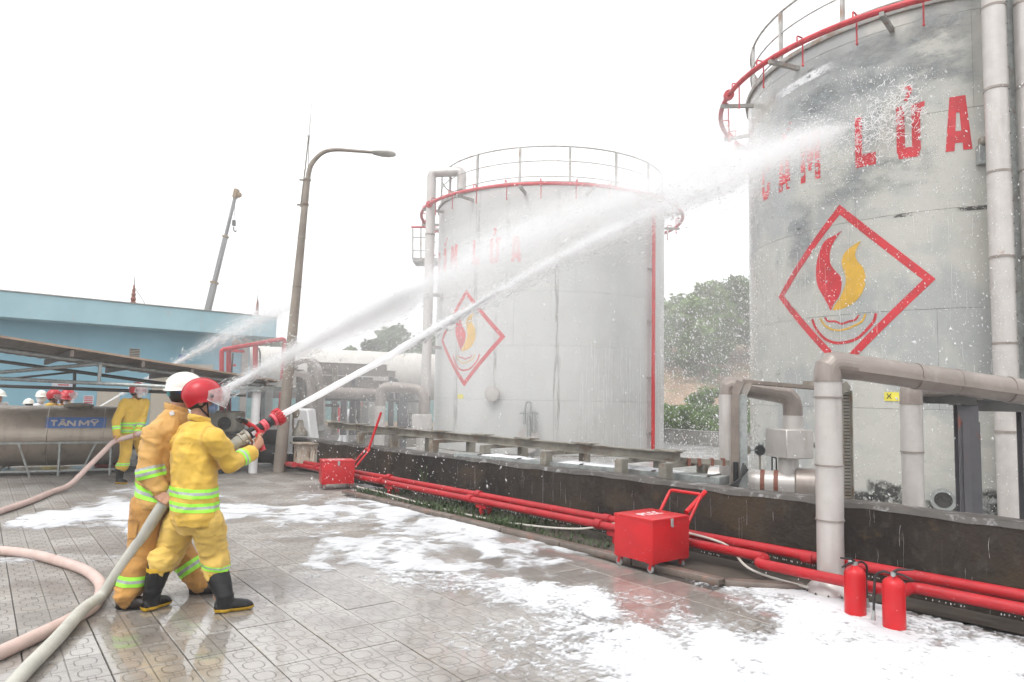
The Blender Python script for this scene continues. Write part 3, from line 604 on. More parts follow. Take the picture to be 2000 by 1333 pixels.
def strip_poly(pts, w):
    q = []; n = len(pts)
    for i in range(n - 1):
        a, b = np.array(pts[i]), np.array(pts[i + 1]); d = (b - a) / np.linalg.norm(b - a); nn = np.array([-d[1], d[0]]) * w / 2
        a = a - d * 0.004; b = b + d * 0.004
        q.append([tuple(a - nn), tuple(b - nn), tuple(b + nn), tuple(a + nn)])
    return q
LET = {
 'C': [[(0, .10), (.15, .10), (.15, .90), (0, .90)], [(.04, .82), (.44, .82), (.40, 1), (.06, 1)], [(.06, 0), (.40, 0), (.44, .18), (.04, .18)], [(.30, .62), (.46, .62), (.44, .9), (.30, .9)], [(.30, .1), (.44, .1), (.46, .36), (.30, .36)]],
 'A': [[(0, 0), (.17, 0), (.24, 1), (.10, 1)], [(.33, 0), (.50, 0), (.40, 1), (.26, 1)], [(.09, .70), (.41, .70), (.40, 1), (.10, 1)], [(.05, .14), (.45, .14), (.435, .36), (.065, .36)]],
 'M': [[(0, 0), (.15, 0), (.15, 1), (0, 1)], [(.45, 0), (.60, 0), (.60, 1), (.45, 1)], [(.10, 1), (.24, 1), (.345, .22), (.255, .22)], [(.36, 1), (.50, 1), (.345, .22), (.255, .22)]],
 'L': [[(0, 0), (.16, 0), (.16, 1), (0, 1)], [(.12, 0), (.46, 0), (.46, .24), (.12, .24)]],
 'U': [[(0, .12), (.17, .12), (.17, 1), (0, 1)], [(.31, .12), (.48, .12), (.48, 1), (.31, 1)], [(.04, 0), (.44, 0), (.48, .20), (0, .20)], [(.46, .80), (.56, .88), (.58, 1.02), (.44, 1.0)]]}
MARK = {'circ_acute': [[(.08, 1.07), (.16, 1.07), (.27, 1.22), (.23, 1.26)], [(.34, 1.07), (.42, 1.07), (.27, 1.26), (.23, 1.22)], [(.36, 1.22), (.43, 1.20), (.56, 1.42), (.47, 1.44)]],
        'hook': [[(.16, 1.10), (.24, 1.08), (.36, 1.30), (.30, 1.36)], [(.18, 1.30), (.34, 1.30), (.34, 1.37), (.18, 1.37)]]}
FR = [(0.044, 0.95), (-0.107, 0.89), (-0.283, 0.83), (-0.402, 0.63), (-0.465, 0.38), (-0.446, 0.11), (-0.333, -0.11), (-0.245, -0.26), (-0.188, -0.37), (-0.145, -0.28), (-0.031, -0.14), (0.013, 0.03), (0.0, 0.17), (-0.088, 0.28), (-0.176, 0.41), (-0.195, 0.57), (-0.157, 0.71), (-0.063, 0.85)]
FY = [(0.352, 0.73), (0.195, 0.66), (0.069, 0.56), (0.019, 0.42), (0.05, 0.28), (0.088, 0.13), (0.057, -0.01), (-0.019, -0.17), (-0.151, -0.36), (0.006, -0.36), (0.182, -0.3), (0.308, -0.19), (0.39, -0.04), (0.408, 0.12), (0.371, 0.28), (0.276, 0.41), (0.251, 0.53), (0.295, 0.64)]
AR1 = [(-0.559, -0.49), (-0.471, -0.67), (-0.308, -0.84), (-0.119, -0.92), (0.057, -0.92), (0.251, -0.87), (0.415, -0.73), (0.522, -0.6), (0.559, -0.48)]
AR2 = [(-0.396, -0.49), (-0.308, -0.61), (-0.151, -0.7), (0.031, -0.71), (0.201, -0.66), (0.339, -0.59), (0.396, -0.48)]
AR3 = [(-0.302, -0.48), (-0.239, -0.55), (-0.113, -0.56), (0.0, -0.61), (0.119, -0.58), (0.232, -0.56), (0.289, -0.49)]

def worn_paint(name, src, lo, hi, sc):
    mt = MT[src].copy(); mt.name = name; nt = mt.node_tree; N = nt.nodes; L = nt.links
    b = N['Principled BSDF']; out = N['Material Output']; tc = N.new('ShaderNodeTexCoord'); nz = N.new('ShaderNodeTexNoise'); nz.inputs['Scale'].default_value = sc; nz.inputs['Detail'].default_value = 7; nz.inputs['Roughness'].default_value = 0.65
    L.new(tc.outputs['Object'], nz.inputs['Vector']); mr = N.new('ShaderNodeMapRange'); mr.inputs['From Min'].default_value = lo; mr.inputs['From Max'].default_value = hi; L.new(nz.outputs['Fac'], mr.inputs['Value'])
    tp = N.new('ShaderNodeBsdfTransparent'); ms = N.new('ShaderNodeMixShader'); L.new(mr.outputs[0], ms.inputs[0]); L.new(tp.outputs[0], ms.inputs[1]); L.new(b.outputs[0], ms.inputs[2]); L.new(ms.outputs[0], out.inputs['Surface']); MT[name] = mt
worn_paint('letter_worn', 'letter_red', 0.40, 0.43, 5); worn_paint('letter_fresh', 'letter_red', 0.27, 0.30, 5); worn_paint('yellow_worn', 'letter_yellow', 0.27, 0.3, 5)

def make_tank(loc, R, course, ncourse, rim, shell_mat, label, th_text, z_text, h_text, th_logo, z_logo, seam0, th_lo, th_hi):
    T = thing('storage_tank', (loc[0], loc[1], 0), label, 'tank', 'fuel storage tanks')
    b = np.array([loc[0], loc[1], 0.0]); top = course * ncourse + rim
    P = lambda th, r, z: b + A3(r * math.cos(th), r * math.sin(th), z)
    mb = MB(); nn = 96
    mb.lathe([(R - 0.02, -0.02), (R - 0.02, top - 0.01), (R - 0.4, top + 0.03), (0.02, top + 0.45)], b, n=nn); obj('inner_shell', mb, MT['dark_steel'], T)
    npl = 5
    for c in range(ncourse + (1 if rim > 0.1 else 0)):
        z0 = c * course + 0.002; z1 = (c + 1) * course - 0.002 if c < ncourse else top
        for k in range(npl):
            a0 = seam0 + c * 0.47 + k * 2 * math.pi / npl + 0.0005; a1 = a0 + 2 * math.pi / npl - 0.0010
            m_ = 22; mb = MB(); vs = []; rr_ = R + random.uniform(-0.0015, 0.0015)
            prof = [(rr_ - 0.02, z0), (rr_ - 0.003, z0), (rr_, z0 + 0.004), (rr_, z1 - 0.004), (rr_ - 0.003, z1), (rr_ - 0.02, z1)]
            mb.lathe([(r, z) for r, z in prof], b, n=m_, a0=a0 - math.pi, a1=a1 - math.pi)
            obj('shell_plate', mb, shell_mat, T, angle=12)
    mb = MB(); mb.lathe([(R - 0.02, top - 0.08), (R + 0.05, top - 0.08), (R + 0.06, top - 0.02), (R + 0.05, top), (R - 0.05, top), (R - 0.05, top - 0.02)], b, n=nn); obj('rim', mb, MT['tank_steel'], T)
    mb = MB(); mb.lathe([(R, 0.0), (R + 0.10, 0.0), (R + 0.10, 0.03), (R, 0.03)], b, n=nn); obj('foot_flange', mb, MT['tank_steel'], T)
    # guard rail
    hz = top + 1.02; npst = 16; rail = None
    mb = MB(); mb.tube([P(2 * math.pi * i / 72, R - 0.06, hz) for i in range(72)], 0.022, 8, closed=True); rail = obj('top_rail', mb, MT['rail_steel'], T)
    for zz in (top + 0.6, top + 0.16):
        mb = MB(); mb.tube([P(2 * math.pi * i / 72, R - 0.06, zz) for i in range(72)], 0.016, 6, closed=True); obj('guard_rail', mb, MT['rail_steel'], T)
    for i in range(npst):
        th = seam0 + 0.1 + 2 * math.pi * i / npst
        if math.sin(th - math.atan2(loc[1], loc[0])) is None: continue
        mb = MB(); mb.beam(P(th, R - 0.06, top - 0.04), P(th, R - 0.06, hz), 0.06, 0.06, up=(math.cos(th), math.sin(th), 0)); obj('guard_post', mb, MT['rail_steel'], T)
    # red cooling ring with brackets and sprinklers
    Rr = R + 0.57; zr = top - 0.24
    mb = MB(); a0 = th_lo; a1 = th_hi; mb.tube([P(a0 + (a1 - a0) * i / 80, Rr, zr) for i in range(81)], 0.05, 10); ring = obj('cooling_ring', mb, MT['red_faded'], T)
    k = 0; th = a0 + 0.05
    while th < a1 - 0.03:
        if k % 2 == 0:
            mb = MB(); mb.beam(P(th, R - 0.01, zr - 0.09), P(th, Rr + 0.08, zr - 0.09), 0.07, 0.07); obj('ring_bracket', mb, MT['tank_steel'], ring)
        t2 = th + 0.13
        mb = MB(); p = P(t2, Rr, zr); q = P(t2, Rr - 0.14, zr); mb.tube(bend([p, p + A3(0, 0, 0.15), q + A3(0, 0, 0.15), q + A3(0, 0, -0.32)], 0.03, 3), 0.014, 6); mb.sphere(q + A3(0, 0, -0.34), 0.024, 8); obj('sprinkler', mb, MT['red_faded'], ring)
        th += 0.235; k += 1
    for t3 in (a0 + 0.02, a0 + 0.60):
        mb = MB(); p = P(t3, Rr, zr); tn = A3(-math.sin(t3), math.cos(t3), 0); mb.cyl(p - tn * 0.05, p + tn * 0.05, 0.10, 14); obj('pipe_flange', mb, MT['red_faded'], ring)
    # lettering and emblem painted on the shell
    txt = [('C', 0.0, None), ('A', 0.62, 'circ_acute'), ('M', 1.22, None), ('L', 2.27, None), ('U', 2.90, 'hook'), ('A', 3.56, None)]
    for i, (ch, u0, mk) in enumerate(txt):
        sc = h_text; kx = 0.82; polys = [[(x * sc * kx + u0, y * sc) for x, y in q] for q in LET[ch]]
        if mk: polys += [[(x * sc * kx + u0, y * sc) for x, y in q] for q in MARK[mk]]
        mb = wrapped_poly(polys, R + 0.0045, th_text, z_text); mb.v = [tuple(np.array(q) + b) for q in mb.v]
        obj('letter', mb, MT['letter_worn'] if i < 3 else MT['letter_fresh'], T)
    dm = []; hd = 1.40; wd = 0.085
    c4 = [(0, hd), (hd, 0), (0, -hd), (-hd, 0)]
    for i in range(4):
        p_, q_ = np.array(c4[i]), np.array(c4[(i + 1) % 4]); k_ = 1 - wd * 2 / hd
        dm.append([tuple(p_), tuple(q_), tuple(q_ * k_), tuple(p_ * k_)])
    def paint(name, polys, mat):
        q = []
        for pl in polys:
            if len(pl) == 4 and max(np.hypot(*(np.array(pl[0]) - np.array(pl[1]))), 0) > 0.8:
                A_, B_, C_, D_ = map(np.array, pl)
                for s_ in range(10):
                    t0, t1 = s_ / 10, (s_ + 1) / 10; q.append([tuple(A_ + (B_ - A_) * t0), tuple(A_ + (B_ - A_) * t1), tuple(D_ + (C_ - D_) * t1), tuple(D_ + (C_ - D_) * t0)])
            else: q.append(pl)
        mb = wrapped_poly(q, R + 0.0045, th_logo, z_logo); mb.v = [tuple(np.array(v) + b) for v in mb.v]; return obj(name, mb, mat, T)
    paint('diamond_border', dm, MT['letter_fresh'])
    def sm(pts):
        p = [A3(x, y, 0) for x, y in pts]; return [(q[0], q[1]) for q in spline(p + [p[0]], 3)[:-1]]
    paint('red_flame', [sm(FR)], MT['letter_fresh']); paint('yellow_flame', [sm(FY)], MT['yellow_worn'])
    for pts, w, mm in ((AR1, 0.045, 'letter_fresh'), (AR2, 0.03, 'yellow_worn'), (AR3, 0.03, 'letter_fresh')):
        p = [(q[0], q[1]) for q in spline([A3(x, y, 0) for x, y in pts], 3)]; paint('ripple_arc', strip_poly(p, w), MT[mm])
    return T, P, top
R1, R2 = 3.66, 3.60
C1, C2 = (1.20, 22.9), (8.415, 13.68)
TK1, P1, top1 = make_tank(C1, R1, 1.5, 5, 0.08, MT['tank_paint'], 'white fuel storage tank farther back behind the spray, whole in view', R_(-166), 5.33, 0.72, R_(-134.0), 3.24, R_(-90.5), R_(-188), R_(168))
TK2, P2, top2 = make_tank(C2, R2, 1.53, 5, 0.29, MT['tank_wet'], 'large grey white fuel tank at the right, cut by the frame edge', R_(-177), 5.47, 0.85, R_(-145.4), 3.52, R_(-150), R_(-215), R_(140))
# fittings on the far tank
mb = MB(); th = R_(-39); p0 = P1(th, R1 + 0.10, 0.1); mb.tube([p0, P1(th, R1 + 0.10, top1 - 0.3), P1(th, R1 + 0.57, top1 - 0.24)], 0.055, 10); rp = obj('red_riser', mb, MT['red_paint'], TK1)
for zz in (0.6, 2.2, 3.85, 5.4):
    mb = MB(); tn = A3(-math.sin(th), math.cos(th), 0); c = P1(th, R1 + 0.03, zz); mb.beam(c - tn * 0.2, c + tn * 0.12, 0.06, 0.05); obj('riser_clamp', mb, MT['tank_steel'], rp)
for th, zz, r in ((R_(-101), 0.42, 0.34), (R_(-117), 1.65, 0.22)):
    c = P1(th, R1, zz); ax = A3(math.cos(th), math.sin(th), 0); mb = MB(); mb.lathe([(r * 0.8, 0), (r * 0.8, 0.12), (r, 0.12), (r, 0.16), (0.01, 0.17)], c, ax, 28)
    for k in range(16):
        a = 2 * math.pi * k / 16; e1 = A3(-ax[1], ax[0], 0); q = c + ax * 0.17 + (e1 * math.cos(a) + A3(0, 0, 1) * math.sin(a)) * r * 0.9; mb.sphere(q, 0.014, 6)
    obj('manhole_cover', mb, MT['insulation'], TK1)
mb = MB(); th = R_(-100.5); q = P1(th, R1 + 0.2, 0.35); mb.cyl(q, q + A3(0, 0, 0.75), 0.05); mb.cyl(q + A3(-0.12, 0, 0.5), q + A3(-0.12, 0, 0.85), 0.035); mb.cyl(q + A3(0.13, 0, 0.3), q + A3(0.13, 0, 0.85), 0.05); mb.cyl(q + A3(-0.25, 0, 0.8), q + A3(0.25, 0, 0.8), 0.02)
mb.tube(bend([q + A3(-0.12, 0, 0.85), q + A3(-0.08, 0, 1.1), q + A3(0.05, 0, 1.1), q + A3(0.05, 0, 0.8)], 0.06, 4), 0.025); obj('level_gauge', mb, MT['galvanised'], TK1)
mb = wrapped_poly([[(-0.13, -0.06), (0.13, -0.06), (0.13, 0.06), (-0.13, 0.06)]], R1 + 0.012, R_(-136.2), 1.56); mb.v = [tuple(np.array(v) + A3(*C1, 0)) for v in mb.v]; obj('notice_plate', mb, MT['sign_yellow'], TK1)
# vapour pipe beside the far tank
vp = thing('vapour_pipe', S(828, 845, 21.2) * A3(1, 1, 0), 'tall pale vertical pipe running up the left side of the far tank', 'pipe')
b0 = S(836, 600, 21.2); top_z = S(846, 338, 21.2)[2]
mb = MB(); e1 = A3(b0[0], b0[1], 0.02); e2 = A3(b0[0], b0[1], top_z); e3 = S(902, 352, 21.0); e3[2] = top_z; e4 = e3 + A3(0, 0, -0.6)
mb.tube(bend([e1, e2, e3, e4], 0.16, 5), 0.145, 16); obj('riser', mb, MT['insulation'], vp)
for zz in (1.4, 3.4, 4.9, 6.4):
    mb = MB(); mb.cyl(e1 + A3(0, 0, zz), e1 + A3(0, 0, zz + 0.05), 0.158, 16); obj('band', mb, MT['insulation_brown'], vp)
for zz in (3.0, 4.6):
    mb = MB(); mb.beam(e1 + A3(0, 0, zz), e1 + A3(0.85, 0.5, zz), 0.08, 0.1); obj('stay', mb, MT['tank_steel'], vp)
# small landing with rail on the far tank's left
pl = thing('tank_landing', S(822, 508, 22.6), 'small railed landing hanging on the left of the far tank', 'landing')
q = lambda px, py: S(px, py, 22.6)
mb = MB(); c0 = q(806, 508); c1 = q(856, 508); mb.beam(c0 + A3(0, 0.4, 0), c1 + A3(0, 0.4, 0), 0.9, 0.12); obj('deck', mb, MT['tank_steel'], pl)
for px in (806, 822, 846):
    mb = MB(); mb.beam(q(px, 506), q(px, 446), 0.05, 0.05); obj('rail_post', mb, MT['rail_steel'], pl)
for py, mm, r in ((444, 'red_faded', 0.035), (464, 'rail_steel', 0.02), (490, 'rail_steel', 0.02)):
    mb = MB(); mb.tube([q(803, py), q(830, py), q(852, py + 10)], r, 8); obj('landing_rail', mb, MT[mm], pl)
# fittings on the near tank: pipes, manhole, sign, damaged seam
for i, px in enumerate((1947, 1999)):
    dp = thing('downpipe', A3(0, 0, 0), ['ribbed pale insulated riser up the right tank, left one of two', 'pale insulated riser at the right tank on the very frame edge'][i], 'pipe', 'risers on the near tank')
    base = S(px + 20 + 14 * i, 800, 9.75 - i * 0.1); dp.location = Vector((base[0], base[1], 0)); z = 0.05; k = 0
    while z < top2 + 0.8:
        ln = 1.22; mb = MB(); mb.cyl((base[0], base[1], z), (base[0], base[1], z + ln), 0.148 + 0.004 * (k % 2), 20); obj('jacket_section', mb, MT['insulation'], dp); z += ln - 0.01; k += 1
        mb = MB(); mb.cyl((base[0], base[1], z - 0.02), (base[0], base[1], z + 0.015), 0.158, 20); obj('seam_band', mb, MT['insulation_brown'], dp)
    for j in range(24):
        mb = MB(); mb.sphere((base[0] + 0.10, base[1] - 0.112, 0.3 + j * 0.32), 0.011, 6); obj('rivet', mb, MT['dark_steel'], dp)
    mb = MB(); mb.box((base[0] + 0.22, base[1] + 0.02, top2 / 2), (0.12, 0.02, top2)); obj('riser_plate', mb, MT['galvanised'], dp)
th = R_(-122.8); ax = A3(math.cos(th), math.sin(th), 0); c = P2(th, R2, 0.20); mb = MB(); mb.lathe([(0.13, 0), (0.13, 0.07), (0.17, 0.07), (0.17, 0.09), (0.12, 0.09), (0.12, 0.03), (0.01, 0.03)], c, ax, 28); obj('drain_nozzle', mb, MT['galvanised'], TK2)
mb = MB(); mb.lathe([(0.117, 0.032), (0.01, 0.034)], c, ax, 24); obj('nozzle_bore', mb, MT['dark_steel'], TK2)
mb = wrapped_poly([[(-0.13, -0.07), (0.13, -0.07), (0.13, 0.07), (-0.13, 0.07)]], R2 + 0.012, R_(-132.9), 1.72); mb.v = [tuple(np.array(v) + A3(*C2, 0)) for v in mb.v]; sg = obj('notice_plate', mb, MT['sign_yellow'], TK2)
mb = wrapped_poly(strip_poly([(-0.09, -0.03), (-0.03, 0.04)], 0.012) + strip_poly([(-0.09, 0.04), (-0.03, -0.03)], 0.012), R2 + 0.016, R_(-132.9), 1.72); mb.v = [tuple(np.array(v) + A3(*C2, 0)) for v in mb.v]; obj('cross_mark', mb, MT['black'], sg)
mb = MB(); q = P2(R_(-113.2), R2 + 0.03, 5.35); mb.box(q, (0.12, 0.10, 0.30)); obj('torn_bracket', mb, MT['galvanised'], TK2, bevel=0.01)
mb = MB(); mb.box(q + A3(0.03, -0.02, 0.2), (0.14, 0.12, 0.14)); obj('rusty_stub', mb, MT['rusty_steel'], TK2, bevel=0.03)

# weathering that sits on the shells: rust runs on the welds, peeled black patches, mould at the foot, a tongue of foam
def cyl_hit(px, py, C, R):
    d = ray(px, py); o = np.array([0.0, 0.0]) - np.array(C); a = d[:2] @ d[:2]; b = 2 * o @ d[:2]; c = o @ o - R * R; D = b * b - 4 * a * c
    if D < 0: return None
    t = (-b - math.sqrt(D)) / (2 * a); p = A3(0, 0, CAM_Z) + d * t; return math.atan2(p[1] - C[1], p[0] - C[0]), p[2]
def stain_mat(name, col, sc, lo, hi, rough=0.6):
    pm(name, col, rough, var=0.2, vscale=8); mt = MT[name]; N = mt.node_tree.nodes; L = mt.node_tree.links; tc = N.new('ShaderNodeTexCoord'); mp = N.new('ShaderNodeMapping'); mp.inputs['Scale'].default_value = sc; L.new(tc.outputs['Object'], mp.inputs['Vector'])
    nz = N.new('ShaderNodeTexNoise'); nz.inputs['Scale'].default_value = 1; nz.inputs['Detail'].default_value = 8; nz.inputs['Roughness'].default_value = 0.7; L.new(mp.outputs[0], nz.inputs['Vector']); mr = N.new('ShaderNodeMapRange'); mr.inputs['From Min'].default_value = lo; mr.inputs['From Max'].default_value = hi; L.new(nz.outputs['Fac'], mr.inputs['Value'])
    at = N.new('ShaderNodeAttribute'); at.attribute_name = 'edge'; mu = N.new('ShaderNodeMath'); mu.operation = 'MULTIPLY'; L.new(mr.outputs[0], mu.inputs[0]); L.new(at.outputs['Fac'], mu.inputs[1])
    tp = N.new('ShaderNodeBsdfTransparent'); ms = N.new('ShaderNodeMixShader'); L.new(mu.outputs[0], ms.inputs[0]); L.new(tp.outputs[0], ms.inputs[1]); L.new(N['Principled BSDF'].outputs[0], ms.inputs[2]); L.new(ms.outputs[0], N['Material Output'].inputs['Surface'])
stain_mat('rust_run', (0.24, 0.215, 0.19), (22, 22, 1.3), 0.46, 0.70); stain_mat('peel_black', (0.035, 0.03, 0.025), (14, 14, 22), 0.44, 0.50); stain_mat('mould', (0.03, 0.03, 0.028), (9, 9, 9), 0.42, 0.54); stain_mat('foam_tongue', (0.78, 0.79, 0.80), (4, 4, 9), 0.36, 0.5); stain_mat('wet_grey', (0.30, 0.32, 0.325), (1.2, 1.2, 2.6), 0.40, 0.72, 0.25)
def shell_stain(name, T, C, R, th, z, du, dz, mat, lift=0.003, tilt=0.0):
    nu, nv = 10, 14; vs = []; fs = []; ed = []
    for i in range(nu + 1):
        for j in range(nv + 1):
            a = i / nu * 2 - 1; b = j / nv * 2 - 1; q = th + (a * du) / R; zz = z + b * dz + tilt * a * du
            vs.append((C[0] + (R + lift) * math.cos(q), C[1] + (R + lift) * math.sin(q), zz)); ed.append(max(0.0, 1 - max(abs(a), abs(b)) ** 3))
    for i in range(nu):
        for j in range(nv): k = i * (nv + 1) + j; fs.append((k, k + nv + 1, k + nv + 2, k + 1))
    mb = MB(); mb.add(vs, fs); o = obj(name, mb, MT[mat], T, angle=180); at = o.data.attributes.new('edge', 'FLOAT', 'POINT'); at.data.foreach_set('value', np.array(ed, np.float32)); return o
for th, z, du, dz in ((-90, 4.0, 0.07, 3.5), (-88.6, 1.6, 0.05, 1.6), (-112, 5.9, 0.05, 1.3), (-128, 5.0, 0.10, 2.2), (-140, 1.8, 0.12, 1.6), (-117, 2.6, 0.05, 1.4), (-72, 6.6, 0.04, 0.8)): shell_stain('rust_run', TK1, C1, R1, R_(th), z, du, dz, 'rust_run')
for px_, py_, du, dz in ((1763, 421, 0.14, 0.030), (1905, 407, 0.26, 0.036), (1560, 448, 0.05, 0.02)):
    h_ = cyl_hit(px_, py_, C2, R2); shell_stain('peeled_paint', TK2, C2, R2, h_[0], h_[1], du, dz, 'peel_black')
for px_, py_, du, dz in ((1730, 965, 0.30, 0.22), (1955, 985, 0.30, 0.22), (1690, 985, 0.35, 0.12), (1860, 1000, 0.4, 0.08)):
    h_ = cyl_hit(px_, py_, C2, R2); shell_stain('mould_patch', TK2, C2, R2, h_[0], max(h_[1], 0.1), du, dz, 'mould')
h_ = cyl_hit(1565, 160, C2, R2); shell_stain('foam_tongue', TK2, C2, R2, h_[0], h_[1], 0.75, 0.10, 'foam_tongue', 0.006, 0.05)
for px_, py_, du, dz in ((1640, 150, 0.9, 0.55), (1760, 110, 0.8, 0.5), (1840, 90, 0.5, 0.9), (1700, 345, 1.0, 0.35), (1580, 220, 0.6, 0.4), (1560, 480, 0.35, 0.9)):
    h_ = cyl_hit(px_, py_, C2, R2); shell_stain('wet_patch', TK2, C2, R2, h_[0], h_[1], du, dz, 'wet_grey', 0.0025)
# ------------------------------------------------------------------ red water mains along the wall
def main_pipe(label, off, z, s0, s1, path=None, r=0.045):
    t = thing('water_main', wl(s0, off, 0), label, 'pipe', 'red mains along the bund wall')
    pts = path or [wl(s0, off, z - 0.025), wl(s1, off, z + 0.025)]
    mb = MB(); mb.tube(bend(pts, 0.09, 4), r, 14); obj('pipe_run', mb, MT['red_pipe'], t)
    s = s0 + 0.8
    while s < s1:
        mb = MB(); c = wl(s, off, z); mb.cyl(c - WA * 0.05, c + WA * 0.05, r + 0.012, 14); obj('coupling', mb, MT['red_pipe'], t)
        mb = MB(); mb.box(wl(s + 0.25, off, (z - r) / 2 + 0.01), (0.05, 0.05, max(0.05, z - r)), (WA, WN, A3(0, 0, 1))); mb.box(wl(s + 0.25, off + 0.02, z - r - 0.025), (0.22, 0.08, 0.05), (WA, WN, A3(0, 0, 1))); obj('support', mb, MT['red_pipe'], t)
        s += 2.35
    return t
main_pipe('red water main closest to the dark bund wall, the upper of two', -0.235, 0.245, -1.0, 13.5)
z = 0.20
pts = [wl(-1.0, -0.38, z - 0.02), wl(8.9, -0.38, z), wl(8.9, -0.60, z - 0.01), wl(10.1, -0.60, z - 0.01), wl(10.1, -0.38, z), wl(13.5, -0.38, z)]
main_pipe('red water main nearest the kerb with a sideways kink by the pillar pipe', -0.38, z, -1.0, 8.4, pts)
t = thing('feed_hose', wl(5, -0.28, 0), 'thin cream hose lying along the red mains', 'hose')
mb = MB(); mb.tube(spline([wl(1.2, -0.46, 0.04), wl(2.2, -0.50, 0.05), wl(3.4, -0.55, 0.035), wl(4.6, -0.62, 0.04), wl(5.6, -0.58, 0.05), wl(6.6, -0.46, 0.12), wl(7.2, -0.31, 0.27), wl(7.7, -0.31, 0.28), wl(8.4, -0.32, 0.24), wl(8.8, -0.46, 0.08), wl(9.6, -0.5, 0.04)], 8), 0.012, 8); obj('hose_line', mb, MT['wire'], t)

# ------------------------------------------------------------------ big insulated pipe standing before the wall
bp_ = thing('pillar_pipe', (2.74, 6.12, 0), 'stout pale insulated pipe rising before the wall and bending right', 'pipe')
px, py = 2.74, 6.12; zt = 1.955; r = 0.108
secs = [(0.12, 0.62), (0.62, 1.08), (1.08, 1.66), (1.66, 1.80)]
for i, (a, c) in enumerate(secs):
    mb = MB(); mb.cyl((px, py, a), (px, py, c + 0.012), r + 0.003 * (i % 2), 28); obj('jacket_section', mb, MT['insulation'], bp_)
    mb = MB(); mb.cyl((px, py, c - 0.004), (px, py, c + 0.010), r + 0.009, 28); obj('seam_band', mb, MT['insulation_brown'], bp_)
hd_ = nrm(A3(1.0, 0.10, -0.115)); e0 = A3(px, py, 1.80)
ebp = bend([e0, A3(px, py, zt), A3(px, py, zt) + hd_ * 0.26], 0.2, 3); mb = MB(); mb.tube(ebp, r + 0.006, 24); obj('elbow', mb, MT['insulation_brown'], bp_, angle=15)
h0 = A3(px, py, zt) + hd_ * 0.2; Ls = [0.0, 0.62, 1.0, 1.5, 2.2, 3.0]
for i in range(5):
    mb = MB(); mb.cyl(h0 + hd_ * Ls[i], h0 + hd_ * (Ls[i + 1] + 0.02), r + 0.002 + 0.004 * (i % 2), 28); obj('jacket_section', mb, MT['insulation_brown'], bp_)
    mb = MB(); mb.cyl(h0 + hd_ * (Ls[i + 1] - 0.01), h0 + hd_ * (Ls[i + 1] + 0.012), r + 0.010, 28); obj('seam_band', mb, MT['insulation_brown'], bp_)
mb = MB(); pv = np.cross(hd_, A3(0, 0, 1)); mb.beam(h0 + hd_ * 0.02 + pv * r - A3(0, 0, 0.02), h0 + hd_ * 1.9 + pv * (r + 0.004) - A3(0, 0, 0.02), 0.012, 0.04); obj('lap_joint', mb, MT['insulation_brown'], bp_)
mb = MB(); mb.lathe([(0.20, 0.0), (0.19, 0.05), (0.15, 0.10), (r + 0.01, 0.14), (r, 0.15)], (px, py, 0), n=28); obj('base_skirt', mb, MT['insulation'], bp_)
for k in range(12):
    a = 2 * math.pi * k / 12; mb = MB(); mb.sphere((px + 0.2 * math.cos(a), py + 0.2 * math.sin(a), 0.03), 0.009, 6); obj('rivet', mb, MT['dark_steel'], bp_)

# second riser behind the wall, black girders, post
t = thing('riser_pipe', S(1780, 800, 7.4) * A3(1, 1, 0), 'pale insulated riser behind the wall ending under the black girder', 'pipe')
b0 = S(1781, 850, 7.4); x0, y0 = b0[0], b0[1]
for i, (a, c) in enumerate([(0.0, 1.12), (1.12, 1.62)]):
    mb = MB(); mb.cyl((x0, y0, a), (x0, y0, c), 0.102 + 0.004 * i, 26); obj('jacket_section', mb, MT['insulation'], t)
    mb = MB(); mb.cyl((x0, y0, c - 0.006), (x0, y0, c + 0.01), 0.112, 26); obj('seam_band', mb, MT['insulation_brown'], t)
mb = MB(); mb.tube(bend([A3(x0, y0, 1.62), A3(x0, y0, 1.80), A3(x0 + 0.7, y0 + 0.25, 1.80), A3(x0 + 2.2, y0 + 0.7, 1.70)], 0.15, 4), 0.108, 20); obj('elbow_run', mb, MT['insulation_brown'], t, angle=15)
t = thing('pipe_support', S(1887, 900, 7.7) * A3(1, 1, 0), 'dark steel post with rust carrying two black girders at right', 'support')
p0 = S(1802, 776, 7.5); p1 = S(1907, 780, 7.5); z_ = p0[2]; p1[2] = z_
mb = MB(); mb.ibeam(p0, p1, 0.10, 0.135, 0.014); obj('girder', mb, MT['dark_steel'], t)
p2 = S(1905, 792, 7.62); p3 = S(2080, 796, 7.62); p3[2] = p2[2]; mb = MB(); mb.ibeam(p2, p3, 0.10, 0.125, 0.014); obj('girder', mb, MT['dark_steel'], t)
pb = S(1888, 870, 7.56); mb = MB(); mb.ibeam((pb[0], pb[1], 0), (pb[0], pb[1], p0[2] - 0.0685), 0.19, 0.16, 0.014, up=(0.3, 1, 0)); mb.box((pb[0] + 0.004, pb[1] - 0.075, 0.72), (0.185, 0.012, 1.44)); obj('post', mb, MT['post_steel'], t)
mb = MB(); mb.box((pb[0], pb[1], p0[2] - 0.074), (0.24, 0.2, 0.012)); obj('cap_plate', mb, MT['dark_steel'], t)
pb2 = S(2012, 870, 7.62); mb = MB(); mb.ibeam((pb2[0], pb2[1], 0), (pb2[0], pb2[1], p2[2] - 0.064), 0.19, 0.16, 0.014, up=(0.3, 1, 0)); obj('post', mb, MT['post_steel'], t)
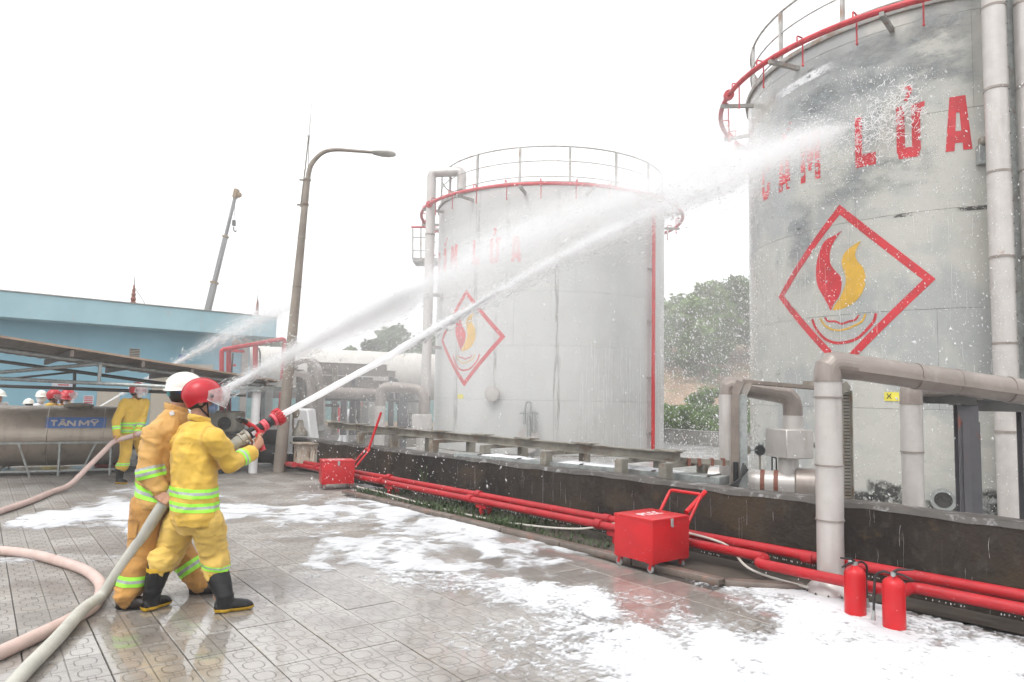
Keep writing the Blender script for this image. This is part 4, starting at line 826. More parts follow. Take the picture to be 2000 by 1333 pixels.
for pxx, pyy in ((1810, 762), (1842, 762), (1934, 778), (1978, 778)):
    c = S(pxx, pyy, 7.5 if pxx < 1900 else 7.62); mb = MB(); mb.box(c + A3(0, 0, 0.0), (0.09, 0.1, 0.035)); mb.box(c + A3(0, 0, 0.02), (0.05, 0.06, 0.03)); obj('pipe_clamp', mb, MT['dark_steel'], t, bevel=0.004)

# ------------------------------------------------------------------ valve station left of the pillar pipe
D = 8.6
q = lambda x, y, d=D: S(x, y, d)
vs_ = thing('valve_loop', q(1540, 900) * A3(1, 1, 0), 'pale insulated pipe loop with boxed valve and flanged header', 'pipe')
l0 = q(1424, 960); l1 = q(1424, 752); l2 = q(1548, 774, 8.45); l3 = q(1546, 840, 8.45); l1[0] = l0[0]; l1[1] = l0[1]; l3[0] = l2[0]; l3[1] = l2[1]
mb = MB(); mb.tube([A3(l0[0], l0[1], 0), A3(l0[0], l0[1], l1[2] - 0.12)], 0.115, 22); obj('left_leg', mb, MT['insulation'], vs_)
mb = MB(); mb.tube(bend([A3(l0[0], l0[1], l1[2] - 0.12), l1, l2, l3], 0.17, 3), 0.112, 20); obj('top_bend', mb, MT['insulation_brown'], vs_, angle=14)
mb = MB(); mb.tube([l3 + A3(0, 0, 0.17), l3 - A3(0, 0, 0.02)], 0.116, 22); obj('right_leg', mb, MT['insulation'], vs_)
bx0 = q(1541, 866, 8.4); vx = nrm(A3(1, 0.25, 0)); vy = A3(-vx[1], vx[0], 0)
mb = MB(); mb.box(bx0, (0.36, 0.42, 0.33), (vx, vy, A3(0, 0, 1))); vb = obj('valve_box', mb, MT['insulation'], vs_, bevel=0.008)
mb = MB(); c = bx0 + vx * 0.19 - A3(0, 0, 0.02) - vy * 0.02; mb.cyl(c, c + vx * 0.16, 0.03, 12); mb.cyl(c + vx * 0.02, c + vx * 0.05, 0.055, 8); obj('valve_stem', mb, MT['rusty_steel'], vb)
mb = MB(); low = q(1540, 896, 8.4); mb.tube([low + A3(0, 0, 0.03), A3(low[0] - 0.02, low[1], 0.42)], [0.112, 0.12], 22); obj('lower_leg', mb, MT['insulation'], vs_)
hz0 = q(1385, 945, 8.75); hz1 = q(1602, 958, 8.25); hz0[2] = hz1[2] = 0.655
mb = MB(); mb.cyl(hz0, hz1, 0.145, 28); hdr = obj('header', mb, MT['insulation'], vs_)
hx = nrm(hz1 - hz0)
for f in (0.50, 0.62):
    mb = MB(); c = hz0 + (hz1 - hz0) * f; mb.cyl(c - hx * 0.025, c + hx * 0.025, 0.149, 28); obj('rust_band', mb, MT['terracotta'], hdr)
mb = MB(); c = hz0 + (hz1 - hz0) * 0.80; mb.lathe([(0.15, -0.02), (0.19, 0.0), (0.19, 0.22), (0.17, 0.24), (0.12, 0.24), (0.12, 0.42), (0.10, 0.43), (0.01, 0.43)], c, hx, 30); obj('end_flange', mb, MT['insulation_brown'], hdr)
mb = MB(); c2 = c + hx * 0.36 + A3(0, 0, 0.12); mb.tube([c2 + hx * 0.035 * math.cos(a) + A3(0, 0, 0.05 + 0.05 * math.sin(a)) for a in np.linspace(-0.5, 3.6, 12)], 0.010, 6); obj('lifting_eye', mb, MT['galvanised'], hdr)
# gauges and small cocks
t = thing('gauge_stand', q(1480, 940, 8.5) * A3(1, 1, 0), 'black pressure gauge and small valves beside the cable channels', 'gauge')
c = q(1484, 880, 8.5); mb = MB(); mb.cyl(A3(c[0], c[1], 0.6), c, 0.012, 8); mb.cyl(A3(c[0] - 0.1, c[1], 0.75), A3(c[0] + 0.1, c[1], 0.75), 0.012, 8); mb.sphere(A3(c[0], c[1], 0.75), 0.035, 10); obj('stem', mb, MT['rusty_steel'], t)
mb = MB(); ax = nrm(A3(-0.25, -1, 0.05)); mb.lathe([(0.001, -0.03), (0.058, -0.03), (0.062, 0.02), (0.055, 0.03), (0.05, 0.012), (0.001, 0.012)], c, ax, 24); obj('dial', mb, MT['black'], t)
mb = MB(); mb.sphere(c + A3(0.03, 0.04, 0.07), 0.035, 12); mb.cyl(c + A3(-0.03, 0, 0), c + A3(-0.14, 0.0, 0.0), 0.008, 8); obj('cock', mb, MT['galvanised'], t)
mb = MB(); c3 = c + A3(-0.15, 0, 0.0); mb.lathe([(0.001, -0.02), (0.05, -0.015), (0.05, 0.015), (0.001, 0.02)], c3, (0.5, -0.85, 0), 14); mb.cyl(c3 + A3(0, 0, -0.05), c3 + A3(0, 0, 0.05), 0.02, 8); obj('brass_valve', mb, MT['aluminium'], t)
mb = MB(); e = q(1508, 905, 8.5); mb.tube(bend([A3(e[0], e[1], 0.60), A3(e[0], e[1], 0.96), A3(e[0] + 0.05, e[1], 0.94), A3(e[0] + 0.05, e[1], 0.62)], 0.012, 3), 0.009, 6); obj('sample_tap', mb, MT['black'], t)
# two cable channels
ch = thing('cable_channel', q(1445, 960, 8.3) * A3(1, 1, 0), 'pair of brown folded steel cable channels turning right at the top', 'cable tray')
for i, (xa, mm) in enumerate(((1436, 'tray_brown'), (1452, 'galvanised'))):
    t0 = q(xa, 960, 8.3); t1 = q(xa + 1, 770, 8.3); t1[:2] = t0[:2]; t2 = q(xa + 10, 745 + i * 2, 8.3); mb = MB(); mb.beam(A3(t0[0], t0[1], 0.45), t1 + A3(0, 0, 0.0), 0.094, 0.07, up=(0.3, 1, 0)); obj('upright', mb, MT[mm], ch, bevel=0.004)
    mb = MB(); mb.beam(t1 - A3(0, 0, 0.012), t2 + A3(0.0, 0, 0.0), 0.094, 0.07, up=(0.3, 1, 0)); obj('fold', mb, MT['tray_brown'], ch, bevel=0.004)
    t3 = q(1612, 759 + i * 1, 8.15); mb = MB(); mb.beam(t2 + A3(0.02, 0.06 * i, 0), t3 + A3(0, 0.06 * i, 0), 0.05, 0.045); obj('run', mb, MT['tray_brown'], ch, bevel=0.003)
mb = MB(); c = q(1437, 930, 8.24); mb.box(c, (0.055, 0.02, 0.32)); obj('open_slot', mb, MT['black'], ch)
for k in range(4):
    mb = MB(); a = q(1452 + 3 * k, 905 + 4 * k, 8.2); bq = q(1424 - 5 * k, 958 + k, 8.15); mb.tube(spline([a, (a + bq) / 2 + A3(0.02, -0.03, -0.06 + 0.02 * k), bq, bq + A3(-0.15, 0, -0.2)], 6), 0.012, 8); obj('cable', mb, MT['black'], ch)
# perforated tray
t = thing('perforated_tray', q(1654, 960, 7.3) * A3(1, 1, 0), 'narrow grey perforated cable tray standing right of the pillar pipe', 'cable tray')
c = q(1655, 880, 7.3); zt_ = q(1650, 752, 7.3)[2]
for sx in (-1, 1):
    mb = MB(); mb.beam((c[0] + sx * 0.048, c[1], 0.05), (c[0] + sx * 0.048, c[1], zt_ - 0.06), 0.008, 0.05, up=(0, 1, 0)); obj('side_flange', mb, MT['rusty_steel'], t)
k = 0; zz = 0.1
while zz < zt_ - 0.06:
    mb = MB(); mb.box((c[0], c[1] + 0.015, zz + 0.011), (0.088, 0.004, 0.022)); obj('web_rung', mb, MT['rusty_steel'], t); zz += 0.034
mb = MB(); mb.box((c[0], c[1] + 0.03, zt_ / 2), (0.088, 0.004, zt_ - 0.15)); obj('back_sheet', mb, MT['dark_steel'], t)
mb = MB(); mb.beam((c[0], c[1], zt_ - 0.06), (c[0] - 0.05, c[1], zt_ + 0.01), 0.1, 0.05, up=(0, 1, 0)); mb.beam((c[0] - 0.05, c[1], zt_ + 0.01), (c[0] - 0.4, c[1] + 0.1, zt_ + 0.01), 0.1, 0.05); obj('bent_top', mb, MT['rusty_steel'], t)

# ------------------------------------------------------------------ steel rail beam behind the wall
rb = thing('pipe_rail', wl(5, 0.6, 0), 'long weathered steel beam on stub posts behind the bund wall', 'beam')
bA = S(640, 842, 14.8); bB = S(1328, 893, 8.35); bA[2] = bB[2] = 0.94
mb = MB(); mb.ibeam(bA, bB, 0.12, 0.12, 0.012); obj('upper_beam', mb, MT['rusty_steel'], rb)
bd = nrm(bB - bA); bn = A3(-bd[1], bd[0], 0); BL = np.linalg.norm(bB - bA)
for f in (0.06, 0.16, 0.30, 0.46, 0.585, 0.70, 0.83, 0.985):
    mb = MB(); c = bA + bd * BL * f + A3(0, 0, 0.075); mb.beam(c - bn * 0.10 - bd * 0.16, c - bn * 0.10 + bd * 0.16, 0.05, 0.02); mb.beam(c - bd * 0.16, c + bd * 0.16, 0.16, 0.012); obj('bearing_plate', mb, MT['rusty_steel'], rb)
for f in (0.20, 0.33, 0.47, 0.62, 0.77, 0.92, 0.995):
    c = bA + bd * BL * f
    mb = MB(); mb.ibeam(A3(c[0], c[1], 0) - bn * 0.22, A3(c[0], c[1], 0.86) - bn * 0.22, 0.11, 0.12, 0.010, up=tuple(bd)); mb.box(A3(*( c - bn * 0.22)[:2], 0.43) - bn * 0.06, (0.11, 0.006, 0.86), (bd, bn, A3(0, 0, 1))); obj('stub_post', mb, MT['rusty_steel'], rb)
    mb = MB(); mb.ibeam(A3(c[0], c[1], 0) + bn * 0.55, A3(c[0], c[1], 0.84) + bn * 0.55, 0.11, 0.12, 0.010, up=tuple(bd)); mb.box(A3(*( c + bn * 0.49)[:2], 0.42), (0.11, 0.006, 0.84), (bd, bn, A3(0, 0, 1))); obj('stub_post', mb, MT['rusty_steel'], rb)
    mb = MB(); mb.beam(A3(c[0], c[1], 0.85) - bn * 0.28, A3(c[0], c[1], 0.85) + bn * 0.62, 0.08, 0.05); obj('cross_bar', mb, MT['rusty_steel'], rb)
lt = thing('lower_tray', wl(6, 0.5, 0), 'flat steel cable tray with suds on its lid just behind the wall', 'cable tray')
p0 = S(900, 897, 10.9); p1 = S(1415, 950, 8.25); p0[2] = p1[2] = 0.72
p0 = A3(p0[0], p0[1], 0.69); p1 = A3(p1[0], p1[1], 0.69)
mb = MB(); mb.beam(p0, p1, 0.30, 0.10); obj('tray_body', mb, MT['galvanised'], lt, bevel=0.004)
td = nrm(p1 - p0)
for f in (0.12, 0.3, 0.55, 0.8, 0.97):
    mb = MB(); c = p0 + (p1 - p0) * f + A3(0, 0, 0.056); mb.beam(c - np.cross(td, (0, 0, 1)) * 0.17, c + np.cross(td, (0, 0, 1)) * 0.17, 0.03, 0.014); obj('lid_clip', mb, MT['dark_steel'], lt)
for f in (0.1, 0.5, 0.9):
    mb = MB(); c = p0 + (p1 - p0) * f; mb.cyl(A3(c[0], c[1], 0), A3(c[0], c[1], 0.64), 0.03, 8); obj('leg', mb, MT['rusty_steel'], lt)
t = thing('drain_chain_beam', S(1370, 905, 8.5) * A3(1, 1, 0), 'short rusty beam reaching from rail beam to the pipe loop', 'beam')
mb = MB(); a = S(1322, 898, 8.5); c = S(1424, 905, 8.4); mb.beam(a, c, 0.06, 0.06); obj('bar', mb, MT['rusty_steel'], t)
for px_ in (1345, 1365, 1390, 1412):
    mb = MB(); cc = S(px_, 901, 8.42); mb.box(cc - A3(0, 0, 0.01), (0.03, 0.09, 0.085)); obj('clip', mb, MT['terracotta'], t)
# suds lying on tray and floor behind the wall
sd = MB()
def suds(c, u, v, lu, lv, h, seed):
    n1, n2 = 26, 12; vs = []; fs = []
    for i in range(n1 + 1):
        for j in range(n2 + 1):
            a = i / n1 * 2 - 1; bq = j / n2 * 2 - 1; e = 1 - max(abs(a) ** 3, abs(bq) ** 3)
            p = np.asarray(c) + u * a * lu + v * bq * lv; zz = h * (e - 0.15 + 0.5 * float(vnoise(np.array([[p[0] * 6, p[1] * 6, seed]]), seed)[0]) * e); vs.append(p + A3(0, 0, max(zz, -0.01)))
    for i in range(n1):
        for j in range(n2): k = i * (n2 + 1) + j; fs.append((k, k + 1, k + n2 + 2, k + n2 + 1))
    sd.add(vs, fs)
perp = np.cross(A3(0, 0, 1), td)
suds(p0 + (p1 - p0) * 0.66 + A3(0, 0, 0.052), td, perp, 0.9, 0.13, 0.03, 3); suds(p0 + (p1 - p0) * 0.22 + A3(0, 0, 0.052), td, perp, 0.5, 0.12, 0.025, 4)
for px_, py_, d_, a_, b_ in ((1370, 915, 9.6, 0.5, 0.5), (1200, 905, 14.5, 1.6, 0.8), (900, 890, 17.5, 1.0, 0.5), (1330, 905, 10.5, 0.4, 0.4), (760, 880, 17.5, 0.8, 0.4), (1130, 900, 16, 1.2, 0.5)):
    c = G(px_, py_, 0.0) if False else A3(*S(px_, py_, d_)[:2], 0.0); suds(c, A3(1, 0, 0), A3(0, 1, 0), a_, b_, 0.08, int(px_))
tag(obj('bund_suds', sd, MT['foam']), 'white suds lying on the tray and floor inside the bund', 'foam', kind='stuff')
# meter cabinets at the far end of the wall
for i, (x0_, x1_) in enumerate(((579, 597), (597, 623))):
    t = thing('meter_cabinet', S((x0_ + x1_) / 2, 905, 14.4), ['pale meter cabinet on the wall, left of the pair', 'pale rust streaked meter cabinet on the wall, right of the pair'][i], 'cabinet', 'meter cabinets on the bund wall')
    a = S(x0_, 912, 14.55); c = S(x1_, 912, 14.25); zt2 = S(x0_, 868, 14.4)[2]; w = np.linalg.norm((c - a)[:2]); m_ = (a + c) / 2; dx = WA
    mb = MB(); mb.box(A3(m_[0], m_[1], 0.14 + (zt2 - 0.14) / 2), (w * 0.95, 0.16, zt2 - 0.14), (dx, WN, A3(0, 0, 1))); obj('case', mb, MT['cabinet'], t, bevel=0.006)
    mb = MB(); mb.box(A3(m_[0], m_[1], zt2 + 0.02) - WN * 0.03, (w * 1.15, 0.26, 0.035), (dx, WN, nrm(A3(0, 0, 1)))); obj('roof_cap', mb, MT['slate_brown'], t, bevel=0.004)
    mb = MB(); mb.box(A3(m_[0], m_[1], 0.36) - WN * 0.083 + dx * 0.04 - dx * 0.08 * (1 - i), (0.012, 0.01, 0.12), (dx, WN, A3(0, 0, 1))); obj('slot_handle', mb, MT['black'], t)

# ------------------------------------------------------------------ trolleys and extinguishers
def trolley(label, F, Lc, Rc, h, bar, caster_z=0.085):
    F, Lc, Rc = [A3(q_[0], q_[1], 0) for q_ in (F, Lc, Rc)]; u = Lc - F; v = Rc - F; lu, lv = np.linalg.norm(u), np.linalg.norm(v); u = u / lu; v = v - u * (v @ u); v = nrm(v); c = F + u * lu / 2 + v * lv / 2
    t = thing('fire_trolley', c, label, 'trolley', 'red equipment trolleys'); ax = (u, v, A3(0, 0, 1)); zb = caster_z + 0.015
    lu -= 0.02
    mb = MB(); mb.box(c + A3(0, 0, zb + (h - zb) / 2), (lu, lv, h - zb), ax); obj('box', mb, MT['red_paint'], t, bevel=0.006, seg=2)
    mb = MB(); mb.box(c + A3(0, 0, h + 0.012), (lu + 0.012, lv + 0.012, 0.03), ax); lid = obj('lid', mb, MT['red_paint'], t, bevel=0.005, seg=2)
    for su in (-1, 1):
        for sv in (-1, 1):
            w = c + u * su * (lu / 2 - 0.045) + v * sv * (lv / 2 - 0.045); k = MB(); k.box(w + A3(0, 0, zb - 0.004), (0.075, 0.075, 0.008), ax)
            for s_ in (-1, 1): k.beam(w + v * s_ * 0.02 + A3(0, 0, zb - 0.008), w + v * s_ * 0.02 + u * 0.018 + A3(0, 0, 0.034), 0.03, 0.005, up=tuple(v))
            fk = obj('caster', k, MT['red_paint'], t); k = MB(); hub = w + u * 0.018 + A3(0, 0, 0.037); k.cyl(hub - v * 0.013, hub + v * 0.013, 0.036, 18); obj('wheel', k, MT['galvanised'], fk, bevel=0.004)
    mb = MB(); q0 = c - u * (lu / 2 + 0.009) + A3(0, 0, h - 0.02); mb.box(q0, (0.012, 0.035, 0.075), ax); mb.box(q0 - u * 0.008 - A3(0, 0, 0.03), (0.014, 0.02, 0.022), ax); obj('hasp', mb, MT['galvanised'], t, bevel=0.003)
    # handle loop on the v side
    hx_ = c + v * (lv / 2 + 0.012); k = MB(); top = A3(0, 0, h + 0.20) + v * 0.24
    ptsh = bend([hx_ - u * lu * 0.40 + A3(0, 0, h - 0.10), hx_ - u * lu * 0.40 + top, hx_ + u * lu * 0.40 + top, hx_ + u * lu * 0.40 + A3(0, 0, h - 0.10)], 0.035, 4)
    k.tube(ptsh, 0.017, 10); obj('handle', k, MT['red_paint'], t)
    k = MB()
    if bar == 'stub': k.cyl(hx_ - u * lu * 0.36 + v * 0.03 + A3(0, 0, h + 0.04), hx_ - u * lu * 0.36 + v * 0.33 + A3(0, 0, h + 0.22), 0.024, 14)
    else: k.tube([hx_ - u * lu * 0.30 + v * 0.21 + A3(0, 0, h + 0.15), hx_ - u * lu * 0.30 + v * 0.42 + A3(0, 0, h + 0.83)], 0.022, 10)
    obj('tow_bar', k, MT['red_paint'], t)
    # white stencilled word PCCC on the lid
    def stroke(p, q_): a_ = c + u * p[0] + v * p[1] + A3(0, 0, h + 0.0285); b_ = c + u * q_[0] + v * q_[1] + A3(0, 0, h + 0.0285); kk.beam(a_, b_, 0.015, 0.003)
    for i, chh in enumerate('PCCC'):
        kk = MB(); o_ = -0.14 + i * 0.075; H_ = 0.10
        P_ = lambda x, y: (0.02 + y * H_ - 0.05, o_ + x * 0.052)
        if chh == 'P':
            for s1, s2 in (((0, 0), (0, 1)), ((0, 1), (0.85, 1)), ((0.85, 1), (0.85, 0.5)), ((0.85, 0.5), (0, 0.5))): stroke(P_(*s1), P_(*s2))
        else:
            for s1, s2 in (((0.85, 1), (0, 1)), ((0, 1), (0, 0)), ((0, 0), (0.85, 0))): stroke(P_(*s1), P_(*s2))
        obj('letter', kk, MT['white_paint'], lid, smooth=False)
    return t
trolley('red wheeled foam trolley near the pillar pipe, larger in view', (1.34, 6.63), (1.03, 7.03), (1.76, 6.95), 0.475, 'stub')
trolley('red wheeled trolley with a long tow bar, far by the cabinets', (-3.09, 11.80), (-3.24, 12.17), (-2.60, 12.00), 0.46, 'long')
def extinguisher(label, p, yaw):
    t = thing('fire_extinguisher', (p[0], p[1], 0), label, 'extinguisher', 'red fire extinguishers'); p = A3(p[0], p[1], 0)
    mb = MB(); r = 0.077; mb.lathe([(0.001, 0.006), (0.066, 0.006), (r, 0.02), (r, 0.31), (0.073, 0.335), (0.058, 0.355), (0.030, 0.372), (0.022, 0.378), (0.001, 0.38)], p, n=32); obj('cylinder', mb, MT['red_paint'], t)
    f = A3(math.cos(yaw), math.sin(yaw), 0); l = A3(-f[1], f[0], 0); z1 = A3(0, 0, 1)
    mb = MB(); mb.cyl(p + z1 * 0.376, p + z1 * 0.405, 0.018, 14); mb.cyl(p + z1 * 0.395 - l * 0.02, p + z1 * 0.395 + l * 0.055, 0.013, 12); obj('valve_head', mb, MT['galvanised'], t)
    mb = MB(); mb.tube([p + z1 * 0.405, p + z1 * 0.428 - f * 0.03, p + z1 * 0.440 - f * 0.13], [0.012, 0.010, 0.006], 8); obj('lever', mb, MT['black'], t)
    mb = MB(); mb.tube([p + z1 * 0.398, p + z1 * 0.394 - f * 0.06, p + z1 * 0.37 - f * 0.12], [0.010, 0.008, 0.006], 8); obj('carry_handle', mb, MT['black'], t)
    mb = MB(); mb.tube(spline([p + z1 * 0.395 + f * 0.02, p + z1 * 0.40 + f * 0.07, p + z1 * 0.36 + f * 0.115 , p + z1 * 0.25 + f * 0.125 + l * 0.02, p + z1 * 0.12 + f * 0.13 + l * 0.02], 6), 0.009, 8); obj('discharge_hose', mb, MT['black'], t)
    mb = MB(); mb.tube([p + z1 * 0.12 + f * 0.13 + l * 0.02, p + z1 * 0.05 + f * 0.135 + l * 0.02], [0.010, 0.018], 10); obj('horn', mb, MT['galvanised'], t)
extinguisher('red fire extinguisher in the foam, left and closer to the pillar pipe', (2.66, 5.53), 0.3)
extinguisher('red fire extinguisher in the foam, right and nearer the camera', (2.79, 5.22), 2.6)
# ------------------------------------------------------------------ blue building
FB = A3(-8.72, 25.0, 0); FD = nrm(A3(5.35, 5.5, 0)); FN = A3(FD[1], -FD[0], 0)         # facade runs along -FD from its right corner; FN points to the camera side
def fb(s, off, z): return FB - FD * s + FN * off + A3(0, 0, z)
bl = thing('blue_building', fb(8, -4, 0), 'single storey light blue building with a deep pale fascia', 'building')
mb = MB(); mb.box((fb(9, -5.0, 1.75)), (18 - 0.5, 8.6, 3.5), (FD, FN, A3(0, 0, 1))); obj('wall', mb, MT['blue_wall'], bl, smooth=False)
mb = MB(); mb.box(fb(9.0, -4.6, 3.86), (18.6, 9.5, 0.72), (FD, FN, A3(0, 0, 1))); fas = obj('roof_fascia', mb, MT['blue_fascia'], bl, bevel=0.015)
mb = MB(); mb.box(fb(9.0, -4.6, 4.235), (18.66, 9.56, 0.03), (FD, FN, A3(0, 0, 1))); obj('roof_edge', mb, MT['concrete'], fas)
def wallrect(name, s0, s1, z0, z1, mat, th=0.02, off=-0.70):
    mb = MB(); mb.box(fb((s0 + s1) / 2, off + th / 2, (z0 + z1) / 2), (abs(s1 - s0), th, z1 - z0), (FD, FN, A3(0, 0, 1))); return obj(name, mb, MT[mat], bl, bevel=0.003)
def s_of(px, py, off=-0.70):
    d = ray(px, py); o = A3(0, 0, CAM_Z); t = ((fb(0, off, 0) - o) @ FN) / (d @ FN); p = o + d * t; return -(p - FB) @ FD, p[2]
def wr(name, x0, y0, x1, y1, mat, th=0.02):
    sa, za = s_of(x0, y0); sb_, zb = s_of(x1, y1); return wallrect(name, min(sa, sb_), max(sa, sb_), min(za, zb), max(za, zb), mat, th)
v = wr('vent', 253, 681, 272, 698, 'cream_wall', 0.03)
sa, za = s_of(253, 681); sb_, zb = s_of(272, 698)
for k in range(5):
    zz = zb + (za - zb) * (k + 0.5) / 5; mb = MB(); mb.box(fb((sa + sb_) / 2, -0.66, zz), (abs(sa - sb_) * 0.9, 0.02, (za - zb) / 11), (FD, FN, A3(0, 0, 1))); obj('louvre_slot', mb, MT['dark_steel'], v)
wr('beige_panel', 340, 710, 415, 726, 'cream_wall', 0.04)
wr('paint_patch', 190, 758, 232, 803, 'cream_wall', 0.012)
wr('sliding_door', 296, 735, 345, 850, 'cream_wall', 0.05)
nb = wr('notice_board', 101, 747, 143, 795, 'paper', 0.03)
sa, za = s_of(101, 747); sb_, zb = s_of(143, 795)
for k in range(7):
    mb = MB(); zz = za - (za - zb) * (0.1 + 0.12 * k); mb.box(fb((sa + sb_) / 2 + random.uniform(-.03, .03), -0.664, zz), (abs(sa - sb_) * random.uniform(0.45, 0.8), 0.006, 0.018 if k else 0.035), (FD, FN, A3(0, 0, 1))); obj('text_line', mb, MT['label_blue' if k else 'letter_red'], nb)
pp = wr('posted_notice', 163, 773, 182, 790, 'paper', 0.012)
sa, za = s_of(163, 773); sb_, zb = s_of(182, 790)
for k in range(4):
    mb = MB(); zz = za - (za - zb) * (0.16 + 0.22 * k); mb.box(fb((sa + sb_) / 2, -0.684, zz), (abs(sa - sb_) * 0.8, 0.006, 0.028), (FD, FN, A3(0, 0, 1))); obj('text_line', mb, MT['letter_red'], pp)
wr('blue_plate', 349, 693, 365, 706, 'label_blue', 0.02)
wr('corner_pipe', 473, 660, 477, 850, 'insulation', 0.06)
for (px_, py_, lab) in ((265, 596, 'small terracotta lightning finial standing mid roof on the blue building'), (508, 620, 'slim lightning finial on the right corner of the blue roof')):
    d_ = s_of(px_, py_, 0.0)[0]; c = fb(d_, -0.25, 4.25); t = thing('roof_finial', c, lab, 'lightning rod', 'roof lightning finials')
    k = 1.0 if px_ < 400 else 0.8
    mb = MB(); mb.lathe([(0.10 * k, 0), (0.10 * k, 0.05), (0.055, 0.08), (0.085 * k, 0.16), (0.05, 0.24), (0.07 * k, 0.31), (0.04, 0.38), (0.055 * k, 0.43), (0.025, 0.5), (0.03, 0.56), (0.012, 0.62)], c, n=14); obj('turned_base', mb, MT['terracotta'], t)
    mb = MB(); mb.tube([c + A3(0, 0, 0.6), c + A3(0.01, 0, 1.0)], [0.014, 0.005], 6); obj('rod', mb, MT['dark_steel'], t)
    mb = MB(); mb.tube(spline([c + A3(0, 0, 0.55), c + FD * 0.25 + A3(0, 0, 0.2), c + FD * 0.38 + A3(0, 0, 0.0)], 5), 0.008, 5); obj('earth_wire', mb, MT['dark_steel'], t)

# ------------------------------------------------------------------ low canopy on pipe trusses
cn = thing('low_canopy', S(497, 924, 14.1) * A3(1, 1, 0), 'low brown sheet canopy on pipe trusses with a white round post', 'canopy')
a = S(-120, 640, 9.6); b_ = S(545, 746, 14.6); c = S(452, 752, 17.0); d = S(-120, 672, 12.6)
nrib = 34
for k in range(8):
    t0, t1 = k / 8 + 0.001, (k + 1) / 8 - 0.001
    A_, B_, C_, D_ = a + (b_ - a) * t0, a + (b_ - a) * t1, d + (c - d) * t1, d + (c - d) * t0
    mb = MB(); nsub = 8
    up_ = []; 
    for i in range(nsub + 1):
        for e, (p0, p1) in ((0, (A_, B_)), (1, (D_, C_))):
            p = p0 + (p1 - p0) * i / nsub; up_.append(p + A3(0, 0, 0.012 * (i % 2)))
    vs = up_ + [p - A3(0, 0, 0.012) for p in up_]; m2 = len(up_); fs = []
    for i in range(nsub):
        q0 = 2 * i; fs += [(q0, q0 + 2, q0 + 3, q0 + 1), (m2 + q0, m2 + q0 + 1, m2 + q0 + 3, m2 + q0 + 2), (q0, m2 + q0, m2 + q0 + 2, q0 + 2), (q0 + 1, q0 + 3, m2 + q0 + 3, m2 + q0 + 1)]
    mb.add(vs, fs); obj('roof_sheet', mb, MT['canopy_sheet'], cn, smooth=False)
mb = MB(); mb.beam(a + A3(0, 0, 0.012), b_ + A3(0, 0, 0.012), 0.05, 0.03); obj('edge_trim', mb, MT['canopy_edge'], cn)
for f in (0.30, 0.50, 0.66, 0.82, 0.95):
    p = a + (b_ - a) * f; q_ = d + (c - d) * f; mb = MB(); mb.beam(p - A3(0, 0, 0.07), q_ - A3(0, 0, 0.07), 0.05, 0.10); obj('rafter', mb, MT['canopy_sheet'], cn)
def pl_(name, pts, dd, r, mat): mb = MB(); mb.tube([S(x, y, dd if np.isscalar(dd) else dd[i]) for i, (x, y) in enumerate(pts)], r, 10); return obj(name, mb, MT[mat], cn)
pl_('purlin', [(-60, 674), (560, 760)], (10.4, 14.9), 0.035, 'galvanised')
pl_('truss_chord', [(-60, 733), (195, 711)], 11.6, 0.03, 'galvanised'); pl_('truss_chord', [(-60, 737), (330, 756)], 11.6, 0.03, 'galvanised'); pl_('truss_strut', [(196, 712), (193, 749)], 11.6, 0.028, 'galvanised')
pl_('truss_chord', [(-60, 698), (330, 751)], 13.2, 0.032, 'dark_steel'); pl_('truss_chord', [(-60, 752), (480, 772)], 13.2, 0.032, 'dark_steel'); pl_('truss_strut', [(146, 724), (145, 760)], 13.2, 0.028, 'dark_steel'); pl_('truss_brace', [(20, 740), (146, 727)], 13.2, 0.02, 'dark_steel')
p = S(497, 850, 14.1); zt3 = S(497, 765, 14.1)[2]
mb = MB(); mb.cyl((p[0], p[1], 0), (p[0], p[1], zt3), 0.085, 20); obj('post', mb, MT['white_paint'], cn)
mb = MB(); mb.box((p[0], p[1], zt3 + 0.01), (0.3, 0.3, 0.03)); mb.beam(S(430, 757, 13.6), S(580, 762, 14.8), 0.08, 0.09); obj('head_beam', mb, MT['galvanised'], cn)

# ------------------------------------------------------------------ stainless water tank
A_ = A3(-10.4, 11.95, 0); B_ = A3(-7.42, 13.45, 0); tx = nrm(B_ - A_); tn_ = A3(-tx[1], tx[0], 0)
wt_ = thing('water_tank', (A_ + B_) / 2, 'lying stainless steel water tank with a blue name panel', 'water tank')
Rw = 0.56; cz = 0.70; cA = A_ + tn_ * 0.62 + A3(0, 0, cz); cB = B_ + tn_ * 0.62 + A3(0, 0, cz); Lw = np.linalg.norm(cB - cA)
mb = MB(); mb.lathe([(Rw, 0.12), (Rw, Lw - 0.10)], cA, tx, 48); shell = obj('shell', mb, MT['stainless'], wt_)
for f in (0.36, 0.66, 0.93):
    mb = MB(); cc = cA + tx * Lw * f; mb.lathe([(Rw, -0.012), (Rw + 0.008, 0), (Rw, 0.012)], cc, tx, 48); obj('seam', mb, MT['stainless'], shell)
mb = MB(); mb.lathe([(Rw, Lw - 0.10), (Rw - 0.02, Lw - 0.03), (Rw * 0.8, Lw + 0.05), (Rw * 0.5, Lw + 0.1), (0.01, Lw + 0.13)], cA, tx, 48); obj('end_dome', mb, MT['stainless'], wt_)
mb = MB(); mb.lathe([(Rw, 0.12), (Rw * 0.8, 0.02), (0.01, -0.1)], cA, tx, 48); obj('end_dome', mb, MT['stainless'], wt_)
mb = MB(); lc = cA + tx * Lw * 0.79 + A3(0, 0, Rw - 0.02); mb.lathe([(0.23, 0), (0.25, 0.02), (0.25, 0.05), (0.12, 0.075), (0.01, 0.08)], lc, n=24); obj('hatch', mb, MT['slate_brown'], wt_)
